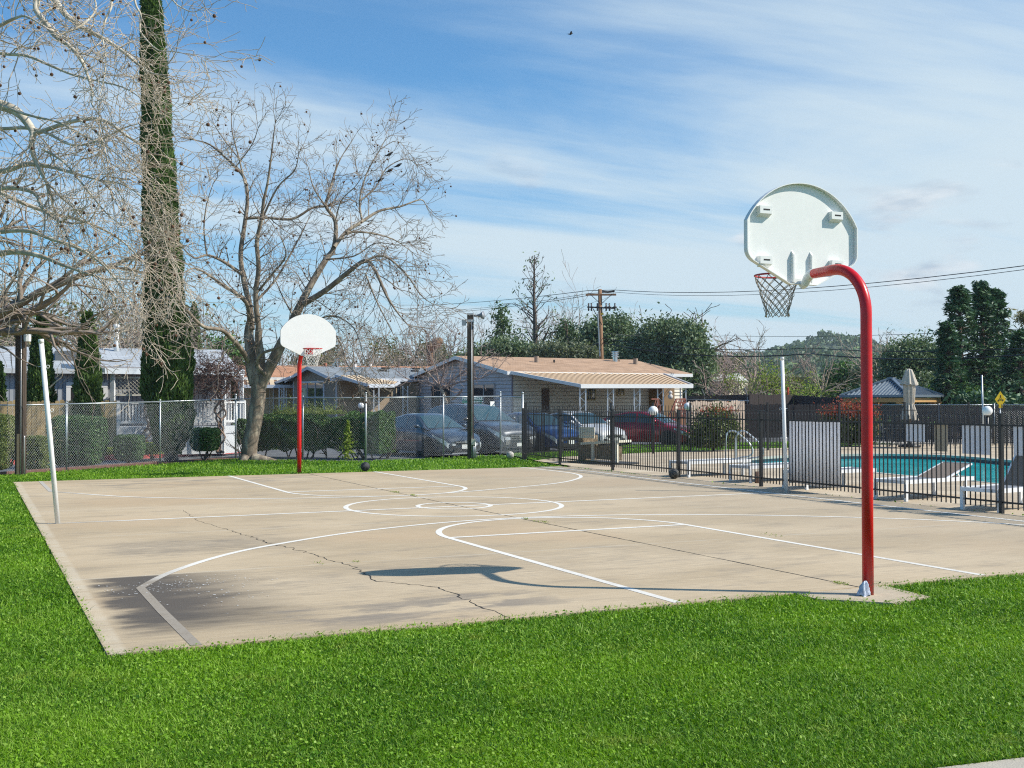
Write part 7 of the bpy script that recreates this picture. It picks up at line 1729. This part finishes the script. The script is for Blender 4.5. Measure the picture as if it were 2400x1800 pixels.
tree_l('tree', 'small dark tree between the thin pine and the utility pole', [(1330, 800, 96, 22, 40), (1372, 820, 96, 26, 30)], L_OAK, 107, 160, 20, .3, .26, 96, 1340)
cR = dict(step=[.5, .4, .3], wob=.12, up=[.02, .01, .0], rmin=.020, lv=3, kids=[.7, .6, .45], ang=.6, ratio=.55, main=8, spread=1.35)
bare_tree('bare_tree', 'broad round bare tree with a domed crown above the spring green tree', tuple(colm(1765, 120)), zat(colm(1765, 120), 772), cR, TWIG_P, None, .35, 90, 2.6)
cP = dict(step=[.25, .2, .15], wob=.14, up=[.0, .0, .0], rmin=.012, lv=3, kids=[.7, .6, .5], ang=.7, ratio=.55, main=8, spread=1.0)
bare_tree('bare_tree', 'low pinkish bare tree left of the cream shed', tuple(colm(1672, 76)), zat(colm(1672, 76), 842), cP, M('twig_pink', (0.37, 0.27, 0.24), .9, var=.2), None, .12, 91, 1.5)
bare_tree('bare_tree', 'small bare shrub-like tree in front of the cream shed', tuple(colm(1735, 74)), zat(colm(1735, 74), 872), cP, TWIG, None, .07, 92, 1.1)
cG = dict(step=[.4, .3, .2], wob=.2, up=[.0, .0, .0], rmin=.012, lv=2, kids=[.6, .5], ang=.7, ratio=.55, main=7, spread=1.5)
P = colm(1790, 74); bare_tree('tree', 'spring green spreading tree left of the white net post', tuple(P), zat(P, 846), cG, BARK_D, None, .16, 93, 1.1, leaves=dict(n=9, sp=.30, s=.13, mat=L_SPR, asp=.6, along=.03))
P = colm(1860, 78); bare_tree('tree', 'small spring green tree right of the white net post', tuple(P), zat(P, 880), cG, BARK_D, None, .1, 94, 1.2, leaves=dict(n=9, sp=.30, s=.13, mat=L_SPR, asp=.6))
bare_tree('bare_tree', 'upright bare fan-shaped tree in front of the hill', tuple(colm(1918, 105)), zat(colm(1918, 105), 822), dict(cR, main=9, spread=.8), TWIG_P, None, .2, 95, 2.4)
bare_tree('bare_tree', 'grey bare tree between the near hoop pole and the oak by the gazebo', tuple(colm(2070, 100)), zat(colm(2070, 100), 785), dict(cR, lv=2, spread=.7), TWIG, None, .16, 96, 3)
bare_tree('bare_tree', 'bare brownish crown rising behind the grey green oak', tuple(colm(2150, 98)), zat(colm(2150, 98), 772), dict(cR, spread=.8), TWIG, None, .2, 97, 3, leaves=dict(n=1, sp=.2, s=.15, mat=L_MIX))
for i, (u, v, D, w, h, mat, lab) in enumerate([(1975, 885, 110, 36, 30, L_HEDGE, 'bright green bush at the foot of the hill'), (2005, 905, 112, 44, 22, L_GREY, 'pale silvery bush at the foot of the hill'), (1690, 860, 130, 60, 20, L_MIX, 'brown brush beyond the cream house'), (2040, 880, 108, 40, 30, L_GREY, 'grey bush just right of the near hoop pole'), (1860, 905, 125, 60, 14, L_MIX, 'low brown brush along the field edge'), (1780, 900, 125, 50, 14, L_MIX, 'low brown brush behind the spring green tree'), (1950, 912, 118, 60, 12, L_OAK, 'low dark brush along the field left of the hoop pole')]):
    tree_l('bush', lab, [(u, v, D, w, h), (u-w*.4, v+h*.3, D, w*.6, h*.7)], mat, 120+i, 220, 20, .35, .34, D, u)
tree_l('oak_tree', 'grey green round oak between the near hoop pole and the conifers', [(2135, 850, 78, 58, 50), (2100, 870, 78, 40, 40), (2165, 830, 78, 40, 36), (2130, 900, 77, 55, 30)], L_OLIVE, 130, 900, 24, .30, .22, 78, 2135)
# conifers at the right
def conifer(label, u, D, vtop, wpx, seed, zlow=.6):
    P = colm(u, D); H = zat(P, vtop); W_ = wpx/2*D/FPX; R = random.Random(seed); rg = np.random.default_rng(seed); t = thing('conifer_tree', label, 'tree', tuple(P), 'tall dark conifers at the right')
    part('trunk', MB().tube([P, P+V3(.05, 0, H*.5), P+V3(0, 0, H)], [.28, .17, .02], 8), M('redwood_bark', (.09, .055, .04), .9, var=.3, scale=4, stretch=(2, 2, .3)), t, True)
    segs = []; pts = []; dr = []; z = zlow
    while z < H-.1:
        f_ = z/H; L0 = W_*(1-f_)**.72*(.82+.36*R.random())+.10; nb = 5 if f_ < .85 else 4
        for k in range(nb):
            a = 6.283*(k+R.random())/nb; L = L0*(.45+.70*R.random()); up0 = -.10+.75*f_+R.gauss(0, .08); p = (P[0], P[1], z+R.gauss(0, .08)); d = nrm((math.cos(a), math.sin(a), up0)); n = max(3, int(L/.28)); q0 = np.array(p)
            for i in range(n):
                d = nrm(d+V3(0, 0, (-.05 if i < n*.6 else .07))+V3(R.gauss(0, .04), R.gauss(0, .04), 0)); q = q0+d*L/n; segs.append((*q0, *q, .045*(1-i/n)+.012, .045*(1-(i+1)/n)+.012)); q0 = q
                if i >= (1 if f_ < .8 else 0):
                    w_ = .34*(1-i/n)+.14; side = np.cross(d, V3(0, 0, 1)); m = int(12+12*(1-i/n))
                    o = rg.uniform(-1, 1, (m, 1)); P_ = q+side*o*w_+rg.normal(0, .06, (m, 3))-V3(0, 0, 1)*np.abs(o)*.12; pts.append(P_); dr.append(d*.6+side*np.sign(o)*.8-V3(0, 0, .22))
        z += .22+.14*(1-f_)
    segmesh('branches', segs, BARK_D, t, 3); Pp = np.concatenate(pts); Dd = np.concatenate(dr)
    foliage('needles', Pp, .30, rg, L_CON, t, aspect=.30, dirs=Dd, jitter=.4); return t
conifer('tall dark conifer with a pointed top, leftmost of the group at the right', 2250, 62, 668, 190, 1)
conifer('tall dark conifer, middle and highest of the group at the right', 2302, 63, 658, 180, 2)
conifer('tall dark conifer, third from the left of the group at the right', 2338, 66, 676, 170, 3)
conifer('dark conifer cut by the right edge of the photo', 2392, 60, 770, 180, 4)
conifer('lower dark conifer leaning out at the left foot of the group', 2222, 58, 760, 130, 5)
tree_l('bush', 'pointed-leaved oleander bush below the conifers, right of the gazebo', [(2248, 938, 60, 46, 30), (2220, 948, 60, 30, 20), (2282, 945, 60, 34, 26)], LEAF('oleander_leaf', (0.05, 0.12, 0.02), (0.22, 0.34, 0.06), None, .3, nscale=1), 140, 420, 30, .22, .24, 54, 2235, asp=.22)
tree_l('tree', 'light green leafy tree at the right edge below the conifers', [(2420, 880, 64, 40, 60), (2430, 940, 64, 50, 40)], LEAF('light_green_leaf', (0.08, 0.15, 0.03), (0.24, 0.33, 0.09), None, .3), 141, 300, 22, .22, .17, 64, 2420)
tree_l('bush', 'dark shrub mass under the gazebo roof beyond the slatted fence', [(2060, 945, 66, 90, 22), (2160, 945, 66, 60, 22), (2330, 955, 56, 90, 24)], L_CON, 142, 400, 24, .3, .26, 66, 2080)
P = colm(2384, 40); o_ = bushy('palm_tree', 'brownish palm-like fronds poking in at the right edge below the cloud', tuple(colm(2450, 90)), lob([(2410, 745, 90, 26, 9)]), L_MIX, 143, 30, 20, .3, .5, trunk=.2, bark=BARK_D, aspect=.2)

# --- clipped shrubs behind the chain link fence
def boxy(name, label, u0, u1, v0, v1, D, mat, seed, n, depth=None, group=None, stem=False, ls=.055, rnd=.12, rot=None, zb=None, asp=.65):
    a = colm(u0, D); b = colm(u1, D); c = (a+b)/2; Wd = np.linalg.norm(b-a)/2; zt_ = zat(c, v0); z0 = zb if zb is not None else max(0, zat(c, v1)); dp = depth or Wd; rg = np.random.default_rng(seed); t = thing(name, label, 'shrub' if name != 'hedge' else 'hedge', (c[0], c[1], 0), group)
    X = RH if rot is None else rot; Y = V3(-X[1], X[0], 0); q = rg.uniform(-1, 1, (n, 3)); ax_ = rg.integers(0, 3, n); sg = np.where(rg.random(n) < .5, -1., 1.); sh = 1-np.abs(rg.normal(0, .10, n)); q[np.arange(n), ax_] = sg*sh
    l = (np.abs(q)**5).sum(1, keepdims=True)**(1/5); q = q/np.maximum(l, .93)**1.0*1.0*np.where(l > 1, 1, 1); q *= 1+.035*np.sin(q[:, [0]]*9+q[:, [2]]*7)+.03*np.sin(q[:, [1]]*11-q[:, [2]]*13)
    taper = 1-.10*(q[:, 2:3] < -.2)*np.abs(q[:, 2:3]); Pp = c+X*(q[:, [0]]*Wd*taper)+Y*(q[:, [1]]*dp*taper); Pp[:, 2] = (zt_+z0)/2+q[:, 2]*(zt_-z0)/2
    m = n//4; q2 = rg.uniform(-.85, .85, (m, 3)); P2 = c+X*(q2[:, [0]]*Wd)+Y*(q2[:, [1]]*dp); P2[:, 2] = (zt_+z0)/2+q2[:, 2]*(zt_-z0)/2
    S = np.concatenate([np.full(n, ls), np.full(m, ls*1.8)]); foliage('leaves', np.concatenate([Pp, P2]), S, rg, mat, t, aspect=asp)
    segs, tips = [], []; R = random.Random(seed); cc = dict(step=[.15, .12], wob=.12, up=[.02, .02], rmin=.008, lv=1, kids=[.4], ang=.6, ratio=.5)
    for k in range(7): grow(segs, tips, R, (c[0]+R.gauss(0, .03), c[1]+R.gauss(0, .03), -.05), tuple(nrm(X*R.gauss(0, .45)+Y*R.gauss(0, .45)+V3(0, 0, 1))), (zt_-.05)*.8, .025, 0, cc)
    segmesh('stems', segs, BARK_D, t, 4); return t
GS = 'clipped shrubs behind the chain link fence'
boxy('shrub', 'leafy light green bush at the left edge behind the light pole', -60, 26, 972, 1100, 30.3, L_YEL, 1, 7000, group=GS)
boxy('shrub', 'small yellowish green bush between the light pole and the white net post', 63, 113, 1023, 1104, 30.6, L_YEL, 2, 4200, group=GS)
boxy('shrub', 'large square clipped dark bush right of the white net post', 124, 240, 976, 1090, 33.0, L_BOX, 3, 9000, group=GS)
boxy('shrub', 'small clipped dark bush in front of the tan fence end', 272, 334, 1020, 1078, 33.6, L_BOX, 4, 4600, group=GS)
boxy('shrub', 'small clipped bush on a short stem right of the tall cypress', 450, 512, 1003, 1056, 36.0, L_BOX, 5, 4600, group=GS)
boxy('shrub', 'narrow dark bush at the left foot of the forked sycamore', 556, 578, 982, 1040, 38.5, L_BOX, 6, 1500, group=GS)
boxy('shrub', 'low yellow green mound beside the red kerb left of the tall cypress', 328, 384, 1038, 1064, 37.5, LEAF('lime_leaf', (0.18, 0.24, 0.02), (0.38, 0.44, 0.06), None, .3, nscale=3), 7, 2500, group=GS, depth=.5)
boxy('shrub', 'small bright green ground shrub left of the lime mound', 240, 275, 1049, 1064, 38.0, L_SPR, 8, 900, group=GS, depth=.3)
# the long hedge
A, B = V3(1.1, 20.3, 0), V3(4.3, 17.05, 0)
hd = nrm(B-A); c_ = (A+B)/2
def hedge():
    rg = np.random.default_rng(31); t = thing('hedge', 'long dark green hedge behind the far hoop, its right end clipped square', 'hedge', tuple(c_)); n = 42000; L = np.linalg.norm(B-A); Y = V3(-hd[1], hd[0], 0)
    q = rg.uniform(0, 1, (n, 3)); ax_ = rg.choice(4, n, p=[.5, .30, .12, .08]); sh = np.abs(rg.normal(0, .05, n)); x = q[:, 0]; y = q[:, 1]; z = q[:, 2]
    y = np.where(ax_ == 0, sh, y); z = np.where(ax_ == 1, 1-sh, z); x = np.where(ax_ == 2, 1-sh*.3, x); x = np.where(ax_ == 3, sh*.3, x)
    H = 1.36+.10*np.sin(x*7+1)+.07*np.sin(x*19)+.05*np.sin(y*9+x*31); H = H-.12*(x < .15); zlo = .12+.16*np.abs(np.sin(x*13))*(x < .9)
    lump = .10*np.sin(x*11+z*3)+.07*np.sin(x*27+z*9); P_ = A+hd*(x*L)[:, None]+Y*((y*1.35)+np.where(ax_ == 0, lump, 0))[:, None]; P_[:, 2] = zlo+z*(H-zlo); P_[:, 2] -= np.where((z > .85), (np.abs(y-.5)*2)**4*.12, 0)
    foliage('leaves', P_, .075, rg, L_HEDGE, t, aspect=.6)
    # tall new shoots standing out of the top
    m = 2600; xs = rg.uniform(.12, .62, m); P2 = A+hd*(xs*L)[:, None]+Y*(rg.uniform(.1, 1.2, m))[:, None]; P2[:, 2] = 1.38+rg.exponential(.10, m); foliage('shoots', P2, .07, rg, L_YEL, t, aspect=.4, dirs=np.tile([[0, 0, 1.]], (m, 1)), jitter=.5)
    segs, tips = [], []; R = random.Random(2); cc = dict(step=[.15, .12], wob=.14, up=[.02, .02], rmin=.008, lv=1, kids=[.5], ang=.6, ratio=.5)
    for k in range(26): p = A+hd*L*R.random()+Y*R.uniform(.2, 1.1); grow(segs, tips, R, (p[0], p[1], -.08), tuple(nrm(hd*R.gauss(0, .5)+Y*R.gauss(0, .3)+V3(0, 0, 1))), 1.2, .03, 0, cc)
    segmesh('stems', segs, BARK_D, t, 4)
hedge()
P = G(815, 1078); rg = np.random.default_rng(5); t = thing('shrub', 'bright green leafy sapling at the foot of the long hedge', 'shrub', tuple(P)); q = []
for z in np.linspace(.1, 1.15, 16): q.append(np.column_stack([P[0]+rg.normal(0, .10*(1.4-z), 26), P[1]+rg.normal(0, .10*(1.4-z), 26), z+rg.normal(0, .06, 26)]))
foliage('leaves', np.concatenate(q), .11, rg, L_SPR, t, aspect=.35); part('stem', MB().tube([P, P+V3(0, 0, 1.1)], .012, 5), BARK_D, t)
# photinias beyond the pool
def photinia(label, spec, base, seed, n, red):
    rg = np.random.default_rng(seed); t = thing('shrub', label, 'shrub', tuple(base)); l_ = lob(spec); P_ = clumps(rg, l_, n, 26, .16); P_ = P_[P_[:, 2] > .12]; foliage('leaves', P_, .12, rg, L_PHO, t, aspect=.45)
    zt_ = np.quantile(P_[:, 2], .80 if red > .3 else .93); T = P_[P_[:, 2] > zt_]; T = np.repeat(T, 2, 0)+rg.normal(0, .10, (len(T)*2, 3))+[0, 0, .06]; rt_ = foliage('red_tips', T[: int(len(T)*min(1, red*1.6))], .11, rg, L_RED, t, aspect=.4); rt_['kind'] = 'stuff'
    R = random.Random(seed); segs = []
    for k in range(6): p = V3(*base); q = p+V3(R.gauss(0, .4), R.gauss(0, .4), .8); segs.append((*p, *q, .03, .02))
    segmesh('stems', segs, BARK_D, t, 4)
photinia('round photinia bush with yellowish and reddish leaves right of the red car', [(1672, 1010, 41.5, 44, 40), (1650, 1025, 41.3, 30, 30), (1700, 1000, 41.5, 30, 34), (1680, 980, 41.5, 30, 18)], colm(1672, 41.5), 1, 420, .12)
photinia('photinia bush crowned with bright red new leaves, left of the near hoop pole', [(1985, 1000, 45.5, 46, 38), (2015, 1000, 45.5, 36, 40), (1960, 985, 45.5, 26, 20)], colm(1990, 45.5), 2, 420, .9)

# bare vine over the white porch
R = random.Random(77); segs, tips = [], []; t = thing('climbing_vine', 'leafless dark vine tangled over the white porch right of the tall cypress', 'vine', tuple(colm(495, 39.6)))
cv_ = dict(step=[.12, .10, .08], wob=.32, up=[-.02, -.03, -.03], rmin=.007, lv=2, kids=[.55, .45], ang=.9, ratio=.6)
for k in range(150):
    u = R.uniform(448, 565); v = R.uniform(850, 925) if R.random() < .6 else R.uniform(845, 885); p = at(u, v, 38.9+R.uniform(-.4, .6)); grow(segs, tips, R, tuple(p), tuple(nrm([R.gauss(0, 1), R.gauss(0, 1), R.gauss(0, .6)])), R.uniform(.5, 1.1), .014, 0, cv_)
segmesh('branches', segs, M('vine_brown', (0.17, 0.105, 0.09), .9, var=.35), t, 3)
for u0 in (350, 515):
    for k in range(3):
        vs_ = []; p = at(u0+k*5, 1060, 38.8); 
        for j in range(22): q = at(u0+k*5+9*math.sin(j*.8+k*2)+(-8+j*.3), 1060-j*7.2, 38.8+.1*math.sin(j+k)); vs_.append((*p, *q, .035, .033)); p = q
        segmesh('stem', vs_, M('vine_stem', (0.30, 0.20, 0.14), .9, var=.3), t, 6)

# --- birds
def bird(label, p, s, wing=False, hd_=0.0):
    t = thing('bird', label, 'bird', tuple(p)); X = cdir(hd_); f = (V3(*p), X, V3(-X[1], X[0], 0), V3(0, 0, 1)); mb = MB(f); up_ = .5 if not wing else .1
    pts = [(-.9*s, 0, -.35*s*up_*2), (-.45*s, 0, -.2*s*up_*2), (0, 0, 0), (.3*s, 0, .18*s), (.5*s, 0, .34*s), (.68*s, 0, .36*s), (.85*s, 0, .33*s)]
    mb.tube(pts, [.05*s, .14*s, .27*s, .25*s, .15*s, .13*s, .015*s], 10)
    mb.add([(-.4*s, -.05*s, -.2*s*up_), (-.4*s, .05*s, -.2*s*up_), (-1.25*s, .10*s, -.55*s*up_), (-1.25*s, -.10*s, -.55*s*up_)], [(0, 1, 2, 3)])
    if wing:
        for sg in (1, -1): mb.add([(.25*s, 0, .1*s), (-.2*s, 0, .08*s), (-.45*s, sg*1.0*s, .42*s), (-.1*s, sg*1.5*s, .5*s), (.2*s, sg*.8*s, .35*s)], [(0, 1, 2, 3, 4)])
    else: mb.tube([(0, .05*s, -.2*s), (0, .06*s, -.45*s)], .02*s, 4).tube([(0, -.05*s, -.2*s), (0, -.06*s, -.45*s)], .02*s, 4)
    part('body', mb, DARK, t, True)
for (u, v, lab) in [(912, 362, 'small dark bird perched highest at the right of the sycamore crown'), (933, 388, 'small dark bird perched second highest at the right of the sycamore crown'), (913, 400, 'small dark bird perched just below the other two in the sycamore crown'), (891, 422, 'small dark bird perched lowest on the right sycamore branch')]: bird(lab, at(u, v, 37), .16)
bird('tiny dark bird flying high in the blue sky above the houses', at(1337, 80, 60), .17, True, 20)
# orange marker in the field
P = colm(1847, 70); o = part('marker_post', MB().box(P[0]-.05, P[0]+.05, P[1]-.05, P[1]+.05, 0, 2.5).ball((P[0], P[1], 2.53), .07, 8), M('orange_red', (.55, .07, .02), .6), None); tag(o, 'small orange red marker post in the green field beyond the dark fence', 'marker post')

# ------------------------------------------------------------------ haze
hm = bpy.data.materials.new('haze_air'); hm.use_nodes = True; nt = hm.node_tree; nt.nodes.clear()
pv_ = node(nt, 'ShaderNodeVolumePrincipled', {'Color': (0.80, 0.90, 1.0, 1), 'Density': 0.00022, 'Anisotropy': 0.0}); node(nt, 'ShaderNodeOutputMaterial', {'Volume': pv_.outputs[0]})
hz = part('haze', MB().box(-450, 1300, -350, 1300, -1.2, 72), hm, None); hz['kind'] = 'stuff'
sc.cycles.volume_bounces = 0
